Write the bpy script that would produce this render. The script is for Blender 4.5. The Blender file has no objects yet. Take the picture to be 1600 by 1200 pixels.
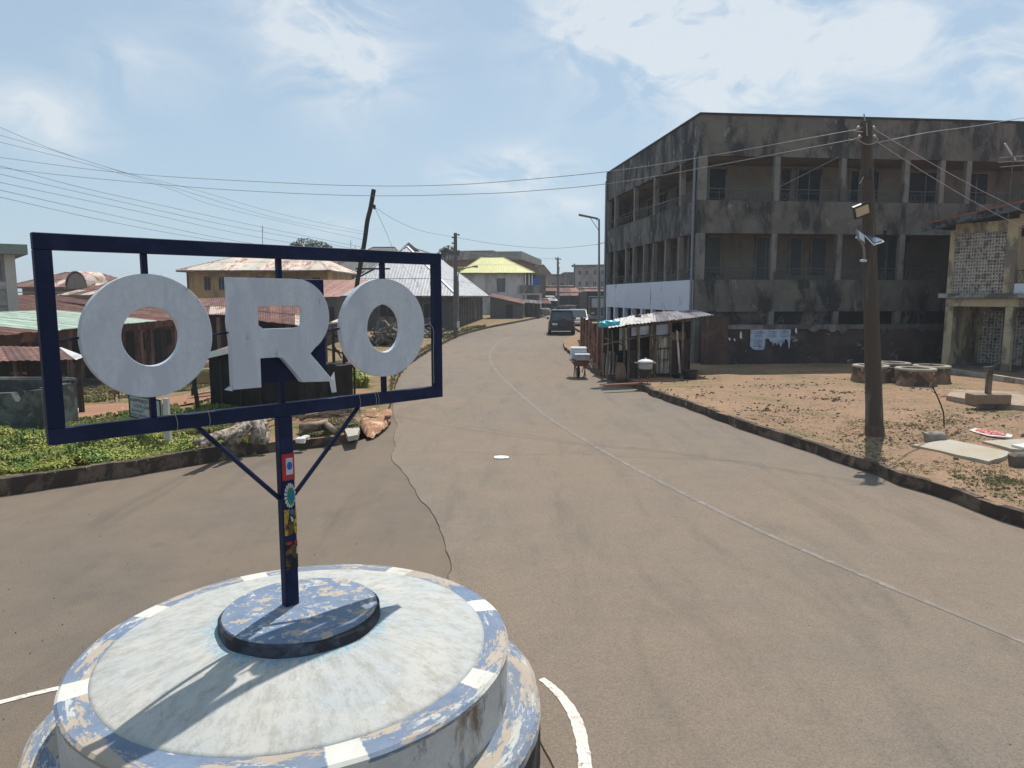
import bpy, bmesh, math, random
from mathutils import Vector, Matrix, noise
R = math.radians
random.seed(7)
scene = bpy.context.scene
col = scene.collection

# ------------------------------------------------------------------ camera
CAM_H = 2.8; PITCH = R(7.05); FPX = 1109.0
cam_d = bpy.data.cameras.new('camera'); cam = bpy.data.objects.new('camera', cam_d); col.objects.link(cam)
cam.location = (0, 0, CAM_H); cam.rotation_euler = (R(90) - PITCH, 0, 0)
cam_d.sensor_width = 36; cam_d.lens = FPX / 1600 * 36; cam_d.clip_start = 0.1; cam_d.clip_end = 3000
scene.camera = cam

# ------------------------------------------------------------------ light
SUN_AZ, SUN_EL = 19.0, 62.5            # azimuth to the right of straight ahead
sd = bpy.data.lights.new('sun', 'SUN'); sun = bpy.data.objects.new('sun', sd); col.objects.link(sun)
sd.energy = 4.8; sd.angle = R(0.55); sd.color = (1.0, 0.955, 0.89)
tosun = Vector((math.sin(R(SUN_AZ)) * math.cos(R(SUN_EL)), math.cos(R(SUN_AZ)) * math.cos(R(SUN_EL)), math.sin(R(SUN_EL))))
sun.rotation_euler = tosun.to_track_quat('Z', 'Y').to_euler(); sun.location = (20, 40, 60)

def pixdir(x, y):
    r = (x - 800) / FPX; d = (y - 600) / FPX
    return Vector((r, math.cos(PITCH) - d * math.sin(PITCH), -(math.sin(PITCH) + d * math.cos(PITCH))))

world = bpy.data.worlds.new('World'); scene.world = world; world.use_nodes = True
def build_world():
    nt = world.node_tree; N = nt.nodes; L = nt.links; N.clear()
    out = N.new('ShaderNodeOutputWorld'); bg = N.new('ShaderNodeBackground'); L.new(bg.outputs[0], out.inputs[0])
    bg.inputs[1].default_value = 0.11
    sky = N.new('ShaderNodeTexSky'); sky.sky_type = 'NISHITA'; sky.sun_disc = False
    sky.sun_elevation = R(SUN_EL); sky.sun_rotation = R(SUN_AZ); sky.altitude = 300; sky.air_density = 1.0; sky.dust_density = 1.2; sky.ozone_density = 1.3
    tc = N.new('ShaderNodeTexCoord')
    def math_(op, a, b=None, c=None):
        m = N.new('ShaderNodeMath'); m.operation = op
        for i, v in enumerate((a, b, c)):
            if v is None: continue
            if isinstance(v, (int, float)): m.inputs[i].default_value = v
            else: L.new(v, m.inputs[i])
        return m.outputs[0]
    # thin haze/cirrus blobs: gaussians about real directions, broken up by noise
    blobs = [((480, 45), .075, .9, 1.3), ((545, 60), .075, .8, .9), ((575, 95), .05, .6, 1.), ((900, 25), .07, .8, 1.6), ((1010, 45), .10, 1.1, 1.3), ((1130, 40), .12, 1.1, 1.2), ((1230, 80), .10, .7, 1.3), ((1090, 100), .08, .7, 1.5),
             ((740, 272), .05, .9, 3.0), ((800, 262), .055, 1.1, 2.2), ((880, 262), .045, .8, 2.4), ((1510, 95), .08, .8, 1.6), ((1580, 70), .07, .7, 1.4), ((30, 165), .05, .7, 1.6), ((85, 200), .05, .6, 1.6), ((180, 108), .035, .5, 1.),
             ((900, 320), .05, .7, 2.2), ((510, 342), .04, .6, 2.), ((840, 335), .04, .7, 2.), ((1600, 185), .07, .5, 2.), ((1360, 20), .07, .5, 1.5), ((260, 95), .05, .25, 1)]
    total = None
    for (px, py), rad, amp, st in blobs:
        d = pixdir(px, py).normalized()
        s = N.new('ShaderNodeVectorMath'); s.operation = 'SUBTRACT'; L.new(tc.outputs['Generated'], s.inputs[0]); s.inputs[1].default_value = d
        m = N.new('ShaderNodeVectorMath'); m.operation = 'MULTIPLY'; L.new(s.outputs[0], m.inputs[0]); m.inputs[1].default_value = (1 / rad, 1 / rad, st / rad)
        l = N.new('ShaderNodeVectorMath'); l.operation = 'DOT_PRODUCT'; L.new(m.outputs[0], l.inputs[0]); L.new(m.outputs[0], l.inputs[1])
        e = math_('MULTIPLY', math_('POWER', 2.718, math_('MULTIPLY', l.outputs['Value'], -0.8)), amp)
        total = e if total is None else math_('ADD', total, e)
    mp = N.new('ShaderNodeMapping'); L.new(tc.outputs['Generated'], mp.inputs[0]); mp.inputs['Scale'].default_value = (1, 1, 1.7); mp.inputs['Rotation'].default_value = (.2, .35, .3)
    n1 = N.new('ShaderNodeTexNoise'); L.new(mp.outputs[0], n1.inputs[0]); n1.inputs['Scale'].default_value = 8.5; n1.inputs['Detail'].default_value = 9; n1.inputs['Roughness'].default_value = .6; n1.inputs['Distortion'].default_value = .7
    n2 = N.new('ShaderNodeTexNoise'); L.new(mp.outputs[0], n2.inputs[0]); n2.inputs['Scale'].default_value = 1.7; n2.inputs['Detail'].default_value = 4
    base = math_('ADD', math_('MULTIPLY', math_('SUBTRACT', n1.outputs[0], .5), 3.3), .38)
    mask = math_('MULTIPLY', math_('MULTIPLY', total, 1.0), base); 
    wis = math_('MULTIPLY', math_('SUBTRACT', n2.outputs[0], .52), .18)
    mask = N.new('ShaderNodeClamp') and math_('ADD', mask, wis)
    cl = N.new('ShaderNodeClamp'); L.new(mask, cl.inputs[0]); cl.inputs[2].default_value = .7
    sep = N.new('ShaderNodeSeparateXYZ'); L.new(tc.outputs['Generated'], sep.inputs[0])
    hz = N.new('ShaderNodeMapRange'); L.new(sep.outputs[2], hz.inputs[0]); hz.inputs[1].default_value = 0.0; hz.inputs[2].default_value = .5; hz.inputs[3].default_value = .75; hz.inputs[4].default_value = .55
    mixh = N.new('ShaderNodeMix'); mixh.data_type = 'RGBA'; L.new(hz.outputs[0], mixh.inputs[0]); L.new(sky.outputs[0], mixh.inputs[6]); mixh.inputs[7].default_value = (4.5, 5.95, 7.15, 1)
    mixc = N.new('ShaderNodeMix'); mixc.data_type = 'RGBA'; L.new(cl.outputs[0], mixc.inputs[0]); L.new(mixh.outputs[2], mixc.inputs[6]); mixc.inputs[7].default_value = (7.4, 7.8, 8.1, 1)
    L.new(mixc.outputs[2], bg.inputs[0])
build_world()
scene.view_settings.view_transform = 'Standard'; scene.view_settings.look = 'None'; scene.view_settings.gamma = 1
scene.view_settings.exposure = 0.0; scene.view_settings.use_curve_mapping = False
scene.cycles.max_bounces = 6; scene.cycles.diffuse_bounces = 3

# ------------------------------------------------------------------ terrain + pixel helpers
def sst(a, b, x):
    t = max(0, min(1, (x - a) / (b - a))); return t * t * (3 - 2 * t)
def rise(y):                      # the road climbs very gently beyond 35 m
    return 0.0 if y < 35 else 0.01 * (y - 35) * sst(35, 60, y)
KERB = 0.18
def dip(y):
    pts = [(-50, 0), (12.5, 0), (20, .7), (35, 1.7), (60, 1.8), (110, 1.2), (400, 1.2)]
    for (a, p), (b, q) in zip(pts, pts[1:]):
        if y <= b: return p + (q - p) * (y - a) / (b - a)
    return 1.2
def road_z(x, y): return rise(y)
def land_z(x, y):
    w = sst(0, 6, -x - (5 + .1 * y))
    return rise(y) + KERB - dip(y) * w
def hit(x, y, hf=land_z, dz=0.0):
    v = pixdir(x, y); a, b = 0.5, 600.0
    f = lambda t: CAM_H + v.z * t - hf(v.x * t, v.y * t) - dz
    t = a
    while t < b:
        if f(t) < 0: break
        t *= 1.03
    lo, hi = t / 1.03, t
    for _ in range(30):
        m = (lo + hi) / 2
        if f(m) > 0: lo = m
        else: hi = m
    t = lo; return Vector((v.x * t, v.y * t, CAM_H + v.z * t))
def road(x, y, dz=0.0): return hit(x, y, road_z, dz)
def W(x, y, Y):                     # point seen at a pixel, at depth Y
    v = pixdir(x, y); t = Y / v.y; return Vector((v.x * t, Y, CAM_H + v.z * t))

# ------------------------------------------------------------------ material helpers
MATS = {}
class NT:
    def __init__(s, name):
        s.m = bpy.data.materials.new(name); s.m.use_nodes = True; s.nt = s.m.node_tree; s.N = s.nt.nodes; s.L = s.nt.links
        s.bsdf = s.N['Principled BSDF']; s.tc = s.N.new('ShaderNodeTexCoord'); s.oi = s.N.new('ShaderNodeObjectInfo')
    def set(s, sock, v):
        if isinstance(v, (int, float)): sock.default_value = v
        elif isinstance(v, tuple): sock.default_value = v if len(v) != 3 or sock.type == 'VECTOR' else (*v, 1)
        else: s.L.new(v, sock)
    def math(s, op, a, b=0.0, clamp=False):
        n = s.N.new('ShaderNodeMath'); n.operation = op; n.use_clamp = clamp; s.set(n.inputs[0], a); s.set(n.inputs[1], b); return n.outputs[0]
    def coord(s, scale=(1, 1, 1), rnd=False, src='Object'):
        mp = s.N.new('ShaderNodeMapping'); s.L.new(s.tc.outputs[src], mp.inputs[0]); mp.inputs['Scale'].default_value = scale
        if rnd:
            c = s.N.new('ShaderNodeCombineXYZ'); r = s.math('MULTIPLY', s.oi.outputs['Random'], 40.0)
            s.L.new(r, c.inputs[0]); s.L.new(r, c.inputs[2]); s.L.new(c.outputs[0], mp.inputs['Location'])
        return mp.outputs[0]
    def noise(s, co, scale, detail=5, rough=.6, dist=0.0):
        n = s.N.new('ShaderNodeTexNoise'); s.L.new(co, n.inputs[0]); n.inputs['Scale'].default_value = scale; n.inputs['Detail'].default_value = detail
        n.inputs['Roughness'].default_value = rough; n.inputs['Distortion'].default_value = dist; return n.outputs[0]
    def ramp(s, v, a, b, lo=0.0, hi=1.0):
        n = s.N.new('ShaderNodeMapRange'); s.L.new(v, n.inputs[0])
        for i, q in enumerate((a, b, lo, hi)): n.inputs[i + 1].default_value = q
        return n.outputs[0]
    def mix(s, f, a, b, mode='MIX'):
        n = s.N.new('ShaderNodeMix'); n.data_type = 'RGBA'; n.blend_type = mode; s.set(n.inputs[0], f); s.set(n.inputs[6], a); s.set(n.inputs[7], b); return n.outputs[2]
    def bump(s, h, strength=.3, dist=.02):
        n = s.N.new('ShaderNodeBump'); s.L.new(h, n.inputs['Height']); n.inputs['Strength'].default_value = strength; n.inputs['Distance'].default_value = dist
        s.L.new(n.outputs[0], s.bsdf.inputs['Normal'])
    def fin(s, color, rough=.85, metal=0.0, spec=.3):
        s.set(s.bsdf.inputs['Base Color'], color); s.set(s.bsdf.inputs['Roughness'], rough); s.set(s.bsdf.inputs['Metallic'], metal)
        s.bsdf.inputs['Specular IOR Level'].default_value = spec; return s.m

def mat(name, base, var=.18, scale=4.0, rough=.85, stain=None, stain_amt=.5, stain_scale=1.2, stretch=(1, 1, 1), bump=.15, metal=0.0, spec=.3, rnd=0.0, soft=.09, stain2=None, amt2=.5, scale2=3.0, fine=40.0):
    """plaster / paint / wood: base colour with value noise, one or two stains with shapes of their own, fine relief"""
    if name in MATS: return MATS[name]
    t = NT(name); co = t.coord(stretch, True); co0 = t.coord((1, 1, 1), True)
    n = t.noise(co0, scale, 6, .65); f = t.noise(co0, fine, 3, .6)
    lo = tuple(c * (1 - var) for c in base); hi = tuple(min(1, c * (1 + var)) for c in base)
    c = t.mix(t.ramp(n, .3, .7), lo, hi)
    c = t.mix(t.ramp(f, .35, .65, 0, .35), c, tuple(x * .7 for x in base))
    if stain:
        s1 = t.noise(co, stain_scale, 7, .68, .4); e = .62 - stain_amt * .28
        c = t.mix(t.ramp(s1, e, e + soft), c, stain)
    if stain2:
        s2 = t.noise(co, scale2, 7, .7, .2); e = .64 - amt2 * .25
        c = t.mix(t.ramp(s2, e, e + .05), c, stain2)
    if rnd:
        k = t.ramp(t.oi.outputs['Random'], 0, 1, 1 - rnd, 1 + rnd); cc = t.N.new('ShaderNodeCombineColor')
        for i in range(3): t.L.new(k, cc.inputs[i])
        c = t.mix(1.0, c, cc.outputs[0], 'MULTIPLY')
    if bump: t.bump(t.math('ADD', t.math('MULTIPLY', f, .4), n), bump, .02)
    MATS[name] = t.fin(c, rough, metal, spec); return MATS[name]

def plain(name, c, rough=.5, metal=0.0, spec=.5): return mat(name, c, var=.08, rough=rough, metal=metal, spec=spec, bump=.03)

# ------------------------------------------------------------------ geometry helpers
INV = {}
class MB:
    def __init__(s): s.v = []; s.f = []; s.mi = []
    def add(s, vs, fs, mi=0):
        o = len(s.v); s.v += [Vector(p) for p in vs]; s.f += [tuple(o + i for i in f) for f in fs]; s.mi += [mi] * len(fs)
    def hexa(s, p, mi=0):      # 8 points: bottom ring 0-3, top ring 4-7
        s.add(p, [(3, 2, 1, 0), (4, 5, 6, 7), (0, 1, 5, 4), (1, 2, 6, 5), (2, 3, 7, 6), (3, 0, 4, 7)], mi)
    def box(s, x0, x1, y0, y1, z0, z1, mi=0):
        s.hexa([(x0, y0, z0), (x1, y0, z0), (x1, y1, z0), (x0, y1, z0), (x0, y0, z1), (x1, y0, z1), (x1, y1, z1), (x0, y1, z1)], mi)
    def fbox(s, F, a0, a1, b0, b1, z0, z1, mi=0):
        s.hexa([F(a0, b0, z0), F(a1, b0, z0), F(a1, b1, z0), F(a0, b1, z0), F(a0, b0, z1), F(a1, b0, z1), F(a1, b1, z1), F(a0, b1, z1)], mi)
    def bar(s, p, q, w, d=None, mi=0, w2=None):
        p, q = Vector(p), Vector(q); d = d or w; w2 = w2 or w; a = (q - p).normalized()
        u = a.cross(Vector((0, 0, 1)));  u = Vector((1, 0, 0)) if u.length < .02 else u.normalized(); n = u.cross(a).normalized()
        r = lambda c, ww: [c - u * ww / 2 - n * d / 2, c + u * ww / 2 - n * d / 2, c + u * ww / 2 + n * d / 2, c - u * ww / 2 + n * d / 2]
        s.hexa(r(p, w) + r(q, w2), mi)
    def tube(s, pts, r, n=8, mi=0, caps=True):
        pts = [Vector(p) for p in pts]; k = len(pts); o = len(s.v); rr = r if isinstance(r, (list, tuple)) else [r] * k
        pu = None
        for i, p in enumerate(pts):
            a = (pts[min(i + 1, k - 1)] - pts[max(i - 1, 0)]).normalized()
            if pu is None:
                u = a.cross(Vector((0, 0, 1))); u = Vector((1, 0, 0)) if u.length < .05 else u
            else: u = pu - a * pu.dot(a)
            u.normalize(); pu = u; w = a.cross(u)
            for j in range(n):
                t = 2 * math.pi * j / n; s.v.append(p + (u * math.cos(t) + w * math.sin(t)) * rr[i])
        for i in range(k - 1):
            for j in range(n):
                s.f.append((o + i * n + j, o + i * n + (j + 1) % n, o + (i + 1) * n + (j + 1) % n, o + (i + 1) * n + j)); s.mi.append(mi)
        if caps:
            s.f.append(tuple(o + j for j in reversed(range(n)))); s.mi.append(mi); s.f.append(tuple(o + (k - 1) * n + j for j in range(n))); s.mi.append(mi)
    def lathe(s, c, prof, n=32, mi=0, axis=None):    # prof: (radius, z) pairs
        c = Vector(c); o = len(s.v); k = len(prof)
        ax = Matrix.Identity(3) if axis is None else Vector((0, 0, 1)).rotation_difference(Vector(axis).normalized()).to_matrix()
        for r, z in prof:
            for j in range(n):
                t = 2 * math.pi * j / n; s.v.append(c + ax @ Vector((r * math.cos(t), r * math.sin(t), z)))
        for i in range(k - 1):
            for j in range(n):
                s.f.append((o + i * n + j, o + i * n + (j + 1) % n, o + (i + 1) * n + (j + 1) % n, o + (i + 1) * n + j)); s.mi.append(mi)
        if prof[0][0] > 1e-4: s.f.append(tuple(o + j for j in reversed(range(n)))); s.mi.append(mi)
        if prof[-1][0] > 1e-4: s.f.append(tuple(o + (k - 1) * n + j for j in range(n))); s.mi.append(mi)
    def prism(s, poly, f0, f1, mi=0):   # poly 2D points; f0,f1 map (a,b) to 3D; simple caps as ngons
        n = len(poly); A = [f0(*p) for p in poly]; B = [f1(*p) for p in poly]
        s.add(A + B, [tuple(reversed(range(n))), tuple(range(n, 2 * n))] + [(i, (i + 1) % n, n + (i + 1) % n, n + i) for i in range(n)], mi)
    def strip(s, A, B, mi=0):
        n = len(A); s.add(list(A) + list(B), [(i, i + 1, n + i + 1, n + i) for i in range(n - 1)], mi)
    def build(s, name, mats, parent=None, smooth=False, base=None, bevel=0.0, recalc=True):
        me = bpy.data.meshes.new(name)
        if parent is not None: inv = INV[parent.name]
        else:
            if base is None:
                xs = [v.x for v in s.v]; ys = [v.y for v in s.v]; base = ((min(xs) + max(xs)) / 2, (min(ys) + max(ys)) / 2, min(v.z for v in s.v))
            inv = Matrix.Translation(-Vector(base))
        me.from_pydata([tuple(inv @ v) for v in s.v], [], s.f)
        mats = mats if isinstance(mats, (list, tuple)) else [mats]
        for m in mats: me.materials.append(m)
        me.polygons.foreach_set('material_index', s.mi)
        if smooth: me.polygons.foreach_set('use_smooth', [True] * len(s.f))
        o = bpy.data.objects.new(name, me); col.objects.link(o)
        if parent is not None: o.parent = parent; INV[o.name] = inv
        else: o.location = base; INV[o.name] = inv
        if recalc or bevel:
            bm = bmesh.new(); bm.from_mesh(me)
            if recalc: bmesh.ops.recalc_face_normals(bm, faces=bm.faces)
            if bevel:
                ed = [e for e in bm.edges if len(e.link_faces) == 2 and e.calc_face_angle(0) > .6]
                bmesh.ops.bevel(bm, geom=ed, offset=bevel, segments=1, affect='EDGES')
            bm.to_mesh(me); bm.free()
        me.update(); return o
def frame(o, az, az2=None):
    """skew frame: a along azimuth az (degrees right of +Y), b along az2 (default az-90)"""
    o = Vector(o); az2 = az - 90 if az2 is None else az2
    ea = Vector((math.sin(R(az)), math.cos(R(az)), 0)); eb = Vector((math.sin(R(az2)), math.cos(R(az2)), 0))
    F = lambda a, b, z: o + ea * a + eb * b + Vector((0, 0, z)); F.o, F.ea, F.eb = o, ea, eb; return F
def thing(name, label, cat, loc, rotz=0.0, group=None):
    o = bpy.data.objects.new(name, None); col.objects.link(o); o.location = loc; o.rotation_euler = (0, 0, rotz); o.empty_display_size = .2
    INV[o.name] = (Matrix.Translation(Vector(loc)) @ Matrix.Rotation(rotz, 4, 'Z')).inverted()
    return tag(o, label, cat, group)
def tag(o, label, cat, group=None, kind=None):
    if label: o['label'] = label
    if cat: o['category'] = cat
    if group: o['group'] = group
    if kind: o['kind'] = kind
    return o
def struct(o): o['kind'] = 'structure'; return o
def stuff(o, label=None, cat=None): return tag(o, label, cat, None, 'stuff')
def dup(root, loc=None, rotz=None, label=None, scale=None):
    def cp(o, par):
        c = o.copy(); col.objects.link(c); c.parent = par; INV[c.name] = INV.get(o.name, Matrix.Identity(4))
        for ch in list(o.children): cp(ch, c)
        return c
    r = cp(root, None)
    if loc is not None: r.location = loc
    if rotz is not None: r.rotation_euler = (0, 0, rotz)
    if label: r['label'] = label
    if scale: r.scale = scale
    return r
def spl(pts, n=8):
    pts = [Vector(p) for p in pts]; out = []
    for i in range(len(pts) - 1):
        a = pts[max(i - 1, 0)]; b = pts[i]; c = pts[i + 1]; d = pts[min(i + 2, len(pts) - 1)]
        for k in range(n):
            t = k / n; out.append(.5 * ((2 * b) + (c - a) * t + (2 * a - 5 * b + 4 * c - d) * t * t + (3 * b - a - 3 * c + d) * t ** 3))
    out.append(pts[-1]); return out

# ------------------------------------------------------------------ materials
def asphalt(name, grey, tan, dustk):
    t = NT(name); co = t.coord(); n0 = t.noise(co, .11, 3, .5, .4); n1 = t.noise(co, .33, 5, .6, .8); n2 = t.noise(co, 1.6, 7, .72); n3 = t.noise(co, 75, 3, .7); n4 = t.noise(t.coord((1.6, .28, 1)), 1.3, 5, .65, .5); n5 = t.noise(co, 6, 6, .7)
    c = t.mix(t.ramp(n0, .38, .6), grey, tan)
    c = t.mix(t.ramp(n1, .42, .68, 0, .8), c, tan)
    c = t.mix(t.ramp(n2, .38, .7, 0, dustk), c, tuple(x * 1.22 for x in tan))
    c = t.mix(t.ramp(n4, .52, .72, 0, .42), c, tuple(x * .62 for x in grey))
    c = t.mix(t.ramp(n5, .55, .75, 0, .25), c, tuple(x * .66 for x in grey))
    c = t.mix(t.ramp(n3, .34, .64), t.mix(1., c, (.72, .72, .72), 'MULTIPLY'), t.mix(1., c, (1.12, 1.11, 1.1), 'MULTIPLY'))
    sp = t.noise(co, 150, 2, .5); c = t.mix(t.ramp(sp, .71, .75, 0, .5), c, (.42, .4, .36))
    oil = t.noise(co, 1.1, 3, .5, .3); c = t.mix(t.ramp(oil, .70, .76, 0, .45), c, (.09, .08, .07))
    t.bump(t.math('ADD', t.math('MULTIPLY', n3, .7), t.math('MULTIPLY', n2, .6)), .55, .012)
    return t.fin(c, .9, 0, .2)
M_main = asphalt('main_road_asphalt', (.178, .154, .129), (.222, .174, .130), .45)
M_side = asphalt('side_road_asphalt', (.145, .123, .10), (.19, .148, .11), .45)
M_line = mat('worn_line_paint', (.25, .225, .195), stain=(.185, .155, .125), stain_amt=.85, stain_scale=7, soft=.15, rough=.8)
M_line2 = mat('fresh_line_paint', (.72, .66, .58), stain=(.3, .26, .21), stain_amt=.25, stain_scale=14, rough=.8)
M_crack = plain('crack_dark', (.07, .058, .045), .95, 0, .1)
def soil(name, base, dark, green, gk, gs=.6):
    t = NT(name); co = t.coord(); a = t.noise(co, .35, 5, .6, .3); b = t.noise(co, 3.5, 8, .75); c3 = t.noise(co, 26, 4, .7); g = t.noise(co, gs, 8, .72, .4)
    c = t.mix(t.ramp(a, .3, .7), base, tuple(x * .82 for x in base)); c = t.mix(t.ramp(b, .48, .72, 0, .75), c, dark)
    c = t.mix(t.ramp(g, .6 - gk * .25, .7 - gk * .25, 0, .85), c, green)
    c = t.mix(t.ramp(c3, .3, .66), t.mix(1., c, (.6, .6, .6), 'MULTIPLY'), t.mix(1., c, (1.25, 1.22, 1.2), 'MULTIPLY'))
    pb = t.noise(co, 60, 2, .5); c = t.mix(t.ramp(pb, .68, .72, 0, .7), c, (.5, .45, .38))
    t.bump(t.math('ADD', t.math('MULTIPLY', c3, .5), b), .9, .05); return t.fin(c, .95, 0, .1)
M_dirt = soil('laterite_yard', (.36, .24, .155), (.19, .13, .085), (.2, .17, .09), .34)
M_dirtL = soil('left_yard_soil', (.33, .21, .135), (.2, .13, .08), (.15, .165, .055), .52, 1.1)
M_path = soil('red_dirt_path', (.42, .23, .15), (.3, .16, .1), (.25, .2, .1), 0)
M_kerb = mat('dirty_kerb_concrete', (.15, .108, .078), stain=(.055, .04, .03), stain_amt=.7, stain_scale=2.5, stain2=(.3, .2, .13), amt2=.12, bump=.6)
M_navy = mat('navy_paint', (.007, .013, .045), var=.15, rough=.6, spec=.2, stain=(.012, .019, .055), stain_amt=.5, stain_scale=4, bump=.05)
M_letter = mat('letter_white', (.56, .585, .62), var=.04, scale=3, rough=.55, stain=(.46, .48, .53), stain_amt=.6, stain_scale=2.5, stretch=(1.5, 1.5, .5), stain2=(.3, .31, .33), amt2=.02, scale2=7, bump=.05)
M_conc = mat('mouldy_concrete', (.155, .134, .112), var=.3, scale=1.1, soft=.13, stain=(.042, .04, .038), stain_amt=.52, stain_scale=.8, stretch=(1.4, 1.4, .62), stain2=(.22, .2, .18), amt2=.1, scale2=2.1, bump=.4)
M_conc_side = mat('black_mould_concrete', (.155, .142, .128), var=.3, scale=1.3, soft=.14, stain=(.032, .032, .033), stain_amt=.78, stain_scale=1.0, stretch=(1.4, 1.4, .6), stain2=(.4, .37, .33), amt2=.12, scale2=2.2, bump=.4)
M_col = mat('column_render', (.205, .187, .163), var=.25, scale=2, stain=(.075, .07, .065), stain_amt=.3, stain_scale=1.4, stretch=(1, 1, .35), bump=.3)
M_inner = mat('veranda_wall', (.20, .168, .135), var=.2, scale=1, soft=.2, stain=(.09, .075, .06), stain_amt=.35, stain_scale=.7, stretch=(1, 1, .5), bump=.2)
M_white = mat('whitewash', (.66, .69, .77), var=.05, scale=2, stain=(.1, .1, .1), stain_amt=.12, stain_scale=1.4, stretch=(1, 1, .6), bump=.15)
M_mud = mat('red_mud_wall', (.085, .06, .05), var=.3, scale=1.4, stain=(.045, .037, .034), stain_amt=.55, stain_scale=.6, stretch=(1, 1, 1.2), stain2=(.28, .25, .22), amt2=.12, scale2=2.4, bump=.5)
M_cream = mat('cream_plaster', (.52, .425, .27), var=.12, stain=(.2, .17, .13), stain_amt=.55, stain_scale=1.2, stretch=(1, 1, .5), bump=.2)
M_block = mat('breeze_block', (.5, .45, .39), var=.1, rnd=.1, stain=(.2, .17, .14), stain_amt=.4, stain_scale=3, bump=.2)
M_pink = mat('pink_plaster', (.30, .165, .135), var=.2, stain=(.12, .07, .06), stain_amt=.7, stain_scale=.9, stretch=(1, 1, .5), bump=.2)
M_yellow = mat('ochre_plaster', (.44, .29, .11), var=.12, stain=(.25, .17, .08), stain_amt=.5, stain_scale=.8, stretch=(1, 1, .5), bump=.2)
M_pale = mat('pale_plaster', (.55, .52, .5), var=.08, stain=(.36, .33, .3), stain_amt=.6, stain_scale=.6, stretch=(1, 1, .4), bump=.15)
M_greyw = mat('grey_render', (.24, .22, .2), var=.2, stain=(.1, .09, .085), stain_amt=.7, stain_scale=.8, stretch=(1, 1, .5), bump=.3)
M_farw = mat('far_brown_wall', (.3, .24, .2), var=.15, stain=(.16, .13, .11), stain_amt=.6, stain_scale=.3, stretch=(1, 1, .5), bump=.1)
M_dark = mat('dark_interior', (.03, .026, .023), var=.3, bump=.1)
M_darkwood = mat('sooty_wood', (.045, .036, .03), var=.4, scale=6, stretch=(1, 1, .2), bump=.4)
M_wood = mat('weathered_wood', (.2, .15, .105), var=.35, scale=6, stretch=(1, 1, .15), stain=(.07, .05, .035), stain_amt=.6, stain_scale=4, rnd=.25, bump=.5)
M_palewood = mat('pale_board', (.46, .42, .35), var=.25, scale=5, stretch=(1, 1, .15), stain=(.12, .1, .08), stain_amt=.6, stain_scale=4, rnd=.3, bump=.4)
M_log = mat('dry_log', (.44, .38, .31), var=.35, scale=16, stain=(.16, .12, .09), stain_amt=.6, stain_scale=7, rnd=.25, bump=.5)
M_fence = mat('rusty_fence_board', (.26, .13, .085), var=.35, scale=4, stretch=(1, 1, .3), stain=(.11, .06, .042), stain_amt=.5, stain_scale=2, stain2=(.36, .22, .15), amt2=.2, rnd=.3, bump=.5)
def rusty(name, sheet, rust, amt, rnd=.2, metal=.25, rough=.55):
    return mat(name, sheet, var=.15, scale=2, rough=rough, metal=metal, stain=rust, stain_amt=amt, stain_scale=.9, stretch=(2.4, .7, 1), stain2=tuple(x * .55 for x in rust), amt2=.3, scale2=2.0, rnd=rnd, bump=.1, spec=.4)
M_rust = rusty('rusty_sheet', (.27, .125, .09), (.14, .062, .045), .8, .28, .1, .75)
M_rustlt = rusty('half_rusted_sheet', (.56, .46, .38), (.26, .11, .065), .45, .15, .1, .6)
M_silver = rusty('galvanised_sheet', (.52, .51, .51), (.42, .40, .38), .35, .04, .1, .5)
M_yroof = mat('yellow_roof_sheet', (.55, .53, .19), var=.06, rough=.5, stain=(.45, .42, .17), stain_amt=.3, rnd=.05, bump=.05)
M_mint = mat('mint_roof_sheet', (.52, .62, .5), var=.08, rough=.6, stain=(.36, .44, .35), stain_amt=.6, stain_scale=2, rnd=.12, bump=.05)
M_droof = rusty('dark_roof_sheet', (.1, .095, .09), (.3, .28, .25), .12, .3, .1, .7)
M_whitesheet = mat('white_sheet', (.72, .71, .7), var=.06, rough=.5, stain=(.5, .47, .43), stain_amt=.3, bump=.05)
M_wire = plain('wire', (.12, .12, .12), .5, .3)
M_wirel = plain('aluminium_wire', (.36, .34, .32), .45, .5)
M_polewood = mat('pole_timber', (.16, .145, .125), var=.3, scale=5, stretch=(1, 1, .08), stain=(.08, .06, .045), stain_amt=.8, stain_scale=2.5, bump=.6, fine=60)
M_poleconc = mat('pole_concrete', (.14, .13, .12), var=.2, bump=.2)
M_steel = mat('grey_steel', (.2, .22, .24), var=.1, rough=.45, metal=.4, bump=.03)
M_black = plain('black_plastic', (.02, .02, .022), .45)
M_rubber = plain('tyre_rubber', (.025, .025, .025), .85, 0, .2)
M_glass = plain('dark_glass', (.03, .035, .04), .08, 0, .8)
M_chrome = plain('chrome', (.6, .6, .6), .15, 1.0)
M_leaf = mat('weed_leaf', (.15, .235, .04), var=.5, scale=5, rough=.6, stain=(.32, .33, .07), stain_amt=.75, stain_scale=1.3, bump=0, fine=9)
M_leafd = mat('dark_leaf', (.05, .085, .03), var=.4, scale=.8, rough=.7, bump=0)
M_dry = mat('dry_grass', (.26, .215, .11), var=.4, scale=3, rough=.8, stain=(.19, .18, .07), stain_amt=.5, stain_scale=1.2, bump=0)
M_stone = mat('laterite_stone', (.2, .13, .09), var=.4, scale=8, bump=.5, rnd=.3)
M_whitebit = mat('pale_litter', (.6, .57, .52), var=.2, bump=.1, rnd=.2)
M_orange = mat('eroded_laterite', (.42, .23, .13), var=.25, scale=3, stain=(.3, .15, .08), stain_amt=.7, stain_scale=3, stain2=(.58, .4, .25), amt2=.4, scale2=5, bump=1.0)
M_whitep = plain('white_plastic', (.62, .62, .63), .5)

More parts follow.
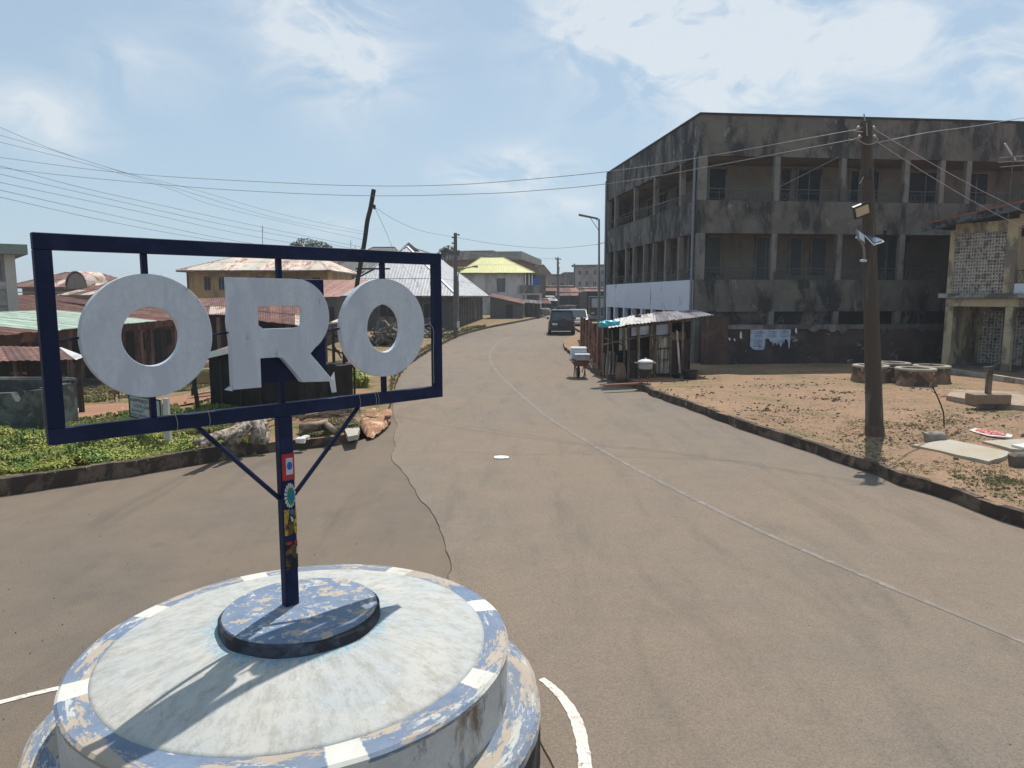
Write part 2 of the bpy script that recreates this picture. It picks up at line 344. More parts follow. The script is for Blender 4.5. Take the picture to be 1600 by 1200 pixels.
# ------------------------------------------------------------------ setting: land, roads, kerbs
L_edge_px = [(-700, 850), (-300, 806), (0, 775), (120, 757), (220, 742), (330, 722), (430, 705), (470, 702)]
L_edge2_px = [(470, 702), (520, 697), (560, 689), (580, 680), (594, 668), (603, 655), (610, 640), (615, 620), (620, 600), (633, 577), (655, 560), (685, 542), (720, 525), (760, 514), (800, 506), (830, 500), (850, 495), (866, 490), (884, 486)]
R_edge_px = [(2300, 1060), (1900, 935), (1720, 868), (1600, 825), (1450, 772), (1300, 719), (1200, 684), (1120, 656), (1040, 627), (985, 604), (940, 589), (915, 574), (897, 560), (884, 548), (880, 541), (884, 535), (896, 529), (908, 522)]
L_land_px = [(470, 702), (520, 697), (548, 691), (560, 687), (563, 672), (572, 664), (584, 666), (596, 661), (604, 653)]
Le = [road(*p) for p in L_edge_px] + [road(*p) for p in L_edge2_px[1:]]
Re = [road(*p) for p in R_edge_px]
Le_far = [Vector((11, 185, 0)), Vector((28, 205, 0)), Vector((80, 215, 0))]
Re_far = [Vector((4.9, 62, 0)), Vector((6.0, 85, 0)), Vector((9.5, 115, 0)), Vector((17, 150, 0)), Vector((32, 172, 0)), Vector((80, 180, 0))]
def jit(pts, a, step=.35):
    out = []
    for p, q in zip(pts, pts[1:]):
        k = max(1, min(60, int((q - p).length / (step if p.y < 45 else step * 6))))
        for i in range(k):
            c = p.lerp(q, i / k); s = a if c.y < 40 else a * .6
            nx = noise.noise(Vector((c.x * 1.7, c.y * 1.7, 3))) * 2 + noise.noise(Vector((c.x * 5, c.y * 5, 9)))
            d = (q - p).normalized(); out.append(c + Vector((-d.y, d.x, 0)) * nx * s)
    out.append(pts[-1]); return out
LeL = [road(*p) for p in L_edge_px] + [road(*p) for p in L_land_px[1:]] + Le[len(L_edge_px) + 5:]
LcL = jit(spl(LeL, 4) + Le_far, .035)
Lc = jit(spl(Le, 4) + Le_far, .035); Rc = jit(spl(Re, 4) + Re_far, .05)
def sheet(name, poly, hf, mt, xr, yr, rough_amp=0.0, skirt=0.0, edge_n=0, step=.7, mt2=None):
    """fill a ground polygon, cut it into cells, lift it to the terrain; edge_n boundary edges get a vertical face"""
    bm = bmesh.new(); vs = [bm.verts.new((p.x, p.y, 0)) for p in poly]
    ed = [bm.edges.new((vs[i], vs[(i + 1) % len(vs)])) for i in range(len(vs))]
    bmesh.ops.triangle_fill(bm, edges=ed, use_beauty=False)
    x = xr[0]
    cuts = []
    while x < xr[1]: cuts.append(((x, 0, 0), (1, 0, 0))); x += step
    y = yr[0]
    while y < yr[1]: cuts.append(((0, y, 0), (0, 1, 0))); y += step
    for yy in (35, 37, 40, 43, 46, 50, 55, 60, 70, 80, 95, 110, 140, 180, 230, 300): cuts.append(((0, yy, 0), (0, 1, 0)))
    for xx in (-60, -40, -30, -25, -20, -16, -13, -11, -9, 30, 60): cuts.append(((xx, 0, 0), (1, 0, 0)))
    for co, no in cuts:
        bmesh.ops.bisect_plane(bm, geom=bm.verts[:] + bm.edges[:] + bm.faces[:], plane_co=co, plane_no=no)
    for v in bm.verts:
        b = any(len(e.link_faces) == 1 for e in v.link_edges); z = hf(v.co.x, v.co.y)
        if rough_amp and v.co.y < 45: z += rough_amp * (noise.noise(Vector((v.co.x * .8, v.co.y * .8, 0))) + .5 * noise.noise(Vector((v.co.x * 2.3, v.co.y * 2.3, 4)))) * (.3 if b else 1)
        v.co.z = z
    bmesh.ops.recalc_face_normals(bm, faces=bm.faces)
    if sum(f.normal.z for f in bm.faces) < 0: bmesh.ops.reverse_faces(bm, faces=bm.faces)
    if skirt:
        be = [e for e in bm.edges if len(e.link_faces) == 1]
        r = bmesh.ops.extrude_edge_only(bm, edges=be)
        for g in r['geom']:
            if isinstance(g, bmesh.types.BMVert):
                g.co.z -= skirt
        for g in r['geom']:
            if isinstance(g, bmesh.types.BMFace): g.material_index = 1
    me = bpy.data.meshes.new(name); bm.to_mesh(me); bm.free(); me.materials.append(mt)
    if mt2: me.materials.append(mt2)
    o = bpy.data.objects.new(name, me); col.objects.link(o); o['kind'] = 'structure'; return o
seam_px = [(712, 925), (706, 892), (697, 860), (690, 835), (684, 812), (672, 797), (656, 780), (646, 762), (636, 745), (624, 732), (612, 716), (616, 700), (616, 680), (620, 664), (615, 648), (613, 632)]
Seam = jit(spl([road(900, 1250)] + [road(*p) for p in seam_px], 4), .018, .1)
li = min(range(len(Lc)), key=lambda i: (Lc[i] - Seam[-1]).length)
# base ground everywhere, a little below the roads, out to the horizon
gb = MB(); ys = [-60, 0, 20, 35, 45, 60, 80, 110, 150, 200, 300, 500, 900, 1500]; xs = [-1500, -300, -60, -30, 0, 30, 60, 300, 1500]
for i in range(len(ys) - 1):
    for j in range(len(xs) - 1):
        q = [(xs[j], ys[i]), (xs[j + 1], ys[i]), (xs[j + 1], ys[i + 1]), (xs[j], ys[i + 1])]
        gb.add([(x, y, rise(min(y, 400)) - 2.2) for x, y in q], [(0, 1, 2, 3)])
struct(gb.build('ground', M_dirtL, base=(0, 0, 0)))
main_poly = Seam + Lc[li + 1:] + [Vector((80, 197, 0))] + list(reversed(Rc)) + [Vector((9.5, -6, 0)), Vector((.5, -6, 0))]
sheet('main_road', main_poly, lambda x, y: rise(y) + .006, M_main, (-8, 12), (0, 30), 0)
side_poly = [Vector((.5, -6, 0)), Vector((-30, -6, 0)), Vector((-30, Lc[0].y, 0))] + Lc[:li + 1] + list(reversed(Seam))
sheet('side_road', side_poly, lambda x, y: rise(y) + .0, M_side, (-12, 2), (0, 18), 0)
# raised land either side with a rough concrete kerb face
left_poly = [Vector((-30.2, Lc[0].y - .1, 0))] + LcL[:] + [Vector((80, 420, 0)), Vector((-260, 420, 0)), Vector((-260, 5, 0)), Vector((-31, 4.8, 0))]
sheet('left_verge', left_poly, land_z, M_dirtL, (-14, 0), (8, 40), .05, .6, 0, .8, M_kerb)
right_poly = Rc[:] + [Vector((300, 178, 0)), Vector((300, -8, 0)), Vector((12, -8, 0))]
sheet('right_yard', right_poly, lambda x, y: rise(y) + KERB, M_dirt, (3, 24), (5, 32), .04, .6, 0, .6, M_kerb)
# kerb copings
def kerb(name, pts, w, side, h=.03):
    m = MB(); P = [p.copy() for p in pts]
    for i in range(len(P) - 1):
        d = (P[i + 1] - P[i]); d.z = 0
        if d.length < .01: continue
        d.normalize(); n = Vector((-d.y, d.x, 0)) * side
        z0 = land_z(P[i].x, P[i].y) if side > 0 else rise(P[i].y) + KERB; z1 = land_z(P[i + 1].x, P[i + 1].y) if side > 0 else rise(P[i + 1].y) + KERB
        hh = h + .02 * noise.noise(P[i] * 2); ww = w * (1 + .5 * noise.noise(P[i] * 3)); o0 = -n * .02
        m.hexa([P[i] + o0 + Vector((0, 0, -.05)), P[i + 1] + o0 + Vector((0, 0, -.05)), P[i + 1] + n * ww + Vector((0, 0, -.05)), P[i] + n * ww + Vector((0, 0, -.05)),
                P[i] + o0 + Vector((0, 0, z0 + hh)), P[i + 1] + o0 + Vector((0, 0, z1 + hh)), P[i + 1] + n * ww + Vector((0, 0, z1 + hh)), P[i] + n * ww + Vector((0, 0, z0 + hh))])
    o = m.build(name, M_kerb, base=(0, 0, 0)); return struct(o)
kl = [p for p in Lc if p.y < 12.4 and p.x < -3.9]
kerb('left_kerb', kl, .12, 1, .07)
kr = [p for p in Rc if p.y < 30]
kerb('right_kerb', kr, .1, -1, .01)
# path across the left yard
pm = MB(); A = [hit(*p, dz=.03) for p in [(60, 672), (110, 640), (170, 632), (230, 627), (290, 618), (345, 605)]]; B = [hit(*p, dz=.03) for p in [(110, 672), (150, 657), (210, 643), (260, 638), (310, 628), (345, 618)]]
A = spl(A, 6); B = spl(B, 6)
for k in range(4): pm.strip([a.lerp(b, k / 4) for a, b in zip(A, B)], [a.lerp(b, (k + 1) / 4) for a, b in zip(A, B)])
for v in pm.v: v.z = land_z(v.x, v.y) + .045 + .01 * noise.noise(v * 2)
struct(pm.build('dirt_path', M_path, base=(0, 0, 0)))
# sand drift strips where dust gathers by the kerbs are in the asphalt; painted lines
def ribbon(name, pts, w, mt, z, jitter=0.0, kind=True):
    m = MB(); A = []; B = []
    for i, p in enumerate(pts):
        d = pts[min(i + 1, len(pts) - 1)] - pts[max(i - 1, 0)]; d.z = 0; d.normalize(); n = Vector((-d.y, d.x, 0)); ww = w(i / len(pts)) if callable(w) else w
        j1 = 1 + jitter * random.uniform(-1, 1); j2 = 1 + jitter * random.uniform(-1, 1)
        A.append(p + n * ww / 2 * j1); B.append(p - n * ww / 2 * j2)
    for q in A + B: q.z = rise(q.y) + z
    m.strip(A, B); o = m.build(name, mt, base=(0, 0, 0), recalc=False); return struct(o)
cl = spl([road(*p) for p in [(1720, 1070), (1600, 1005), (1400, 922), (1200, 836), (1100, 788), (1000, 737), (930, 698), (860, 655), (815, 618), (785, 590), (768, 568), (766, 552), (778, 536), (800, 526), (824, 518)]], 12)
ribbon('centre_line', cl, lambda t: .07 + .04 * t, M_line, .0095, .12)
ribbon('edge_line', spl([road(*p) for p in [(846, 1062), (868, 1080), (888, 1105), (903, 1135), (911, 1170), (914, 1210), (900, 1290)]], 8), lambda t: .05 + .03 * min(1, t * 3), M_line2, .0105, .12)
ribbon('edge_line', spl([road(*p) for p in [(-200, 1150), (0, 1098), (60, 1083), (100, 1074)]], 8), .055, M_line2, .005, .12)
ribbon('seam_crack', [p for p in Seam if p.y > 3], .006, M_crack, .0085, .9)
ribbon('road_crack', jit(spl([road(*p) for p in [(622, 706), (700, 706), (800, 711), (900, 710), (1000, 716), (1080, 717), (1190, 724)]], 5), .02, .12), .005, M_crack, .009, .8)

# ------------------------------------------------------------------ the painted roundabout
RC = Vector((-1.294, 4.124, 0))
def dome_paint():
    t = NT('dome_paint'); s = t.N.new('ShaderNodeSeparateXYZ'); t.L.new(t.tc.outputs['Object'], s.inputs[0])
    ang = t.math('ARCTAN2', s.outputs[1], s.outputs[0]); r = t.math('SQRT', t.math('ADD', t.math('MULTIPLY', s.outputs[0], s.outputs[0]), t.math('MULTIPLY', s.outputs[1], s.outputs[1])))
    cx = t.N.new('ShaderNodeCombineXYZ'); t.L.new(t.math('MULTIPLY', ang, 3.2), cx.inputs[0]); t.L.new(t.math('MULTIPLY', r, 1.8), cx.inputs[1])
    co = cx.outputs[0]; ob = t.coord()
    a = t.noise(co, 3.4, 11, .8, .15); b = t.noise(co, 7.5, 11, .82, .1); c0 = t.noise(ob, 26, 6, .75); d = t.noise(ob, 2.2, 5, .6)
    c = t.mix(t.ramp(d, .35, .65), (.41, .435, .43), (.49, .47, .42))
    c = t.mix(t.ramp(a, .46, .62, 0, .75), c, (.30, .285, .245)); c = t.mix(t.ramp(b, .58, .74, 0, .75), c, (.42, .56, .66))
    bl = t.noise(co, 6.1, 11, .84, .1); c = t.mix(t.ramp(bl, .64, .70, 0, .8), c, (.2, .42, .58))
    edge = t.ramp(t.math('ADD', r, t.math('MULTIPLY', t.math('SUBTRACT', t.noise(co, 6, 8, .8, 1.0), .5), .9)), .50, .53, 1, 0); c = t.mix(t.math('MULTIPLY', edge, t.ramp(c0, .42, .55, .1, .8)), c, (.12, .36, .5))
    c = t.mix(t.ramp(c0, .62, .72, 0, .55), c, (.25, .29, .32)); c = t.mix(t.ramp(c0, .28, .4, .35, 0), c, (.8, .8, .76))
    cr = t.noise(ob, 3.0, 2, .4, 1.2); crm = t.ramp(t.math('ABSOLUTE', t.math('SUBTRACT', cr, .5)), 0, .006, .35, 0); c = t.mix(crm, c, (.2, .2, .2))
    t.bump(t.math('ADD', c0, a), .25, .01); return t.fin(c, .75, 0, .25)
WB = []
for p in [(235, 956), (112, 1080), (535, 1166), (748, 1062), (748, 948), (615, 899), (400, 905)]:
    q = hit(*p, lambda x, y: .7); WB.append(math.atan2(q.y - RC.y, q.x - RC.x))
def polar(t, ka, kr):
    s = t.N.new('ShaderNodeSeparateXYZ'); t.L.new(t.tc.outputs['Object'], s.inputs[0]); ang = t.math('ARCTAN2', s.outputs[1], s.outputs[0])
    r = t.math('SQRT', t.math('ADD', t.math('MULTIPLY', s.outputs[0], s.outputs[0]), t.math('MULTIPLY', s.outputs[1], s.outputs[1])))
    cx = t.N.new('ShaderNodeCombineXYZ'); t.L.new(t.math('MULTIPLY', ang, ka), cx.inputs[0]); t.L.new(t.math('MULTIPLY', r, kr), cx.inputs[1]); t.L.new(t.math('MULTIPLY', s.outputs[2], kr), cx.inputs[2]); return cx.outputs[0], ang
def worn_ring(name, blocks, blue=((.125, .18, .27), (.19, .24, .32)), under=(.43, .36, .285), chalk=(.50, .50, .47), lv=(.50, .56, .53)):
    """blue paint over a chalky white coat over tan render, flaking along the ring"""
    t = NT(name); co, ang = polar(t, 1.3, 4.0); ob = t.coord(); a = t.noise(co, 1.6, 12, .74, .15); b = t.noise(co, 3.1, 12, .76, .1); f = t.noise(ob, 24, 7, .8); g = t.noise(ob, 60, 3, .7); d = t.noise(ob, 1.4, 4, .6)
    edge = t.math('ADD', a, t.math('MULTIPLY', t.math('SUBTRACT', f, .5), .10)); edge2 = t.math('ADD', b, t.math('MULTIPLY', t.math('SUBTRACT', f, .5), .12))
    c = t.mix(t.ramp(t.noise(ob, 7, 6, .7), .35, .65), blue[0], blue[1])
    c = t.mix(t.ramp(edge2, lv[1], lv[1] + .012), c, chalk); c = t.mix(t.ramp(edge, lv[2], lv[2] + .012), c, under)
    c = t.mix(t.ramp(d, .45, .7, 0, .35), c, (.22, .2, .17)); c = t.mix(t.ramp(f, .62, .68, 0, .6), c, chalk); c = t.mix(t.ramp(g, .66, .72, 0, .5), c, (.14, .14, .14))
    tot = None
    for w in blocks:
        dd = t.math('ABSOLUTE', t.math('SUBTRACT', t.math('ADD', ang, t.math('MULTIPLY', t.math('SUBTRACT', f, .5), .04)), w)); m = t.ramp(dd, .072, .078, 1, 0); tot = m if tot is None else t.math('MAXIMUM', tot, m)
    if tot is not None: c = t.mix(t.math('MULTIPLY', tot, t.ramp(edge2, lv[1] + .06, lv[1] + .04)), c, t.mix(t.ramp(d, .4, .7), (.66, .65, .59), (.5, .48, .42)))
    t.bump(t.math('ADD', t.ramp(edge, lv[2], lv[2] + .02, .6, 0), t.math('MULTIPLY', f, .6)), .35, .008); return t.fin(c, .78, 0, .25)
M_dome = dome_paint(); M_rim = worn_ring('rim_paint', WB)
M_plinth = worn_ring('plinth_paint', [], lv=(.5, .57, .545))
M_plinthside = mat('plinth_side', (.08, .09, .12), var=.4, scale=6, stain=(.03, .03, .035), stain_amt=.8, stain_scale=3, bump=.5)
M_drum = mat('drum_wall_paint', (.55, .53, .50), var=.1, scale=3, stain=(.2, .14, .1), stain_amt=.12, stain_scale=2.2, stain2=(.3, .3, .3), amt2=.2, scale2=6, stretch=(1, 1, .6), bump=.3)
M_step = worn_ring('step_paint', [], lv=(.5, .53, .50))
M_stepside = mat('step_side', (.1, .09, .07), var=.4, scale=4, stain=(.03, .03, .03), stain_amt=.9, stain_scale=3, stain2=(.5, .48, .42), amt2=.15, scale2=7, stretch=(1, 1, .5), bump=.5)
ri = thing('traffic_roundabout', 'round stepped concrete roundabout island painted pale blue and white, carrying the big sign', 'roundabout', (RC.x, RC.y, 0))
def ring(prof, nm, mt, wob=.012, n=160, sm=True, c=RC):
    m = MB(); m.lathe(c, prof, n)
    for v in m.v:
        d = v - c; d.z = 0
        if d.length > .05:
            k = wob * (noise.noise(Vector((v.x * 2.2, v.y * 2.2, 1))) + .5 * noise.noise(Vector((v.x * 7, v.y * 7, v.z * 4)))); v.x += d.x / d.length * k; v.y += d.y / d.length * k
    return m.build(nm, mt, ri, smooth=False)
ring([(1.475, -.3), (1.48, .28)], 'step_side', M_stepside, .02)
ring([(1.48, .28), (1.478, .325), (1.45, .352), (1.40, .362), (1.25, .365)], 'base_step', M_step, .02)
ring([(1.265, .36), (1.268, .665)], 'drum_wall', M_drum, .008)
ring([(1.268, .665), (1.272, .688), (1.255, .702), (1.12, .712)], 'painted_rim', M_rim, .008)
dm = MB(); prof = [(1.15, .700), (1.10, .722), (1.0, .748), (.85, .785), (.7, .815), (.55, .838), (.40, .85), (0.0005, .855)]
dm.lathe(RC, prof, 160)
for v in dm.v:
    d = math.hypot(v.x - RC.x, v.y - RC.y)
    if .05 < d < 1.05: v.z += .006 * noise.noise(Vector((v.x * 4, v.y * 4, 0)))
dm.build('dome', M_dome, ri, smooth=True)
PB = Vector((-1.354, 4.154, .93)); PC = Vector(((hit(332, 968, lambda x, y: .915) + hit(594, 941, lambda x, y: .915)) / 2)); PC = Vector((PB.x + .07, PB.y - .03, 0))
m = MB(); m.lathe(PC, [(.475, .81), (.47, .90), (.455, .915)], 90); 
for v in m.v: v.x += .012 * noise.noise(v * 5); v.y += .012 * noise.noise(v * 5 + Vector((5, 0, 0)))
m.build('plinth_side', M_plinthside, ri)
m = MB(); m.lathe(PC, [(.457, .91), (.45, .922), (.3, .928), (.0005, .93)], 90)
m.build('plinth_top', M_plinth, ri)

# ------------------------------------------------------------------ ORO sign
sg = thing('town_sign', 'tall navy frame sign on a post with big white letters ORO', 'sign', tuple(PB))
D = Vector((math.sin(R(45.8)), math.cos(R(45.8)), 0)); Nn = Vector((D.y, -D.x, 0))
S = lambda s, t, z: Vector((PB.x, PB.y, 0)) + D * s + Nn * t + Vector((0, 0, z))
def sbox(nm, s0, s1, t0, t1, z0, z1, mt, par=sg, bev=.003):
    m = MB(); m.hexa([S(s0, t0, z0), S(s1, t0, z0), S(s1, t1, z0), S(s0, t1, z0), S(s0, t0, z1), S(s1, t0, z1), S(s1, t1, z1), S(s0, t1, z1)]); return m.build(nm, mt, par, bevel=bev)
sbox('frame_bar', -1.195, 1.185, -.025, .025, 3.014, 3.092, M_navy); sbox('frame_bar', -1.195, 1.185, -.025, .025, 2.095, 2.174, M_navy)
sbox('frame_bar', -1.195, -1.121, -.025, .025, 2.1745, 3.0135, M_navy); sbox('frame_bar', 1.122, 1.185, -.025, .025, 2.1745, 3.0135, M_navy)
sbox('post', -.046, .040, -.033, .032, .915, 2.0945, M_navy, bev=.006)
def sprism(nm, poly, holes, t0, t1, mt, par=sg, side=None):
    """letter: outline with holes, extruded along the sign's normal, rounded a little"""
    cu = bpy.data.curves.new('tmp', 'CURVE'); cu.dimensions = '2D'; cu.fill_mode = 'BOTH'; cu.extrude = (t1 - t0) / 2 - .004; cu.bevel_depth = .004; cu.offset = -.004
    for pl in [poly] + holes:
        sp = cu.splines.new('POLY'); sp.points.add(len(pl) - 1); sp.use_cyclic_u = True
        for i, (a, b) in enumerate(pl): sp.points[i].co = (a, b, 0, 1)
    o = bpy.data.objects.new('tmp', cu); dg = bpy.context.evaluated_depsgraph_get(); col.objects.link(o); bpy.context.view_layer.update()
    me = bpy.data.meshes.new_from_object(o.evaluated_get(bpy.context.evaluated_depsgraph_get()))
    bpy.data.objects.remove(o); m = MB(); tm = (t0 + t1) / 2
    m.add([S(v.co.x, tm + v.co.z, v.co.y) for v in me.vertices], [tuple(p.vertices) for p in me.polygons]); bpy.data.curves.remove(cu); return m.build(nm, mt, par)
circ = lambda cx, cz, rx, rz, n=72: [(cx + rx * math.cos(2 * math.pi * i / n), cz + rz * math.sin(2 * math.pi * i / n)) for i in range(n)]
sprism('letter', circ(-.716, 2.597, .316, .316), [circ(-.708, 2.595, .142, .152)], -.034, .018, M_letter)
arc = lambda cx, cz, rx, rz, a0, a1, n=16: [(cx + rx * math.cos(R(a0 + (a1 - a0) * i / n)), cz + rz * math.sin(R(a0 + (a1 - a0) * i / n))) for i in range(n + 1)]
Rp = [(-.299, 2.28), (-.136, 2.28), (-.135, 2.447), (-.03, 2.447), (.0, 2.44), (.03, 2.405), (.122, 2.288), (.33, 2.276), (.18, 2.457)] + arc(.10, 2.68, .214, .222, -58, 88, 20) + [(-.302, 2.904), (-.300, 2.75), (-.309, 2.66), (-.299, 2.55)]
Rh = [(-.137, 2.745), (.105, 2.745), (.132, 2.735), (.143, 2.715), (.143, 2.645), (.132, 2.622), (.1, 2.613), (-.105, 2.613), (-.137, 2.635)]
sprism('letter', Rp, [Rh], -.034, .018, M_letter)
sprism('letter', circ(.716, 2.594, .322, .318), [circ(.716, 2.592, .134, .156)], -.034, .018, M_letter)
sbox('back_plate', .15, .312, -.05, -.036, 2.296, 2.902, M_navy); sbox('back_plate', -.136, .1495, -.05, -.036, 2.296, 2.52, M_navy)
for s_, z0, z1 in ((-.716, 2.91, 3.014), (.01, 2.9, 3.014), (.722, 2.909, 3.014), (-.716, 2.174, 2.285), (.0, 2.174, 2.296), (.716, 2.174, 2.28)):
    sbox('hanger_bar', s_ - .014, s_ + .014, -.03, .006, z0, z1, M_navy)
for a, b in ((-1.121, -1.028), (-.405, -.296), (.31, .40), (1.036, 1.122)):
    m = MB(); m.tube([S(a, -.01, 2.59), S(b, -.01, 2.6)], .006, 6); m.build('tie_rod', M_navy, sg)
m = MB(); m.prism([(.325, 2.28), (.36, 2.33), (.372, 2.2), (.34, 2.2)], lambda a, b: S(a, -.03, b), lambda a, b: S(a + .005, -.036, b)); m.build('torn_sheet', M_whitesheet, sg)
m = MB(); m.prism([(-.3, 2.285), (-.318, 2.30), (-.345, 2.283), (-.3, 2.272)], lambda a, b: S(a, -.0, b), lambda a, b: S(a, .006, b)); m.build('bent_corner', M_letter, sg)
for sx, zt in ((-.5, 2.095), (.52, 2.095)):
    m = MB(); m.tube([S(.040 if sx > 0 else -.046, 0, 1.6), S(sx, -.01, zt)], .014, 8); m.build('brace', M_navy, sg)
for s_ in (-.62, -.45, .50, .62, .64):
    m = MB(); m.tube(spl([S(s_, .028, 2.18), S(s_ + .008, .033, 2.13), S(s_ + .004, .029, 2.09), S(s_ + .01, .03, 2.06)], 3), .0016, 4); m.build('tie_wire', M_wirel, sg)
m = MB(); m.tube(spl([S(1.04, .0, 2.60), S(1.07, .03, 2.61), S(1.105, .03, 2.56), S(1.10, .03, 2.4), S(1.102, .03, 2.2)], 5), .002, 4); m.build('tie_wire', M_wirel, sg)
# stickers on the front of the post
M_red = mat('sticker_red', (.42, .03, .035), bump=0, stain=(.3, .05, .05), stain_amt=.3, stain_scale=20); M_blue = mat('sticker_blue', (.03, .12, .42), bump=0)
M_stw = mat('sticker_white', (.5, .52, .55), bump=0); M_green = mat('sticker_green', (.03, .22, .1), bump=0); M_gold = mat('sticker_yellow', (.42, .27, .03), bump=0, stain=(.03, .03, .03), stain_amt=.4, stain_scale=40)
M_stb = mat('sticker_black', (.015, .015, .02), bump=0, stain=(.12, .07, .02), stain_amt=.5, stain_scale=18)
def decal(nm, poly, lev, mt):
    f = lambda dz: (lambda a, b: S(a * .86 - .008, .0328 + lev * .0012 + dz, b)); m = MB(); m.prism(poly, f(-.0004), f(.0008)); return m.build(nm, mt, sg, recalc=True)
rect = lambda a, b, c, d: [(a, c), (b, c), (b, d), (a, d)]
decal('sticker', rect(-.036, .055, 1.712, 1.872), 0, M_red); decal('sticker', rect(-.008, .042, 1.745, 1.845), 1, M_stw); decal('sticker', circ(.018, 1.798, .02, .025, 24), 2, M_blue)
for i in range(16):
    a = 2 * math.pi * i / 16 + .2; cx, cz = .014, 1.617
    if cx + .035 * math.cos(a) < .05: decal('sticker_petal', [(cx + .021 * math.cos(a - .12), cz + .045 * math.sin(a - .12)), (cx + .04 * math.cos(a - .15), cz + .072 * math.sin(a - .15)), (cx + .043 * math.cos(a), cz + .078 * math.sin(a)), (cx + .04 * math.cos(a + .15), cz + .072 * math.sin(a + .15)), (cx + .021 * math.cos(a + .12), cz + .045 * math.sin(a + .12))], 0, M_stw)
decal('sticker', circ(.02, 1.61, .028, .054, 28), 1, M_green); decal('sticker', circ(.024, 1.61, .014, .024, 20), 2, M_blue)
decal('sticker', rect(-.036, .055, 1.375, 1.535), 0, M_stb)
decal('sticker', [(-.036, 1.375), (-.008, 1.375), (-.014, 1.44), (.0, 1.5), (.004, 1.532), (-.036, 1.535)], 1, M_gold); decal('sticker', [(.055, 1.375), (.04, 1.38), (.03, 1.43), (.044, 1.48), (.046, 1.533), (.055, 1.535)], 1, M_gold)
decal('sticker', circ(.022, 1.515, .013, .018, 16), 2, M_blue); decal('sticker', [(.008, 1.49), (.024, 1.48), (.034, 1.46), (.02, 1.45), (.014, 1.475)], 1, M_stw)
decal('sticker', rect(-.036, .055, 1.16, 1.335), 0, M_stb); decal('sticker', rect(-.022, .01, 1.315, 1.334), 1, M_red); decal('sticker', rect(.034, .055, 1.31, 1.334), 1, M_red)
decal('sticker', circ(-.002, 1.27, .009, .014, 12), 1, mat('sticker_brown', (.22, .11, .05), bump=0)); decal('sticker', [(.044, 1.25), (.055, 1.25), (.055, 1.3), (.047, 1.29)], 1, M_stw)

# ------------------------------------------------------------------ corrugated sheets
def sheets(par, A, B, C_, D_, n, mt, name='roof_sheet', amp=.014, pitch=.13, rows=1, jag=.05, drop=.0):
    """A-B eave (left to right), D_-C_ ridge: n corrugated sheets side by side, each its own object"""
    A, B, C_, D_ = map(Vector, (A, B, C_, D_)); L = (B - A).length; nrm = ((B - A).cross(D_ - A)).normalized()
    if nrm.length < .5: nrm = ((B - A).cross(C_ - A)).normalized()
    if nrm.z < 0: nrm = -nrm
    for r in range(rows):
        for i in range(n):
            u0 = i / n; u1 = (i + 1) / n + .02 / max(n, 1); k = max(4, int((u1 - u0) * L / pitch * 4)); k = min(k, 40)
            m = MB(); v0 = r / rows - (.02 if r else 0) - random.uniform(0, jag) / max(.5, (D_ - A).length); v1 = (r + 1) / rows
            lift = random.uniform(0, .012) + r * .02; tilt = random.uniform(-.012, .012); lo = []; hi = []
            for j in range(k + 1):
                u = u0 + (u1 - u0) * j / k; u = min(u, 1.0 + .01); w = amp * math.cos(2 * math.pi * u * L / pitch) + lift + tilt * (j / k - .5) + (.01 if i % 2 else 0)
                e = A.lerp(B, u); f = D_.lerp(C_, u); wt = w if (C_ - D_).length > .5 else w * .6
                lo.append(e.lerp(f, v0) + nrm * (w - drop)); hi.append(e.lerp(f, v1) + nrm * wt)
            mid = [(a + b) / 2 + nrm * random.uniform(-.006, .006) for a, b in zip(lo, hi)]
            m.strip(lo, mid); m.strip(mid, hi)
            mm = mt if not isinstance(mt, (list, tuple)) else random.choice(mt); m.build(name, mm, par, smooth=False, recalc=False)
def window(par, F, face, s, z, w, h, t=0.0, fr=M_greyw, gl=M_glass, d=.05, mull=1, flip=False):
    """window on an a-facing wall (face='a': wall along a at b=t) or b wall (face='b': wall along b at a=t); d outward"""
    g = (lambda a, b, c: F(a, t - b, c)) if face == 'a' else (lambda a, b, c: F(t - b, a, c))
    if flip: g0 = g; g = lambda a, b, c: (F(a, t + b, c) if face == 'a' else F(t + b, a, c))
    m = MB(); q = .05
    m.fbox(g, s, s + w, .0, d, z, z + q); m.fbox(g, s, s + w, .0, d, z + h - q, z + h)
    m.fbox(g, s, s + q, .0, d, z + q, z + h - q); m.fbox(g, s + w - q, s + w, 0, d, z + q, z + h - q)
    for i in range(mull):
        c = s + w * (i + 1) / (mull + 1); m.fbox(g, c - .02, c + .02, 0, d * .8, z + q, z + h - q)
    o = m.build('window', fr, par); p = MB(); p.fbox(g, s + q, s + w - q, .002, d * .35, z + q, z + h - q); p.build('pane', gl, o)
    return o

# ------------------------------------------------------------------ big mouldy corner building
C0 = hit(1083, 566); C0.z = KERB
BB = frame(C0, 84.0, -7.7); zc = -KERB
bg = thing('concrete_building', 'large derelict three storey concrete block with black mould and open verandas on the street corner', 'building', tuple(C0))
Zs = dict(w0=2.19, w1=3.45, o1=5.26, o2=6.52, o3=8.2, top=9.72)
for k in Zs: Zs[k] += zc
La, Lb = 26.0, 13.5; T = .22; DEP = 1.9
def bpart(nm, boxes, mt, bev=0.0, par=bg):
    m = MB(); [m.fbox(BB, *b) for b in boxes]; return m.build(nm, mt, par, bevel=bev)
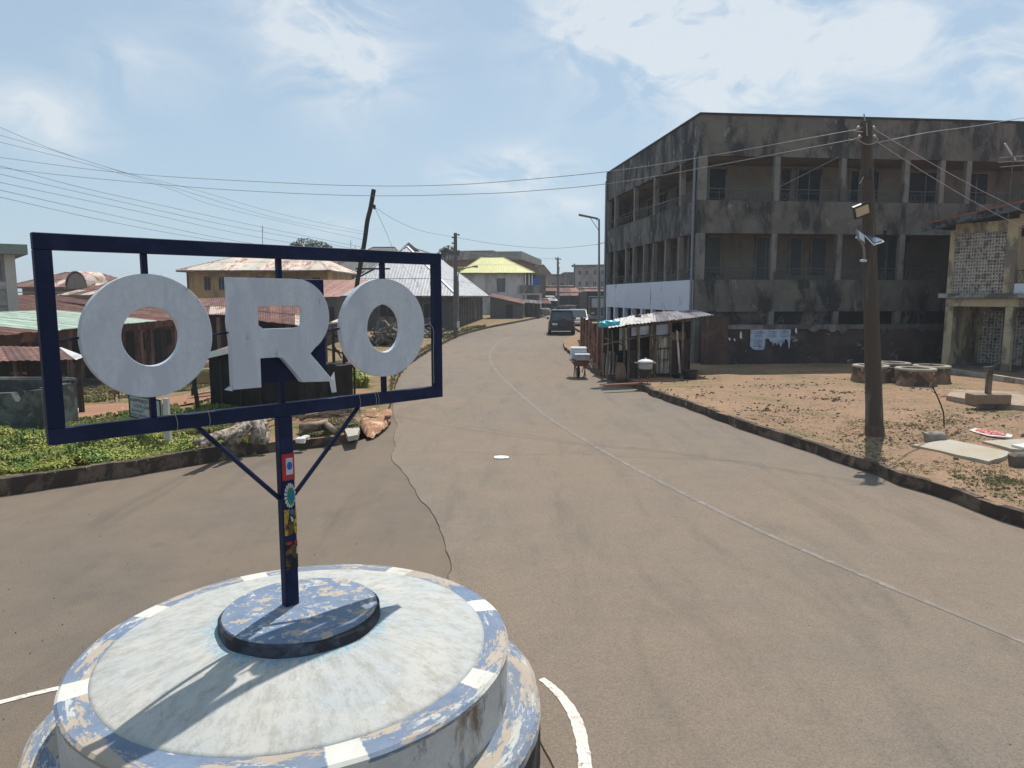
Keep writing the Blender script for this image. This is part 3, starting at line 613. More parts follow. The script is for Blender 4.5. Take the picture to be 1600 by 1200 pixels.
# spandrel bands: right (a) face and left (b) face
bpart('parapet', [(0, La, 0, T, Zs['o3'], Zs['top'])], M_conc); bpart('parapet', [(0, T, T + .003, Lb, Zs['o3'], Zs['top'])], M_conc_side)
bpart('coping', [(-.05, La, -.05, T + .05, Zs['top'] + .002, Zs['top'] + .07)], M_darkwood); bpart('coping', [(-.05, T + .05, T + .055, Lb, Zs['top'] + .002, Zs['top'] + .07)], M_darkwood)
bpart('spandrel', [(0, La, 0, T, Zs['o1'], Zs['o2'])], M_conc); bpart('spandrel', [(0, T, T + .003, Lb, Zs['o1'], Zs['o2'])], M_conc_side)
bpart('spandrel', [(0, La, 0, T, Zs['w0'], Zs['w1'])], M_conc); bpart('white_band', [(0, T, T + .003, Lb, Zs['w0'], Zs['w1'])], M_white)
bpart('floor_slab', [(T, La, T, Lb, Zs['o2'] - .3, Zs['o2'] - .1), (T, La, T, Lb, Zs['w1'] - .3, Zs['w1'] - .1), (T, La, T, Lb, Zs['o3'] + .02, Zs['o3'] + .2)], M_inner)
bpart('inner_wall', [(DEP, La, DEP, DEP + .2, 0, Zs['o3'])], M_inner); bpart('inner_wall', [(DEP, DEP + .2, DEP + .2, Lb, 0, Zs['o3'])], M_inner)
bpart('end_wall', [(.0, La, Lb, Lb + .2, 0, Zs['top'])], M_conc_side); bpart('end_wall', [(La, La + .2, 0, Lb + .2, 0, Zs['top'])], M_conc_side)
cw = .22
acols = [0.0, 3.18, 5.92, 8.6, 10.12, 11.26, 13.9, 16.6, 19.3, 22, 24.7]
for lv, (z0, z1) in enumerate(((Zs['w1'], Zs['o1']), (Zs['o2'], Zs['o3']))):
    for i, a in enumerate(acols):
        if lv == 0 and i in (4,): continue
        x0, x1 = (0, .34) if i == 0 else (a - cw / 2, a + cw / 2)
        bpart('column', [(x0, x1, -.003 if i else 0, T - .005, z0, z1)], M_col, .01)
for b in (2.0, 3.6, 5.27, 6.6, 8.3, 9.6, 11.8, 13.3): bpart('column', [(.0, T - .005, b - .09, b + .09, Zs['w1'], Zs['o1'])], M_col, .01)
for b in (2.0, 5.27, 8.3, 11.8, 13.3): bpart('column', [(.0, T - .005, b - .1, b + .1, Zs['o2'], Zs['o3'])], M_col, .01)
for b in (.5, 2.0, 3.6, 5.27, 6.8, 8.3, 9.8, 11.6, 13.2): bpart('column', [(.0, T - .005, b - .12, b + .12, 0, Zs['w0'])], M_white, .01)
for a in (0.12, 3.18, 5.92, 8.6, 11.26, 13.9): bpart('column', [(a - .12, a + .12, -.004, T, 0, Zs['w0'])], M_col, .01)
# ground floor front: closed bays set back under the band, in a darker mottled colour
M_bay = mat('dark_bay_wall', (.11, .1, .09), var=.3, scale=1, stain=(.035, .035, .035), stain_amt=.6, stain_scale=.9, stretch=(1, 1, .6), stain2=(.2, .15, .1), amt2=.25, scale2=1.2, bump=.3)
for a0, a1 in ((.24, 3.06), (3.3, 5.8), (8.72, 11.14), (11.38, 13.78)): bpart('bay_wall', [(a0, a1, .12, .2, 0, Zs['w0'])], M_bay)
bpart('bay_wall', [(6.04, 8.48, .12, .2, 0, .9)], M_bay)
# doors, windows and shutters on the veranda walls
M_door = mat('grey_blue_door', (.075, .085, .085), var=.2, bump=.1, rough=.6); M_doord = mat('dark_door', (.03, .035, .04), var=.2, bump=.1)
def bdoor(a, w, z0, h, mt, nm='door', face='a'):
    g = (lambda x, y, z: BB(x, DEP - y, z)) if face == 'a' else (lambda x, y, z: BB(DEP - y, x, z))
    m = MB(); m.fbox(g, a, a + .06, 0, .06, z0, z0 + h); m.fbox(g, a + w - .06, a + w, 0, .06, z0, z0 + h); m.fbox(g, a, a + w, 0, .065, z0 + h, z0 + h + .07)
    o = m.build(nm, M_col, bg); p = MB(); p.fbox(g, a + .06, a + w - .06, .002, .03, z0 + .002, z0 + h - .002); p.build('door_leaf' if nm == 'door' else 'shutter', mt, o)
    if w > .9:
        q = MB(); c = a + w / 2; q.fbox(g, c - .025, c + .025, .031, .05, z0 + .003, z0 + h - .003); q.build('mullion', M_col, o)
zf = Zs['w1'] - .1; zt = Zs['o2'] - .1
for a, w in ((.35, .5), (1.05, .8), (3.3, .95), (4.8, .6), (5.75, .75), (8.3, .9), (9.2, 1.0), (12.2, 1.0), (14.5, 1.0), (17, 1.1)): bdoor(a, w, zf + .35 if w < .9 else zf + .12, 1.55 if w < .9 else 1.78, M_door, 'window_frame' if w < .9 else 'door')
for a, w in ((.55, .5), (1.15, .8), (4.25, .5), (5.0, 1.1), (7.35, .45), (8.2, .5), (10.0, 1.6), (12.6, 1.1), (15.4, 1.2), (18.5, 1.1)): bdoor(a, w, zt + .12, 1.5, M_doord, 'door')
for b, w in ((2.6, .8), (4.6, .9), (6.9, .8), (9.2, .9), (11.3, .8)):
    bdoor(b, w, zf + .25, 1.6, M_door, 'window_frame', 'b'); bdoor(b - .4, w + .2, zt + .12, 1.5, M_doord, 'door', 'b')
# balustrades with curled ironwork in the middle of each bay
M_iron = mat('old_rail_iron', (.11, .105, .095), var=.2, bump=.1, rough=.6)
def rail(a0, a1, z, face='a', h=.46, curls=True):
    g = (lambda x, y, zz: BB(x, y, zz)) if face == 'a' else (lambda x, y, zz: BB(y, x, zz))
    m = MB(); m.tube([g(a0, .1, z + h), g(a1, .1, z + h)], .018, 6); m.tube([g(a0, .1, z + .06), g(a1, .1, z + .06)], .012, 5); L = a1 - a0
    m.tube([g(a0, .1, z + h - .14), g(a1, .1, z + h - .14)], .009, 5)
    for i in range(int(L / .5) + 1): x = a0 + .02 + (L - .04) * i / max(1, int(L / .5)); m.tube([g(x, .1, z), g(x, .1, z + h)], .01, 5)
    if curls:
        c0, c1 = (a0, a0 + L * .42) if int(a0 * 7) % 2 else (a0 + L * .3, a1)
        x = c0 + .1
        while x < c1 - .08:
            m.tube([g(x + .075 * math.cos(t * .785), .1, z + .19 + .1 * math.sin(t * .785)) for t in range(9)], .009, 4, caps=False); x += .17
    m.build('balustrade', M_iron, bg)
pa = acols[:7]
for a0, a1 in zip(pa, pa[1:]):
    if a1 - a0 > 1.3: rail(a0 + (.34 if a0 == 0 else .12), a1 - .12, Zs['o2'])
ga = [0, 3.18, 5.92, 8.6, 11.26, 13.9]
for a0, a1 in zip(ga, ga[1:]): rail(a0 + (.34 if a0 == 0 else .12), a1 - .12, Zs['w1'])
gb_ = [.25, 2.0, 3.6, 5.27, 6.6, 8.3, 9.6, 11.8, 13.3]
for a0, a1 in zip(gb_, gb_[1:]): rail(a0 + .1, a1 - .1, Zs['w1'], 'b', .42)
for a0, a1 in ((.25, 2.0), (2.0, 5.27), (5.27, 8.3), (8.3, 11.8), (11.8, 13.3)): rail(a0 + .1, a1 - .1, Zs['o2'], 'b', .42, False)
m = MB(); m.tube([BB(-.09, .22, 1.0), BB(-.09, .22, 8.0)], .055, 10); m.tube([BB(-.09, .22, 8.0), BB(-.02, .3, 8.2)], .07, 10); dp = m.build('drainpipe', M_steel, bg, smooth=False)
m = MB(); [m.tube([BB(-.09, .22, z), BB(-.09, .22, z + .07)], .068, 10) for z in (2.2, 4.3, 6.2)]; m.build('pipe_clamp', M_steel, dp)
m = MB(); m.tube([BB(-.07, Lb - .1, .2), BB(-.07, Lb - .1, 9.3 + zc)], .06, 8); m.build('drainpipe', M_steel, bg)

# low red mud wall in front of it, with torn notices
mw = thing('mud_wall', 'low red brown mud perimeter wall with plaster coping in front of the derelict block', 'wall', tuple(BB(4, -.9, 0)))
WF = lambda a, b, z: BB(a, b - 1.0, z)
m = MB(); A0, A1 = .55, 9.9; nseg = 40
for i in range(nseg):
    a0 = A0 + (A1 - A0) * i / nseg; a1 = A0 + (A1 - A0) * (i + 1) / nseg; t0 = .04 * noise.noise(Vector((a0, 0, 0))); t1 = .04 * noise.noise(Vector((a1, 0, 0)))
    m.hexa([WF(a0, t0 - .05, -.05), WF(a1, t1 - .05, -.05), WF(a1, .25, -.05), WF(a0, .25, -.05), WF(a0, t0, 1.44), WF(a1, t1, 1.44), WF(a1, .25, 1.44), WF(a0, .25, 1.44)])
m.build('wall_body', M_mud, mw)
m = MB(); xs_ = [A0 + (A1 - A0) * i / 60 for i in range(61)]
top = [(a, 1.52) for a in xs_]; bot = [(a, 1.36 - .16 * max(0, noise.noise(Vector((a * 1.7, 5, 0)))) - .12 * (noise.noise(Vector((a * 6, 2, 0))) > .1)) for a in reversed(xs_)]
m.prism(top + bot, lambda a, z: WF(a, -.085, z), lambda a, z: WF(a, .27, z)); m.build('coping', M_greyw, mw)
m = MB(); m.fbox(WF, .0, .9, -.12, .3, -.05, 1.85); m.build('wall_pillar', mat('red_pillar', (.13, .07, .055), var=.3, stain=(.08, .05, .04), stain_amt=.6, bump=.4), mw)
# notice sheets
no = thing('torn_poster', 'torn pale blue paper notices with three columns of print stuck on the red mud wall', 'poster', tuple(WF(1.9, -.1, 1.0)))
M_paper = mat('blue_white_paper', (.43, .50, .60), var=.06, stain=(.3, .33, .38), stain_amt=.4, stain_scale=5, bump=.05, rough=.8)
pp = [(1.80, 1.34), (3.42, 1.35), (3.43, 1.27), (3.42, 1.1), (3.41, .62), (3.37, .6), (3.33, .86), (3.28, .97), (3.2, .95), (3.17, .78), (3.13, .94), (3.08, .72), (3.04, .66), (2.98, .8), (3.05, .93), (2.93, .78), (2.86, .74), (2.83, .84), (2.76, .8), (2.74, .7), (2.68, .86), (2.6, .88), (2.56, .98), (2.47, 1.0), (2.42, .97), (2.40, .7), (2.37, .6), (2.33, .56), (2.02, .56), (1.92, .6), (1.84, .68), (1.8, .7)]
m = MB(); m.prism(pp, lambda a, z: WF(a, -.113, z), lambda a, z: WF(a, -.107, z)); m.build('paper', M_paper, no)
m = MB(); rr = random.Random(3)
for cx_, rows in ((1.93, (1.25, 1.19, 1.11, 1.05, .93, .87, .81, .74, .68)), (2.5, (1.25, 1.19, 1.11, 1.05)), (3.0, (1.27, 1.2, 1.12, 1.06))):
    for z in rows:
        x = cx_ + rr.uniform(0, .04)
        while x < cx_ + .33:
            w = rr.uniform(.018, .05); m.fbox(WF, x, x + w, -.1145, -.1135, z, z + rr.uniform(.018, .034)); x += w + rr.uniform(.008, .02)
tx = m.build('printed_lines', mat('ink_blue', (.05, .08, .13), bump=0), no)
for (a, z, h) in ((1.4, .98, .3), (1.15, .9, .1), (3.62, 1.18, .22), (.95, .92, .12)):
    m = MB(); m.prism([(a, z + h), (a + .05, z + h * .9), (a + .07, z + .03), (a + .03, z), (a - .03, z + .1)], lambda p, q: WF(p, -.105, q), lambda p, q: WF(p, -.1, q))
    m.build('paper_scrap', M_whitesheet, no)

# ------------------------------------------------------------------ cream house at the right edge
H0 = hit(1470, 573); H0.z = KERB
HF = frame(H0, 148.0, 58.0)
ho = thing('cream_house', 'cream two storey house with breeze block screens and rusty roof at the right edge', 'house', tuple(H0))
def hpart(nm, boxes, mt, bev=0.0, par=ho):
    m = MB(); [m.fbox(HF, *b) for b in boxes]; return m.build(nm, mt, par, bevel=bev)
zsl = 2.68
hpart('pillar', [(0, .28, 0, .28, 0, 2.25)], M_cream, .01); hpart('pillar', [(2.0, 2.24, 0, .24, 0, 2.25)], M_cream, .01); hpart('pillar', [(4.4, 4.64, 0, .24, 0, 2.25)], M_cream, .01)
hpart('beam', [(0, 7, .0, .26, 2.25, 2.55)], M_cream, .01); hpart('balcony_slab', [(-.2, 7, -.18, 6, 2.552, 2.72)], mat('pale_slab', (.4, .38, .34), var=.15, stain=(.12, .11, .1), stain_amt=.6, bump=.2), .01)
hpart('side_wall', [(0, .2, .285, 6, 0, 2.25)], M_cream)
hpart('back_wall', [(.2, 7, 2.0, 2.2, 0, 2.55)], M_cream); hpart('floor', [(0.2, 7, .25, 2, -.02, .1)], M_greyw)
hpart('upper_wall', [(.0, .16, .0, .2, 2.722, 5.0), (.16, 1.86, 0, .2, 4.86, 5.22)], M_cream)
hpart('upper_pillar', [(1.86, 2.2, -.02, .24, 2.722, 5.25)], M_cream, .01)
hpart('upper_wall', [(2.0, 7, 1.5, 1.7, 2.722, 5.4)], M_cream); hpart('upper_side_wall', [(0, .16, .205, 6, 2.722, 5.0)], M_cream); hpart('upper_beam', [(2.2, 7, .0, .2, 5.0, 5.4)], M_cream)
hpart('parapet', [(2.2, 7, .02, .14, 2.722, 3.05)], M_white); hpart('door', [(2.75, 3.35, 1.46, 1.5, 2.73, 4.3)], M_dark); hpart('door', [(2.5, 3.0, 1.95, 2.0, .1, 1.9)], M_dark)
hpart('stair', [(3.0, 5.5, .9, 1.9, .1, .9), (3.0, 4.6, .9, 1.9, .9, 1.1)], M_greyw)
# breeze blocks: one shared mesh, each block an object
def breeze_mesh(w, h, d):
    m = MB(); bx = lambda x0, x1, z0, z1: m.box(x0, x1, 0, d, z0, z1); f = .02
    bx(0, w, 0, f); bx(0, w, h - f, h); bx(0, f, f, h - f); bx(w - f, w, f, h - f)
    bx(w * .5 - .016, w * .5 + .016, f, h * .38); bx(w * .5 - .016, w * .5 + .016, h * .62, h - f)
    bx(f, w * .34, h * .38, h * .5); bx(w * .66, w - f, h * .5, h * .62)
    m.bar((w * .22, d / 2, h * .36), (w * .78, d / 2, h * .64), .035, d * .9)
    o = m.build('tmpbb', M_block, recalc=False, base=(0, 0, 0)); me = o.data; bpy.data.objects.remove(o); return me
bm1 = breeze_mesh(.185, .232, .1)
rz = math.atan2(HF.ea.y, HF.ea.x)
def place_mesh(me, nm, par, loc, rz=0.0):
    o = bpy.data.objects.new(nm, me); col.objects.link(o); o.parent = par; w = INV[par.name]; o.matrix_local = w @ Matrix.Translation(loc) @ Matrix.Rotation(rz, 4, 'Z'); INV[o.name] = (Matrix.Translation(loc) @ Matrix.Rotation(rz, 4, 'Z')).inverted(); return o
for r in range(9):
    for c_ in range(9): place_mesh(bm1, 'breeze_block', ho, HF(.165 + c_ * .188, .04, 2.73 + r * .236), rz)
bm2 = breeze_mesh(.24, .24, .1)
for r in range(8):
    for c_ in range(6): place_mesh(bm2, 'breeze_block', ho, HF(.5 + c_ * .245, 1.6, .12 + r * .245), rz)
m = MB()
m.tube([HF(2.2, .08, 3.5), HF(6, .08, 3.5)], .02, 6); m.tube([HF(2.2, .08, 3.08), HF(6, .08, 3.08)], .015, 6)
x = 2.25
while x < 5.8: m.tube([HF(x, .08, 3.08), HF(x + .14, .08, 3.5)], .009, 4); m.tube([HF(x + .14, .08, 3.08), HF(x, .08, 3.5)], .009, 4); x += .14
m.build('balcony_rail', M_iron, ho)
e0 = HF(-.75, -.6, 4.98); e1 = HF(7, -.6, 6.15)
m = MB(); m.hexa([e0, e1, e1 + HF.eb * .03, e0 + HF.eb * .03] + [p + Vector((0, 0, .24)) for p in (e0, e1, e1 + HF.eb * .03, e0 + HF.eb * .03)]); m.build('fascia', mat('grey_fascia', (.12, .13, .14), var=.3, stain=(.03, .03, .03), stain_amt=.5, stain_scale=2.2), ho)
sheets(ho, e0 + Vector((-.05, -.05, .26)), e0 + HF.eb * 7 + Vector((0, 0, .26)), e1 + HF.eb * 7 + Vector((0, 0, .27)), e1 + Vector((0, -.05, .27)), 9, mat('terracotta_roof_sheet', (.42, .2, .13), var=.15, stain=(.3, .15, .1), stain_amt=.4, rnd=.1, bump=.05), pitch=.16, amp=.025)
m = MB(); so = [e0 + HF.eb * .04, e1 + HF.eb * .04, e1 + HF.eb * 2.6, e0 + HF.eb * 2.6]; m.hexa([p + Vector((0, 0, .16)) for p in so] + [p + Vector((0, 0, .19)) for p in so]); m.build('soffit', M_greyw, ho)
an = thing('tv_antenna', 'thin television antenna mast with horizontal rods above the cream house roof', 'antenna', tuple(HF(2.3, -.3, 5.9)))
B_ = HF(2.3, -.3, 5.9); tp = W(1583, 245, B_.y - .2); bt = Vector((tp.x, tp.y, 5.2)); m = MB(); m.tube([bt, tp + Vector((0, 0, .1))], .018, 6); m.build('mast', M_iron, an)
for dz, w in ((.0, .5), (-.15, .55), (-.3, .45)):
    m = MB(); m.tube([tp + Vector((-w * .9, 0, dz - .03)), tp + Vector((w, 0, dz + .04))], .012, 5); m.build('rod', M_wirel, an)
m = MB(); m.bar(tp + Vector((-.35, -.05, .42)), tp + Vector((.15, .1, -.08)), .05, .03); m.build('boom', M_whitep, an)
# low kerb and ground slab before the cream house
m = MB(); kp = [hit(*p) for p in ((1485, 583), (1540, 591), (1600, 601), (1660, 612))]
for a, b in zip(kp, kp[1:]): m.bar(a + Vector((0, 0, .05)), b + Vector((0, 0, .05)), .16, .22)
tag(m.build('plot_kerb', mat('pale_kerb', (.42, .38, .32), var=.15, stain=(.2, .16, .12), stain_amt=.5, bump=.3)), 'long low pale kerb crossing the yard before the cream house', 'kerb')

# ------------------------------------------------------------------ timber power pole with lamps
P0 = hit(1367, 680); P0.z = KERB; PY = P0.y
ptop = W(1353, 190, PY)
po = thing('power_pole', 'thick weathered wooden power pole standing in the right dirt yard', 'power pole', tuple(P0))
pts = [P0.lerp(ptop, t / 10) for t in range(11)]; pts[0] = P0 - Vector((0, 0, .1))
m = MB(); m.tube(pts, [.165, .15, .145, .138, .132, .125, .118, .112, .106, .1, .095], 12); m.build('pole', M_polewood, po, smooth=False)
m = MB(); m.tube([P0 + Vector((0, 0, -.05)), P0.lerp(ptop, .035) + Vector((0, 0, 0))], [.175, .166], 12); m.build('pole_foot', mat('reddened_foot', (.13, .085, .062), var=.3, bump=.5), po)
ins = []
for px_, py_ in ((1341, 200), (1365, 200), (1343, 214), (1366, 214)):
    q = W(px_, py_, PY - .05); ins.append(q); m = MB(); m.tube([W(1353, py_, PY), q], .02, 6); m.lathe(q - Vector((0, 0, .03)), [(.0, 0), (.03, .01), (.035, .04), (.02, .06), (.0, .07)], 8); m.build('insulator', M_wirel, po)
m = MB(); m.tube([W(1352, 193, PY), W(1350, 178, PY)], .012, 5); m.tube([W(1355, 212, PY - .12), W(1354, 192, PY - .12)], .01, 5); m.build('pole_pin', M_wirel, po)
for k, pp_ in enumerate(([(1326, 216), (1330, 219), (1338, 216), (1341, 219), (1352, 225), (1362, 225), (1370, 221), (1371, 217), (1366, 213)], [(1334, 203), (1338, 205), (1348, 206)], [(1349, 276), (1346, 283), (1343, 287)])):
    m = MB(); m.tube(spl([W(a, b, PY - .15) for a, b in pp_], 4), .008, 5); m.build('jumper_wire', M_wirel, po)
m = MB(); m.tube([W(1361, 265, PY - .1), W(1361, 280, PY - .1)], .02, 6); m.tube([W(1346, 279, PY - .13), W(1362, 277, PY - .13)], .012, 6); m.build('pole_clamp', M_black, po)
# flood lamps
def panel(nm, quad, th, mt, par):
    q = [Vector(p) for p in quad]; n = (q[1] - q[0]).cross(q[2] - q[1]).normalized() * th; m = MB(); m.hexa([p for p in q] + [p + n for p in q]); return m.build(nm, mt, par)
fl = thing('flood_light', 'square yellowish flood lamp tilted down, upper lamp on the wooden power pole', 'lamp', tuple(W(1349, 328, PY - .3)))
c = W(1347, 329, PY - .35); u = Vector((.88, -.1, .36)).normalized(); v = Vector((.36, .35, -.75)).normalized(); n = u.cross(v).normalized()
mk = lambda a, b, o: c + u * a + v * b + n * o
sgn = -1 if n.y < 0 else 1
def lamp_box(nm, hw, hh, o0, o1, mt, par):
    m = MB(); m.hexa([mk(-hw, -hh, o0), mk(hw, -hh, o0), mk(hw, hh, o0), mk(-hw, hh, o0), mk(-hw, -hh, o1), mk(hw, -hh, o1), mk(hw, hh, o1), mk(-hw, hh, o1)]); return m.build(nm, mt, par, bevel=.004)
s_ = 1 if n.dot(Vector((0, 0, CAM_H)) - c) > 0 else -1
lamp_box('housing', .145, .12, -.06 * s_, .01 * s_, M_black, fl); lamp_box('reflector', .115, .085, .0105 * s_, .014 * s_, mat('lamp_amber', (.52, .43, .28), var=.1, rough=.3, bump=0), fl)
m = MB(); m.tube([c - n * s_ * .05, W(1356, 330, PY)], .015, 6); m.build('bracket', M_black, fl)
f2 = thing('solar_flood_light', 'small white framed solar lamp with tilted panel, lower lamp on the wooden power pole', 'lamp', tuple(W(1352, 370, PY - .3)))
q = [W(1339, 358, PY - .3), W(1350, 366, PY - .22), W(1352, 381, PY - .28), W(1342, 374, PY - .36)]
panel('lamp_head', q, .03, M_steel, f2); qi = [sum(q, Vector()) / 4 + (p - sum(q, Vector()) / 4) * .78 + (q[1] - q[0]).cross(q[2] - q[1]).normalized() * -.004 for p in q]; panel('lamp_glass', qi, -.003, M_whitep, f2)
sp = [W(1352, 366, PY - .2), W(1367, 371, PY - .55), W(1383, 377, PY - .3), W(1366, 382, PY - .1)]
sp = [Vector(W(1351, 367, PY - .05)), Vector(W(1366, 371, PY + .1)), Vector(W(1382, 377, PY - .35)), Vector(W(1366, 382, PY - .5))]
panel('solar_frame', sp, .02, M_whitesheet, f2); ci = sum(sp, Vector()) / 4; nn_ = (sp[1] - sp[0]).cross(sp[2] - sp[1]).normalized(); nn_ = nn_ if nn_.z > 0 else -nn_
panel('solar_cell', [ci + (p - ci) * .86 + nn_ * .021 for p in sp], .002, mat('solar_cell_blue', (.12, .16, .24), rough=.15, bump=0, spec=.8), f2)
m = MB(); m.tube(spl([W(1346, 378, PY - .3), W(1350, 390, PY - .24), W(1351, 408, PY - .17)], 4), .02, 8); m.build('lamp_arm', M_steel, f2)
m = MB(); m.lathe(W(1349, 407, PY - .2), [(.0, -.03), (.06, -.02), (.06, .01), (.0, .03)], 10); m.build('sensor', M_whitep, f2)
m = MB(); m.lathe(W(1339, 371, PY - .3), [(.0, -.02), (.03, -.01), (.03, .01), (.0, .02)], 8); m.build('sensor', M_whitep, f2)
hb = MB(); w_ = W(1383, 362, PY - .1); hb.tube([w_ + Vector((-.02, 0, .2)), w_ + Vector((0, 0, .05))], .005, 4); hb.lathe(w_, [(0, -.06), (.03, -.05), (.035, .03), (0, .05)], 8); hb.tube([w_, w_ - Vector((-.03, 0, .5))], .004, 4)
tag(hb.build('hanging_cable_box', M_darkwood), 'small dark cable box dangling right of the lower pole lamp', 'cable box')

# ------------------------------------------------------------------ well of joined rings
wc = hit(1408, 596); wc.z = KERB
we = thing('stone_well', 'low clover shaped ring well of red masonry with pale rims behind the wooden pole', 'well', tuple(wc))
M_wellw = mat('well_masonry', (.27, .16, .105), var=.3, scale=2.5, stain=(.08, .055, .04), stain_amt=.6, stain_scale=1.5, stain2=(.4, .3, .22), amt2=.25, scale2=3, bump=.6); M_wellt = mat('well_rim', (.36, .31, .25), var=.15, stain=(.14, .11, .09), stain_amt=.3, bump=.3)
def ringwall(cx_, cy_, r, h, nm):
    m = MB(); m.lathe((cx_, cy_, KERB), [(r * 1.06, -.05), (r, .15), (r, h), (r * .995, h + .001)], 36)
    m.f = m.f[:-2]; m.mi = m.mi[:-2]; m.lathe((cx_, cy_, KERB), [(r * .72, h - .01), (r * .70, .02), (.01, .02)], 36); m.f = m.f[:-2]; m.mi = m.mi[:-2]
    for v in m.v: v.x += .03 * noise.noise(v * 2); v.y += .03 * noise.noise(v * 2 + Vector((3, 3, 3)))
    o = m.build(nm, M_wellw, we, recalc=False)
    m = MB(); m.lathe((cx_, cy_, KERB), [(r * 1.015, h - .02), (r * 1.01, h + .03), (r * .98, h + .045), (r * .72, h + .045), (r * .70, h + .03), (r * .70, h - .03)], 36); m.f = m.f[:-2]; m.mi = m.mi[:-2]
    for v in m.v: v.x += .03 * noise.noise(v * 2); v.y += .03 * noise.noise(v * 2 + Vector((3, 3, 3)))
    m.build('rim', M_wellt, o, recalc=False)
for dx, dy, r in ((-.92, .1, .52), (.92, .0, .52), (.25, 1.0, .52), (.0, -.75, .55)): ringwall(wc.x + dx, wc.y + dy, r, .46, 'well_ring')
for (a, b) in (((-.92, .1), (.0, -.75)), ((.0, -.75), (.92, 0)), ((.92, 0), (.25, 1.0)), ((.25, 1.0), (-.92, .1))):
    a = Vector((wc.x + a[0], wc.y + a[1], KERB + .22)); b = Vector((wc.x + b[0], wc.y + b[1], KERB + .22)); d = (b - a).normalized(); m = MB(); m.bar(a + d * .42, b - d * .42, .2, .5); m.build('link_wall', M_wellw, we)
# cement plinth with short post
pc = hit(1552, 632); pc.z = KERB
pl = thing('cement_platform', 'low six sided cement platform right of the clover shaped well', 'platform', tuple(pc))
hexp = [hit(*p) for p in ((1478, 626), (1543, 637), (1600, 643), (1690, 640), (1640, 622), (1490, 616))]
m = MB(); m.prism([(p.x, p.y) for p in hexp], lambda a, b: Vector((a, b, KERB)), lambda a, b: Vector((a, b, KERB + .13))); m.build('slab', mat('sandy_cement', (.36, .28, .2), var=.15, stain=(.2, .15, .1), stain_amt=.4, bump=.3), pl)
bc = hit(1543, 630, dz=.13)
cr = thing('post_block', 'short wooden post rising from a cement block on the low platform', 'post', tuple(bc))
m = MB(); m.box(bc.x - .42, bc.x + .42, bc.y - .2, bc.y + .2, KERB + .13, KERB + .36); m.build('block', mat('brown_block', (.27, .19, .13), bump=.4, var=.2), cr, bevel=.015)
m = MB(); m.box(bc.x - .06, bc.x + .04, bc.y - .05, bc.y + .05, KERB + .361, KERB + .92); m.build('stub', M_wood, cr); m = MB(); m.bar(bc + Vector((-.16, 0, .83)), bc + Vector((.12, .05, .86)), .04); m.bar(bc + Vector((0, 0, .84)), bc + Vector((.14, -.1, .95)), .03); m.build('tap', M_greyw, cr)
def rock(nm, c, sx, sy, sz, mt, label=None, cat=None, group=None, seed=0, par=None):
    bm = bmesh.new(); bmesh.ops.create_icosphere(bm, subdivisions=2, radius=1)
    for v in bm.verts:
        k = 1 + .35 * noise.noise(v.co * 1.3 + Vector((seed * 3.1, 0, 0))); v.co = Vector((max(-.75, min(.75, v.co.x * k)) * sx * 1.25, max(-.75, min(.75, v.co.y * k)) * sy * 1.25, max(-.5, min(.7, v.co.z * k)) * sz * 1.3))
    me = bpy.data.meshes.new(nm); bm.to_mesh(me); bm.free(); me.materials.append(mt); o = bpy.data.objects.new(nm, me); col.objects.link(o)
    if par: o.parent = par; o.location = INV[par.name] @ Vector(c)
    else: o.location = c
    if label: tag(o, label, cat, group)
    return o
M_blockst = mat('grey_block_stone', (.3, .26, .21), var=.25, scale=4, stain=(.12, .1, .08), stain_amt=.4, bump=.6)
rock('stone_block', hit(1540, 637) + Vector((0, 0, .06)), .22, .13, .12, M_blockst, 'pale angular stone leaning on the front edge of the cement platform', 'stone', seed=1)
rock('stone_block', hit(1461, 690) + Vector((0, 0, .07)), .2, .11, .12, M_blockst, 'grey flat topped stone beside the large cement slab, near the bent stick', 'stone', seed=2)
rock('stone_block', hit(1600, 728) + Vector((0, 0, .08)), .24, .12, .14, mat('dark_stone', (.13, .1, .08), bump=.6, var=.3), 'dark brown stone at the right edge touching the large cement slab', 'stone', seed=3)
def slab(px, label, h=.05):
    q = [hit(*p) for p in px]; q2 = []
    for a, b in zip(q, q[1:] + q[:1]):
        for k in range(5): w = a.lerp(b, k / 5); q2.append((w.x + .03 * noise.noise(w * 3), w.y + .03 * noise.noise(w * 3 + Vector((4, 4, 4)))))
    m = MB(); m.prism(q2, lambda a, b: Vector((a, b, KERB - .02)), lambda a, b: Vector((a, b, KERB + h))); tag(m.build('cement_slab', mat('pale_cement', (.42, .38, .31), var=.1, scale=3, stain=(.38, .32, .23), stain_amt=.5, bump=.25), base=tuple(q[0])), label, 'slab')
slab([(1425, 699), (1483, 691), (1575, 710), (1574, 716), (1545, 726), (1500, 716)], 'large pale cement slab lying flat on the dirt by the grey stone')
slab([(1534, 693), (1620, 688), (1760, 700), (1700, 716), (1580, 706)], 'second pale cement slab at the right edge, partly out of frame')
m = MB(); q = [hit(*p, dz=.05) for p in ((1514, 670), (1524, 669), (1560, 675), (1583, 681), (1580, 684), (1545, 679), (1522, 673))]
m.prism([(p.x, p.y) for p in q], lambda a, b: Vector((a, b, KERB + .02)), lambda a, b: Vector((a, b, KERB + .05 + .02 * math.sin(a * 9)))); lb = m.build('crumpled_banner', M_whitebit)
tag(lb, 'crumpled red and white plastic banner strip lying on the dirt', 'litter')
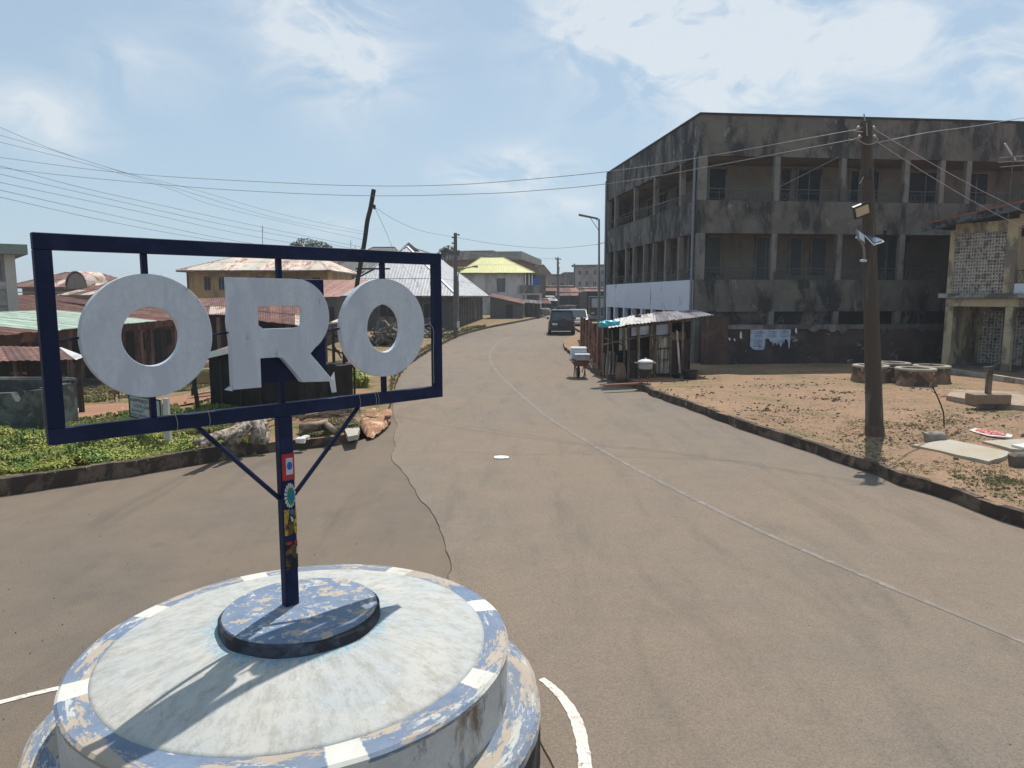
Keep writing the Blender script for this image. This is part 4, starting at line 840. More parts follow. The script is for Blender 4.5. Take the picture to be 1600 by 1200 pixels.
m = MB(); cq = sum(q, Vector()) / len(q); q2 = [cq + (p - cq) * .72 for p in q]; m.prism([(p.x, p.y) for p in q2], lambda a, b: Vector((a, b, KERB + .055 + .02 * math.sin(a * 9))), lambda a, b: Vector((a, b, KERB + .062 + .02 * math.sin(a * 9)))); INV[lb.name] = Matrix.Translation(-lb.location); m.build('red_print', mat('banner_red', (.4, .03, .03), var=.2, stain=(.6, .5, .45), stain_amt=.4, stain_scale=20, bump=0), lb)
m = MB(); q = [hit(*p, dz=.06) for p in ((1580, 697), (1620, 694), (1640, 700), (1600, 702))]; m.prism([(p.x, p.y) for p in q], lambda a, b: Vector((a, b, KERB + .055)), lambda a, b: Vector((a, b, KERB + .09))); tag(m.build('crumpled_wrapper', M_whitebit), 'small crumpled white and red wrapper on the second cement slab at the right edge', 'litter')
st = hit(1475, 666); m = MB(); m.tube(spl([st, W(1474, 645, st.y), W(1467, 625, st.y + .05), W(1461, 612, st.y + .1), W(1456, 602, st.y + .12)], 4), .014, 6); m.tube([W(1462, 615, st.y + .1), W(1455, 610, st.y + .15)], .007, 4)
tag(m.build('bent_stick', M_darkwood), 'thin bent bare stick planted upright right of the wooden pole', 'stick')

# ------------------------------------------------------------------ brown board fence by the road
fn = [hit(*p) for p in ((950, 581), (939, 577), (911, 540), (907, 530))]
fe = thing('board_fence', 'rusty brown fence of upright boards along the right road edge beside the shack', 'fence', tuple(fn[1]))
def fence_run(a, b, n, h0, h1, mt=M_fence, nm='fence_board'):
    d = (b - a) / n; un = d.normalized(); nr = Vector((-un.y, un.x, 0))
    for i in range(n):
        p = a + d * (i + .04); q_ = a + d * (i + .95 - random.uniform(0, .07)); h = h0 + (h1 - h0) * i / n + random.uniform(-.05, .05); o = nr * random.uniform(-.02, .02)
        m = MB(); m.hexa([p + o, q_ + o, q_ + o + nr * .03, p + o + nr * .03, p + o + Vector((0, 0, h)), q_ + o + Vector((0, 0, h - .03)), q_ + o + nr * .03 + Vector((0, 0, h - .03)), p + o + nr * .03 + Vector((0, 0, h))]); m.build(nm, mt, fe)
fence_run(fn[0], fn[1], 2, 1.62, 1.62); fence_run(fn[1], fn[2], 15, 1.58, 1.45); fence_run(fn[2], fn[3], 3, 1.45, 1.4)
for i in range(6):
    p = fn[1].lerp(fn[2], i / 5.0); m = MB(); m.bar(p - Vector((.08, 0, .05)), p + Vector((-.08, 0, 1.55)), .1, .09); m.build('fence_post', M_fence, fe)
for z in (.75,):
    m = MB(); m.bar(fn[1] + Vector((-.06, 0, z)), fn[2] + Vector((-.06, 0, z)), .05, .07); m.build('fence_rail', M_fence, fe)

# ------------------------------------------------------------------ market shack
K0 = hit(981, 592); K0.z = KERB; K1 = hit(1103, 586); K1.z = KERB
ka = (K1 - K0).normalized(); kb = Vector((.12, .993, 0)); KF = lambda a, b, z: K0 + ka * a + kb * b + Vector((0, 0, z)); KL = (K1 - K0).length
sk = thing('market_shack', 'ramshackle wooden stall with pale board gate and shiny metal roof beside the brown fence', 'shack', tuple(K0))
def kp_(nm, p, q, w, d=None, mt=M_wood): m = MB(); m.bar(p, q, w, d); return m.build(nm, mt, sk)
hts = lambda a: 1.68 + .16 * a / KL
for a in (0.02, .38, .83, .98, 1.58, 2.05): kp_('post', KF(a, 0, -.02), KF(a - .02, 0, hts(a)), .075)
kp_('post', KF(1.98, 0, 0), KF(1.80, .05, 1.5), .09, .06, M_palewood)
kp_('post', KF(-.1, 1.0, 0), KF(-.1, 1.0, 1.6), .06); kp_('post', KF(-.75, .5, 0), KF(-.72, .5, 1.62), .05)
kp_('post', KF(KL - .02, .0, .6), KF(KL - .02, 0, 1.95), .05)
for z in (1.3, .55): kp_('rail', KF(.85, -.02, z - .0), KF(1.6, -.02, z + .03), .045)
kp_('rail', KF(0, -.02, 1.28), KF(1.0, -.02, 1.4), .05); kp_('rail', KF(.85, -.03, .92), KF(1.6, -.03, .95), .04)
kp_('header_beam', KF(-.05, -.05, 1.66), KF(KL, -.05, 1.9), .07)
for i in range(9):                                        # board gate
    a = .87 + i * .078; m = MB(); m.bar(KF(a, .02, .12), KF(a + random.uniform(-.01, .01), .02, 1.33 + random.uniform(-.04, .06)), .066, .02); m.build('gate_board', M_palewood, sk)
for i in range(6): a = 1.66 + i * .09; m = MB(); m.bar(KF(a, .02, 1.2), KF(a, .02, 1.46), .08, .02); m.build('short_board', M_wood, sk)
for i in range(5): a = -.9 + i * .12; m = MB(); m.bar(KF(a, .55, .1), KF(a + .02, .55, .78 + random.uniform(-.1, .1)), .1, .02); m.build('side_board', M_palewood, sk)
for i in range(3): a = -.28 + i * .1; m = MB(); m.bar(KF(a, .3, .9), KF(a, .3, 1.62), .09, .02); m.build('side_board', M_palewood, sk)
for p, q in ((KF(-.9, .3, 1.1), KF(-.1, .2, 1.25)), (KF(-.85, .3, 1.3), KF(-.1, .2, 1.05)), (KF(-.6, .28, 1.55), KF(-.55, .25, .8))): kp_('cross_stick', p, q, .035)
m = MB(); m.hexa([KF(1.62, .06, 0), KF(2.3, .06, 0), KF(2.3, .1, 0), KF(1.62, .1, 0), KF(1.62, .06, 1.22), KF(2.3, .06, 1.22), KF(2.3, .1, 1.22), KF(1.62, .1, 1.22)]); m.build('dark_panel', mat('dark_red_panel', (.05, .025, .022), var=.3, bump=.2), sk)
m = MB(); m.fbox(KF, .02, .85, .5, .56, 0, 1.25); m.fbox(KF, .02, .5, .02, .08, 0, .9); m.build('counter', M_darkwood, sk)
m = MB(); m.fbox(KF, -.9, 2.35, 1.7, 1.76, 0, 1.75); m.build('back_wall', M_darkwood, sk); m = MB(); m.fbox(KF, 2.33, 2.38, .1, 1.7, 0, 1.8); m.build('side_wall', M_darkwood, sk)
M_plast = mat('pale_plastic_sheet', (.55, .6, .66), var=.1, rough=.35, stain=(.36, .4, .46), stain_amt=.5, stain_scale=3, bump=.3)
m = MB(); m.hexa([KF(.1, .07, 1.36), KF(.95, .07, 1.42), KF(.95, .09, 1.42), KF(.1, .09, 1.36), KF(.1, .07, 1.66), KF(.95, .07, 1.74), KF(.95, .09, 1.74), KF(.1, .09, 1.66)]); m.build('plastic_sheet', M_plast, sk)
m = MB(); m.hexa([KF(1.0, .07, 1.36), KF(1.58, .07, 1.4), KF(1.58, .09, 1.4), KF(1.0, .09, 1.36), KF(1.0, .07, 1.7), KF(1.58, .07, 1.76), KF(1.58, .09, 1.76), KF(1.0, .09, 1.7)]); m.build('plastic_sheet', mat('lilac_plastic', (.33, .34, .42), var=.1, bump=.2, rough=.5), sk)
M_shroof = rusty('bright_zinc_sheet', (.62, .60, .57), (.36, .27, .2), .35, .1, .2, .45)
sheets(sk, KF(-.75, -.35, 1.66), KF(.95, -.35, 1.82), KF(1.1, 1.9, 2.04), KF(-.45, 1.9, 1.86), 3, M_shroof, amp=.012)
sheets(sk, KF(.9, -.36, 1.80), KF(KL + .15, -.3, 2.0), KF(KL - .2, 1.9, 2.12), KF(1.05, 1.9, 2.06), 4, [rusty('dark_zinc_sheet', (.22, .22, .24), (.15, .1, .08), .4, .15, .3, .5), M_shroof], amp=.012)
rock('roof_stone', KF(.35, .3, 1.98), .1, .07, .05, M_darkwood, par=sk, seed=5)
bun = thing('turquoise_bundle', 'bright turquoise plastic bundle heaped on the left end of the shack roof', 'bundle', tuple(KF(-.72, .1, 1.7)))
for i, (dx, dz, s) in enumerate(((0, .0, .25), (-.22, -.03, .15), (.2, .0, .16))):
    rock('bundle_fold' if i else 'bundle_body', KF(-.7 + dx, .2, 1.76 + dz), s, .2, .12, mat('turquoise_plastic', (.03, .36, .42), var=.3, scale=9, rough=.35, bump=.9, fine=14, spec=.6), par=bun, seed=i + 11)
def sack(nm, c, w, h, mt, label, cat): 
    m = MB(); m.lathe(c, [(w * .8, 0), (w, h * .2), (w * .95, h * .7), (w * .6, h * .92), (w * .7, h), (.02, h * .97)], 12)
    for v in m.v: v.x += .05 * noise.noise(v * 5); v.y += .05 * noise.noise(v * 4)
    return tag(m.build(nm, mt, smooth=True), label, cat)
c = hit(969, 594); sack('feed_sack', Vector((c.x, c.y, KERB)), .17, .55, mat('jute_sack', (.19, .12, .075), var=.25, bump=.5), 'brown jute sack leaning at the left corner of the shack', 'sack')
# enamel pot on a tripod stove
c = hit(1008, 599); c.z = KERB
pt = thing('cooking_pot', 'large pale enamel pot with white lid on a thin tripod before the shack', 'pot', tuple(c))
for i in range(3):
    a = 2.2 * i + .5; m = MB(); m.tube([c + Vector((.2 * math.cos(a), .2 * math.sin(a), 0)), c + Vector((.13 * math.cos(a), .13 * math.sin(a), .42))], .012, 5); m.build('leg', plain('rusty_leg', (.3, .08, .04), .8), pt)
m = MB(); m.lathe(c, [(.13, .16), (.17, .2), (.18, .38), (.15, .42)], 18); m.build('stove', M_darkwood, pt)
m = MB(); m.lathe(c, [(.13, .42), (.19, .45), (.215, .58), (.22, .64), (.25, .65), (.25, .66)], 24); m.build('pot_body', mat('enamel_pot', (.36, .37, .33), var=.15, rough=.35, stain=(.2, .16, .12), stain_amt=.3, stain_scale=5, bump=0), pt)
m = MB(); m.lathe(c, [(.235, .661), (.2, .7), (.1, .73), (.03, .74), (.03, .77), (.0, .775)], 24); m.build('lid', M_whitep, pt)
for s in (-1, 1): m = MB(); m.tube([c + Vector((s * .24, 0, .62)), c + Vector((s * .31, 0, .63)), c + Vector((s * .31, .06, .63))], .014, 6); m.build('handle', M_whitep, pt)
for px_, py_, r, h, lb in ((1078, 592, .27, .26, 'large black basin on the ground at the foot of the shack'), (1057, 590, .15, .12, 'small dark basin with pale rim left of the large black basin')):
    c = hit(px_, py_); m = MB(); m.lathe(Vector((c.x, c.y, KERB)), [(r * .7, 0), (r * .95, h), (r, h + .01), (r * .92, h), (r * .68, .03), (.01, .03)], 24); tag(m.build('basin', M_black, recalc=False), lb, 'basin')
m = MB(); a = hit(945, 602, dz=.04); b = hit(1000, 599, dz=.05); m.bar(a, b, .12, .05); tag(m.build('timber_plank', mat('red_plank', (.3, .12, .07), var=.2, bump=.3)), 'reddish plank laid across the kerb in front of the shack', 'plank')
# wheelbarrow with coolers
c = hit(906, 590, road_z); c.z = 0
wb = thing('wheelbarrow', 'rusty wheelbarrow parked on the road edge, loaded with white coolers', 'wheelbarrow', tuple(c))
M_rustm = mat('rusty_metal', (.2, .09, .05), var=.4, scale=8, bump=.5)
m = MB(); m.hexa([c + Vector(p) for p in ((-.2, -.3, .42), (.2, -.3, .42), (.2, .3, .42), (-.2, .3, .42), (-.33, -.42, .60), (.33, -.42, .60), (.3, .42, .62), (-.3, .42, .62))]); m.build('tray', M_rustm, wb)
m = MB(); m.lathe(c + Vector((-.06, -.08, .2)), [(.0, -.05), (.12, -.05), (.2, -.035), (.2, .035), (.12, .05), (0, .05)], 20, axis=(1, 0, 0)); m.build('wheel', M_rubber, wb)
for s in (-1, 1):
    m = MB(); m.tube([c + Vector((s * .2, .1, .0)), c + Vector((s * .17, .12, .42))], .018, 6); m.tube([c + Vector((s * .13, .0, .0)), c + Vector((s * .17, -.25, .44))], .018, 6); m.build('leg', M_rustm, wb)
    m = MB(); m.tube([c + Vector((s * .06, -.1, .2)), c + Vector((s * .2, .3, .46)), c + Vector((s * .3, .9, .56))], .018, 6); m.build('handle', M_rustm, wb)
co_ = thing('cooler_box', 'big white cooler box, taller rear one on the wheelbarrow', 'cooler', tuple(c + Vector((-.02, .1, .62))))
m = MB(); m.box(c.x - .31, c.x + .23, c.y - .05, c.y + .4, .625, .97); m.build('box', mat('white_cooler', (.62, .64, .68), var=.05, bump=0, rough=.5), co_, bevel=.03); m = MB(); m.box(c.x - .32, c.x + .24, c.y - .06, c.y + .41, .972, 1.05); m.build('lid', M_whitep, co_, bevel=.025)
c2 = thing('cooler_box', 'smaller white cooler with grey front, in front on the wheelbarrow', 'cooler', tuple(c + Vector((.08, -.25, .62))))
m = MB(); m.box(c.x - .2, c.x + .3, c.y - .42, c.y - .08, .625, .8); m.build('box', mat('grey_cooler', (.38, .37, .38), var=.1, bump=.1, stain=(.25, .2, .2), stain_amt=.4, stain_scale=9), c2, bevel=.02); m = MB(); m.box(c.x - .21, c.x + .31, c.y - .43, c.y - .07, .802, .85); m.build('lid', M_whitep, c2, bevel=.015)

# ------------------------------------------------------------------ houses
def hip(par, F, a0, a1, b0, b1, ze, zr, ra0, ra1, rb, mt, rb2=None, sw=.9, name='roof_sheet', amp=.014, th=True):
    """hip roof: eave rectangle a0..a1 x b0..b1 at ze, ridge from (ra0,rb) to (ra1,rb2) at zr, each face laid with corrugated sheets cut to the hips"""
    rb2 = rb if rb2 is None else rb2
    P = dict(fl=F(a0, b0, ze), fr=F(a1, b0, ze), br=F(a1, b1, ze), bl=F(a0, b1, ze), r0=F(ra0, rb, zr), r1=F(ra1, rb2, zr))
    if rb2 != rb: faces = [('fl', 'fr', 'r0'), ('fr', 'br', 'r1', 'r0'), ('br', 'bl', 'r1'), ('bl', 'fl', 'r0', 'r1')]
    else: faces = [('fl', 'fr', 'r1', 'r0'), ('fr', 'br', 'r1'), ('br', 'bl', 'r0', 'r1'), ('bl', 'fl', 'r0')]
    for fc in faces:
        pts = [P[k] for k in fc]; O = pts[0]; u = (pts[1] - O).normalized(); n = (pts[1] - O).cross(pts[2] - O).normalized(); n = n if n.z > 0 else -n; v = n.cross(u) if n.cross(u).dot(pts[2] - O) > 0 else u.cross(n)
        poly = [((p - O).dot(u), (p - O).dot(v)) for p in pts]; L = poly[1][0]; N = max(1, round(L / sw))
        def vr(x):
            ys = []
            for (xa, ya), (xb, yb) in zip(poly, poly[1:] + poly[:1]):
                if min(xa, xb) - 1e-6 <= x <= max(xa, xb) + 1e-6 and abs(xa - xb) > 1e-6: ys.append(ya + (yb - ya) * (x - xa) / (xb - xa))
            return (min(ys), max(ys)) if ys else (0, 0)
        for i in range(N):
            x0, x1 = L * i / N, L * (i + 1) / N; k = 12; lo = []; hi = []; lift = random.uniform(0, .01)
            for j in range(k + 1):
                x = x0 + (x1 - x0) * j / k; y0, y1 = vr(x); w = amp * math.cos(j * math.pi * .66) + lift
                lo.append((x, y0 - random.uniform(0, .03), w)); hi.append((x, y1, w))
            ym = max(q[1] for q in hi); m = MB(); nr_ = max(1, round(max(q[1] for p_ in (poly,) for q in p_) / 2.4)); st_ = max(q[1] for q in poly) / nr_
            for rr_ in range(nr_):
                ya, yb_ = rr_ * st_ - (.05 if rr_ else 1), (rr_ + 1) * st_ if rr_ < nr_ - 1 else 1e3
                A_1 = []; B_1 = []
                for (x, y0, w), (_, y1, _w) in zip(lo, hi):
                    q0_ = min(max(y0, ya), y1); q1_ = max(min(y1, yb_), q0_); lf = .012 * (rr_ % 2)
                    A_1.append(O + u * x + v * q0_ + n * (w + lf + .008)); B_1.append(O + u * x + v * q1_ + n * (w + lf))
                if ym > ya: m.strip(A_1, B_1)
            m.build(name, mt if not isinstance(mt, (list, tuple)) else random.choice(mt), par, recalc=False)
    if th:
        m = MB(); e = .1
        for s, t in (('fl', 'fr'), ('fr', 'br'), ('br', 'bl'), ('bl', 'fl')): m.bar(P[s] - Vector((0, 0, .07)), P[t] - Vector((0, 0, .07)), .04, .1)
        m.build('eave_board', M_greyw, par)
        m = MB(); m.bar(P['r0'] + Vector((0, 0, .02)), P['r1'] + Vector((0, 0, .02)), .22, .05)
        for q in (('fl', 'r0'), ('fr', 'r1' if rb2 == rb else 'r0')): m.bar(P[q[0]] + Vector((0, 0, .02)), P[q[1]] + Vector((0, 0, .03)), .16, .03)
        m.build('ridge_cap', mt if not isinstance(mt, (list, tuple)) else mt[0], par)

# silver hip-roofed house in the middle
s0 = W(712, 466, 52); s0.z = KERB + .1
SF = frame(s0, -86, 4)
sh = thing('silver_roof_house', 'long low grey house under a big pale silver hip roof left of the road', 'house', tuple(s0))
ze = 2.84 - s0.z
def part(F, par, nm, boxes, mt, bev=0.0): m = MB(); [m.fbox(F, *b) for b in boxes]; return m.build(nm, mt, par, bevel=bev)
part(SF, sh, 'wall', [(.5, 9.0, .6, .8, -.4, ze - .03), (.5, .7, .8, 22, -.1, ze - .03), (.5, 9, 22, 22.2, -.1, ze), (8.8, 9.0, .8, 22, -.4, ze - .03)], M_greyw)
hip(sh, SF, -.15, 9.35, -.2, 22.6, ze, 6.75 - s0.z, 4.6, 4.6, 5.0, M_silver, rb2=18.0, sw=1.0, amp=.005)
window(sh, SF, 'a', 7.6, .9, 1.0, 1.0, .6, M_greyw, M_glass); window(sh, SF, 'a', 4.6, 1.0, 1.2, 1.0, .6, M_greyw, M_dark); window(sh, SF, 'a', 1.6, .9, .9, 1.1, .6, M_greyw, M_dark)
part(SF, sh, 'door', [(3.3, 4.2, .55, .61, 0, 2.0)], M_door)
for b in (1.2, 2.5, 3.4, 4.9, 6.3, 7.8, 9.6, 11.5, 14, 17, 20): part(SF, sh, 'buttress', [(.32, .5, b, b + .22, -.1, ze - .05)], mat('brown_post', (.2, .16, .13), bump=.3, var=.3))
for b, w in ((1.5, .8), (3.7, 1.0), (8.2, 1.2), (12, 1.4)): part(SF, sh, 'shutter', [(.44, .5, b, b + w, .1, 2.0)], M_dark)
m = MB(); m.prism([(-.9, 0), (.9, 0), (0, .75)], lambda a, z: SF(4.6 - a, 5.6, z + 6.35 - s0.z), lambda a, z: SF(4.6 - a, 5.75, z + 6.35 - s0.z)); m.build('peak_gable', M_greyw, sh)
# grey lean-to next to it and dark stalls up the road
def leanto(nm, label, cat, pl, pr, Yf, depth, ztl, ztr, mtw, mtr, base_off=.0, n=4, group=None, zback=.3, top_over=.25):
    a = W(pl, 500, Yf); b = W(pr, 500, Yf + .5); z = rise(Yf) + KERB + base_off; a.z = b.z = z; d = (b - a); L = d.length; F = frame(a, math.degrees(math.atan2(d.x, d.y)), 4)
    t = thing(nm, label, cat, tuple(a), 0, group); zl = ztl - z; zr_ = ztr - z
    m = MB(); m.hexa([F(0, 0, -.2), F(L, 0, -.2), F(L, depth, -.2), F(0, depth, -.2), F(0, 0, zl - .05), F(L, 0, zr_ - .05), F(L, depth, zr_ + zback - .05), F(0, depth, zl + zback - .05)]); m.build('wall', mtw, t)
    sheets(t, F(-.15, -top_over, zl), F(L + .15, -top_over, zr_), F(L + .15, depth, zr_ + zback), F(-.15, depth, zl + zback), n, mtr)
    return t, F, L
t, F, L = leanto('lean_to_shed', 'dark grey lean-to shed with sloping tin roof beside the silver roofed house', 'shed', 766, 817, 72, 4, 2.82, 2.02, mat('dark_render', (.12, .105, .095), var=.25, bump=.3), M_rust, n=5)
part(F, t, 'door_panel', [(1.6, 2.3, -.05, -.005, 0, 1.4)], M_dark)
t, F, L = leanto('dark_stall', 'nearly black roadside stall right of the grey lean-to shed', 'stall', 818, 843, 76, 3, 2.15, 2.0, M_darkwood, M_droof, n=3)
for i in range(4): part(F, t, 'stall_post', [(.1 + i * .5, .17 + i * .5, -.5, -.43, 0, 1.7)], M_wood)
# yellow roofed two storey house
y0 = W(817, 430, 85); y0.z = rise(85) + KERB
YF = frame(y0, -88, 2)
yh = thing('yellow_roof_house', 'two storey white walled house with bright yellow roof and corner balcony', 'house', tuple(y0))
e_ = 5.55 - y0.z
part(YF, yh, 'wall', [(0, 7.2, 0, 9, -.3, e_ - .02)], M_pale)
hip(yh, YF, -1.4, 7.6, -.5, 9.5, e_, 7.6 - y0.z, 2.7, 5.2, 4.5, M_yroof, sw=1.2, amp=.005)
window(yh, YF, 'a', 2.1, e_ - 2.25, 1.0, 1.6, 0, M_greyw, M_glass)
part(YF, yh, 'side_roof', [(7.0, 9.2, .5, 8.5, 6.1 - y0.z, 6.3 - y0.z)], M_yroof)
part(YF, yh, 'balcony_wall', [(-2.3, .3, -.25, -.12, 3.15 - y0.z, 4.1 - y0.z), (-2.3, -2.18, -.12, 5, 3.15 - y0.z, 4.1 - y0.z)], M_greyw)
part(YF, yh, 'balcony_floor', [(-2.3, .0, -.25, 5, 2.95 - y0.z, 3.14 - y0.z)], M_pale)
for a in (-.3, -.75, -1.1): part(YF, yh, 'balcony_column', [(a - .07, a + .07, -.2, -.06, 3.2 - y0.z, e_)], M_white)
for a in (-.35, -2.1): part(YF, yh, 'porch_column', [(a - .12, a + .12, -.2, .05, -.1, 2.94 - y0.z)], M_pale)
m = MB(); m.fbox(YF, -2.1, -1.2, -.1, .0, 4.1 - y0.z, 4.9 - y0.z); tag(m.build('blue_cloth', mat('blue_cloth', (.03, .12, .35), bump=.3)), 'bright blue cloth hanging over the balcony of the yellow roofed house', 'cloth')
# flat roofed block behind
c0 = W(815, 400, 100); c0.z = rise(100) + KERB; CF = frame(c0, -81, 9)
cb = thing('flat_roof_building', 'flat roofed brown building with deep grey fascia rising behind the yellow roofed house', 'building', tuple(c0))
part(CF, cb, 'wall', [(.8, 11, .8, 22, -.3, 7.9 - c0.z)], mat('red_brown_wall', (.22, .1, .07), var=.2, bump=.2)); part(CF, cb, 'roof_fascia', [(0, 11.5, 0, 24, 7.9 - c0.z, 9.0 - c0.z)], mat('fascia_grey', (.2, .19, .18), var=.15, bump=.1, stain=(.3, .28, .25), stain_amt=.4))
part(CF, cb, 'roof_crown', [(4.5, 11, 3, 20, 9.0 - c0.z, 9.35 - c0.z)], M_farw)
d0 = W(813, 426, 93); d0.z = rise(93) + KERB; DF = frame(d0, 92, 2)
db = thing('white_gable_house', 'narrow brown house with small white gabled roof behind the balcony', 'house', tuple(d0))
part(DF, db, 'wall', [(.3, 3.3, .3, 8, -.3, 5.5 - d0.z)], mat('brown_wall', (.18, .12, .095), var=.2, bump=.2))
m = MB(); m.add([DF(-.1, 0, 5.9 - d0.z), DF(3.0, 0, 6.9 - d0.z), DF(3.0, 8, 6.9 - d0.z), DF(-.1, 8, 5.9 - d0.z)], [(0, 1, 2, 3)]); m.add([DF(3.0, 0, 6.9 - d0.z), DF(4.1, 0, 5.6 - d0.z), DF(4.1, 8, 5.6 - d0.z), DF(3.0, 8, 6.9 - d0.z)], [(0, 1, 2, 3)]); m.build('roof', M_silver, db, recalc=False)
m = MB(); m.prism([(.3, 5.3), (3.6, 5.3), (4.0, 5.6), (3.0, 6.8), (.3, 5.95)], lambda a, z: DF(a, .3, z - d0.z), lambda a, z: DF(a, .45, z - d0.z)); m.build('gable', M_farw, db)
# far buildings beyond the bend
def block(nm, label, pl, pr, Y, ptop, az, depth, mt, wins, roofmt=None, cat='building'):
    a = W(pl, ptop, Y); z = rise(Y) + .1; h = a.z - z; a.z = z; b = W(pr, 460, Y); L = (b - a).length if az is None else None
    az = 90 if az is None else az; F = frame(a, az, az - 90); k = (pr - 800) / FPX
    L = (k * a.y - a.x) / (F.ea.x - k * F.ea.y); t = thing(nm, label, cat, tuple(a)); part(F, t, 'wall', [(0, L, 0, depth, -.5, h)], mt)
    part(F, t, 'roof_slab', [(-.4, L + .4, -.4, depth, h + .002, h + .35)], roofmt or M_greyw)
    for (s, zz, w, hh) in wins: window(t, F, 'a', s * L, zz * h, w * L, hh * h, 0, M_pale, M_glass, d=.12)
    return t, F, L, h
block('far_block', 'low brown far building behind the road bend with small windows', 856, 900, 150, 431, None, 10, M_farw, [(.12, .55, .14, .22), (.42, .55, .14, .22), (.72, .55, .14, .22)])
block('far_block', 'far three storey grey brown building touching the street lamp post', 897, 985, 135, 417, 112, 12, mat('far_grey_wall', (.33, .3, .28), var=.12, bump=.1, stain=(.2, .18, .17), stain_amt=.5, stain_scale=.3),
      [(x, z, .06, .13) for x in (.08, .2, .34, .47, .6, .73, .86) for z in (.78, .5, .24)])
block('far_block', 'small far pinkish building left of the three storey block', 884, 900, 145, 428, None, 8, M_farw, [(.3, .6, .3, .2)])
# market stalls along the far road
stl = [(845, 905, 112, 455, 446, 6), (868, 930, 104, 462, 455, 6), (905, 955, 100, 457, 449, 6), (920, 970, 92, 466, 459, 5), (845, 872, 96, 470, 462, 5), (836, 862, 86, 474, 466, 4)]
lbs = ['far rusty market roof lying highest, right of the yellow roofed house', 'far rusty market roof in the middle of the stalls before the bend', 'far rusty market roof under the three storey grey building', 'rusty market roof nearest the street lamp post', 'narrow pale edged stall roof left of the far wooden pole', 'stall roof with pale edge closest to the balcony house']
for i, (pl_, pr_, Y, pe, pr2, dp_) in enumerate(stl):
    a = W(pl_, pe, Y); b = W(pr_, pe, Y); g = rise(Y) + KERB; t = thing('market_stall', lbs[i], 'stall', (a.x, a.y, g), 0, 'far market stalls'); zr_ = W(pl_, pr2, Y + dp_).z
    sheets(t, a, b, Vector((b.x - .3, Y + dp_, zr_)), Vector((a.x + .4, Y + dp_, zr_)), 5, [M_rust, rusty('orange_rust_sheet', (.32, .14, .1), (.22, .09, .06), .5)] if i < 4 else [M_silver, M_rust], amp=.02)
    m = MB(); m.box(a.x + .3, b.x - .3, Y + dp_ * .6, Y + dp_ * .65, g - .1, zr_ - .15); m.build('back_wall', M_darkwood, t)
    for k in range(4): x = a.x + .2 + (b.x - a.x - .4) * k / 3; m = MB(); m.box(x - .05, x + .05, Y + .1, Y + .2, g - .1, a.z); m.build('stall_post', M_wood, t)
    m = MB(); m.box(a.x + .4, b.x - .5, Y + .6, Y + 1.3, g + .6, g + .68); m.build('table', M_palewood if i % 2 else M_wood, t)
for k, (px_, py_, Y) in enumerate(((890, 466, 95), (880, 478, 92), (850, 492, 80), (836, 497, 79))):
    p = hit(px_, 488, land_z) if False else Vector(((px_ - 800) / FPX * Y, Y, rise(Y) + KERB)); rock('goods_heap', p + Vector((0, 0, .4)), .8, .5, .5, M_darkwood if k % 2 else M_greyw, ['grey heap of goods by the far stalls', 'dark heap of goods under the far market roofs', 'dark pile beside the nearly black stall', 'low grey pile at the foot of the nearly black stall'][k], 'heap', seed=30 + k)

# yellow (ochre) house left
g0 = W(294, 424, 55); g0.z = -1.6; GF = frame(g0, 91, 1)
gh = thing('ochre_house', 'ochre yellow two storey house with half rusted cream hip roof behind the sign', 'house', tuple(g0))
e_ = 4.75 - g0.z
part(GF, gh, 'wall', [(0, 7.0, 0, 9, -.5, e_ - .02), (7.0, 10.4, 1.2, 9, -.5, e_ - .02)], M_yellow); part(GF, gh, 'corner_pipe', [(-.12, .0, -.06, .1, 0, e_ - .03)], mat('brown_pipe', (.12, .05, .04), bump=0)); part(GF, gh, 'corner_pipe', [(6.9, 7.08, -.09, -.002, 0, e_ - .03)], mat('brown_pipe', (.12, .05, .04)))
hip(gh, GF, -.6, 11.1, -.7, 9.8, e_, 6.2 - g0.z, 2.6, 8.4, 4.5, [M_rustlt, M_rustlt, mat('cream_roof_sheet', (.56, .50, .41), var=.08, bump=.05, rnd=.08, stain=(.35, .22, .14), stain_amt=.25)], sw=.8)
part(GF, gh, 'ceiling_soffit', [(-.55, 11, -.65, 0, e_ - .05, e_ - .02)], M_greyw)
for a in (1.2, 2.3, 3.6, 5.2): window(gh, GF, 'a', a, e_ - 1.5, .5, 1.05, 0, M_greyw, M_glass)
for a in (7.6, 9.2): window(gh, GF, 'a', a, e_ - 1.4, .6, .9, 1.2, M_greyw, M_dark)
window(gh, GF, 'a', 1.0, 1.0, .8, 1.1, 0, M_greyw, M_glass); window(gh, GF, 'a', 3.8, 1.0, .8, 1.1, 0, M_greyw, M_glass)
# dark roofed house, red roof, peak
h0 = W(510, 425, 75); h0.z = -1.2; HF2 = frame(h0, 91, 1)
dh = thing('dark_roof_house', 'pale walled house with dark weathered hip roof behind the silver roofed house', 'house', tuple(h0)); e_ = 5.35 - h0.z
part(HF2, dh, 'wall', [(.6, 8, 0, 9, -.5, e_ - .02)], mat('sallow_wall', (.33, .31, .25), var=.12, bump=.2)); part(HF2, dh, 'window_hood', [(2.0, 4.0, -.1, -.002, e_ - 1.3, e_ - .6)], M_darkwood)
hip(dh, HF2, 0, 9, -.6, 9.6, e_, 8.15 - h0.z, 4.0, 6.4, 4.5, M_droof, sw=.9)
r0 = W(480, 421, 68); r0.z = -1.2; RF = frame(r0, 91, 1)
rh = thing('red_roof_house', 'house with plain rusty red roof showing between the ochre and dark roofed houses', 'house', tuple(r0)); e_ = 5.3 - r0.z
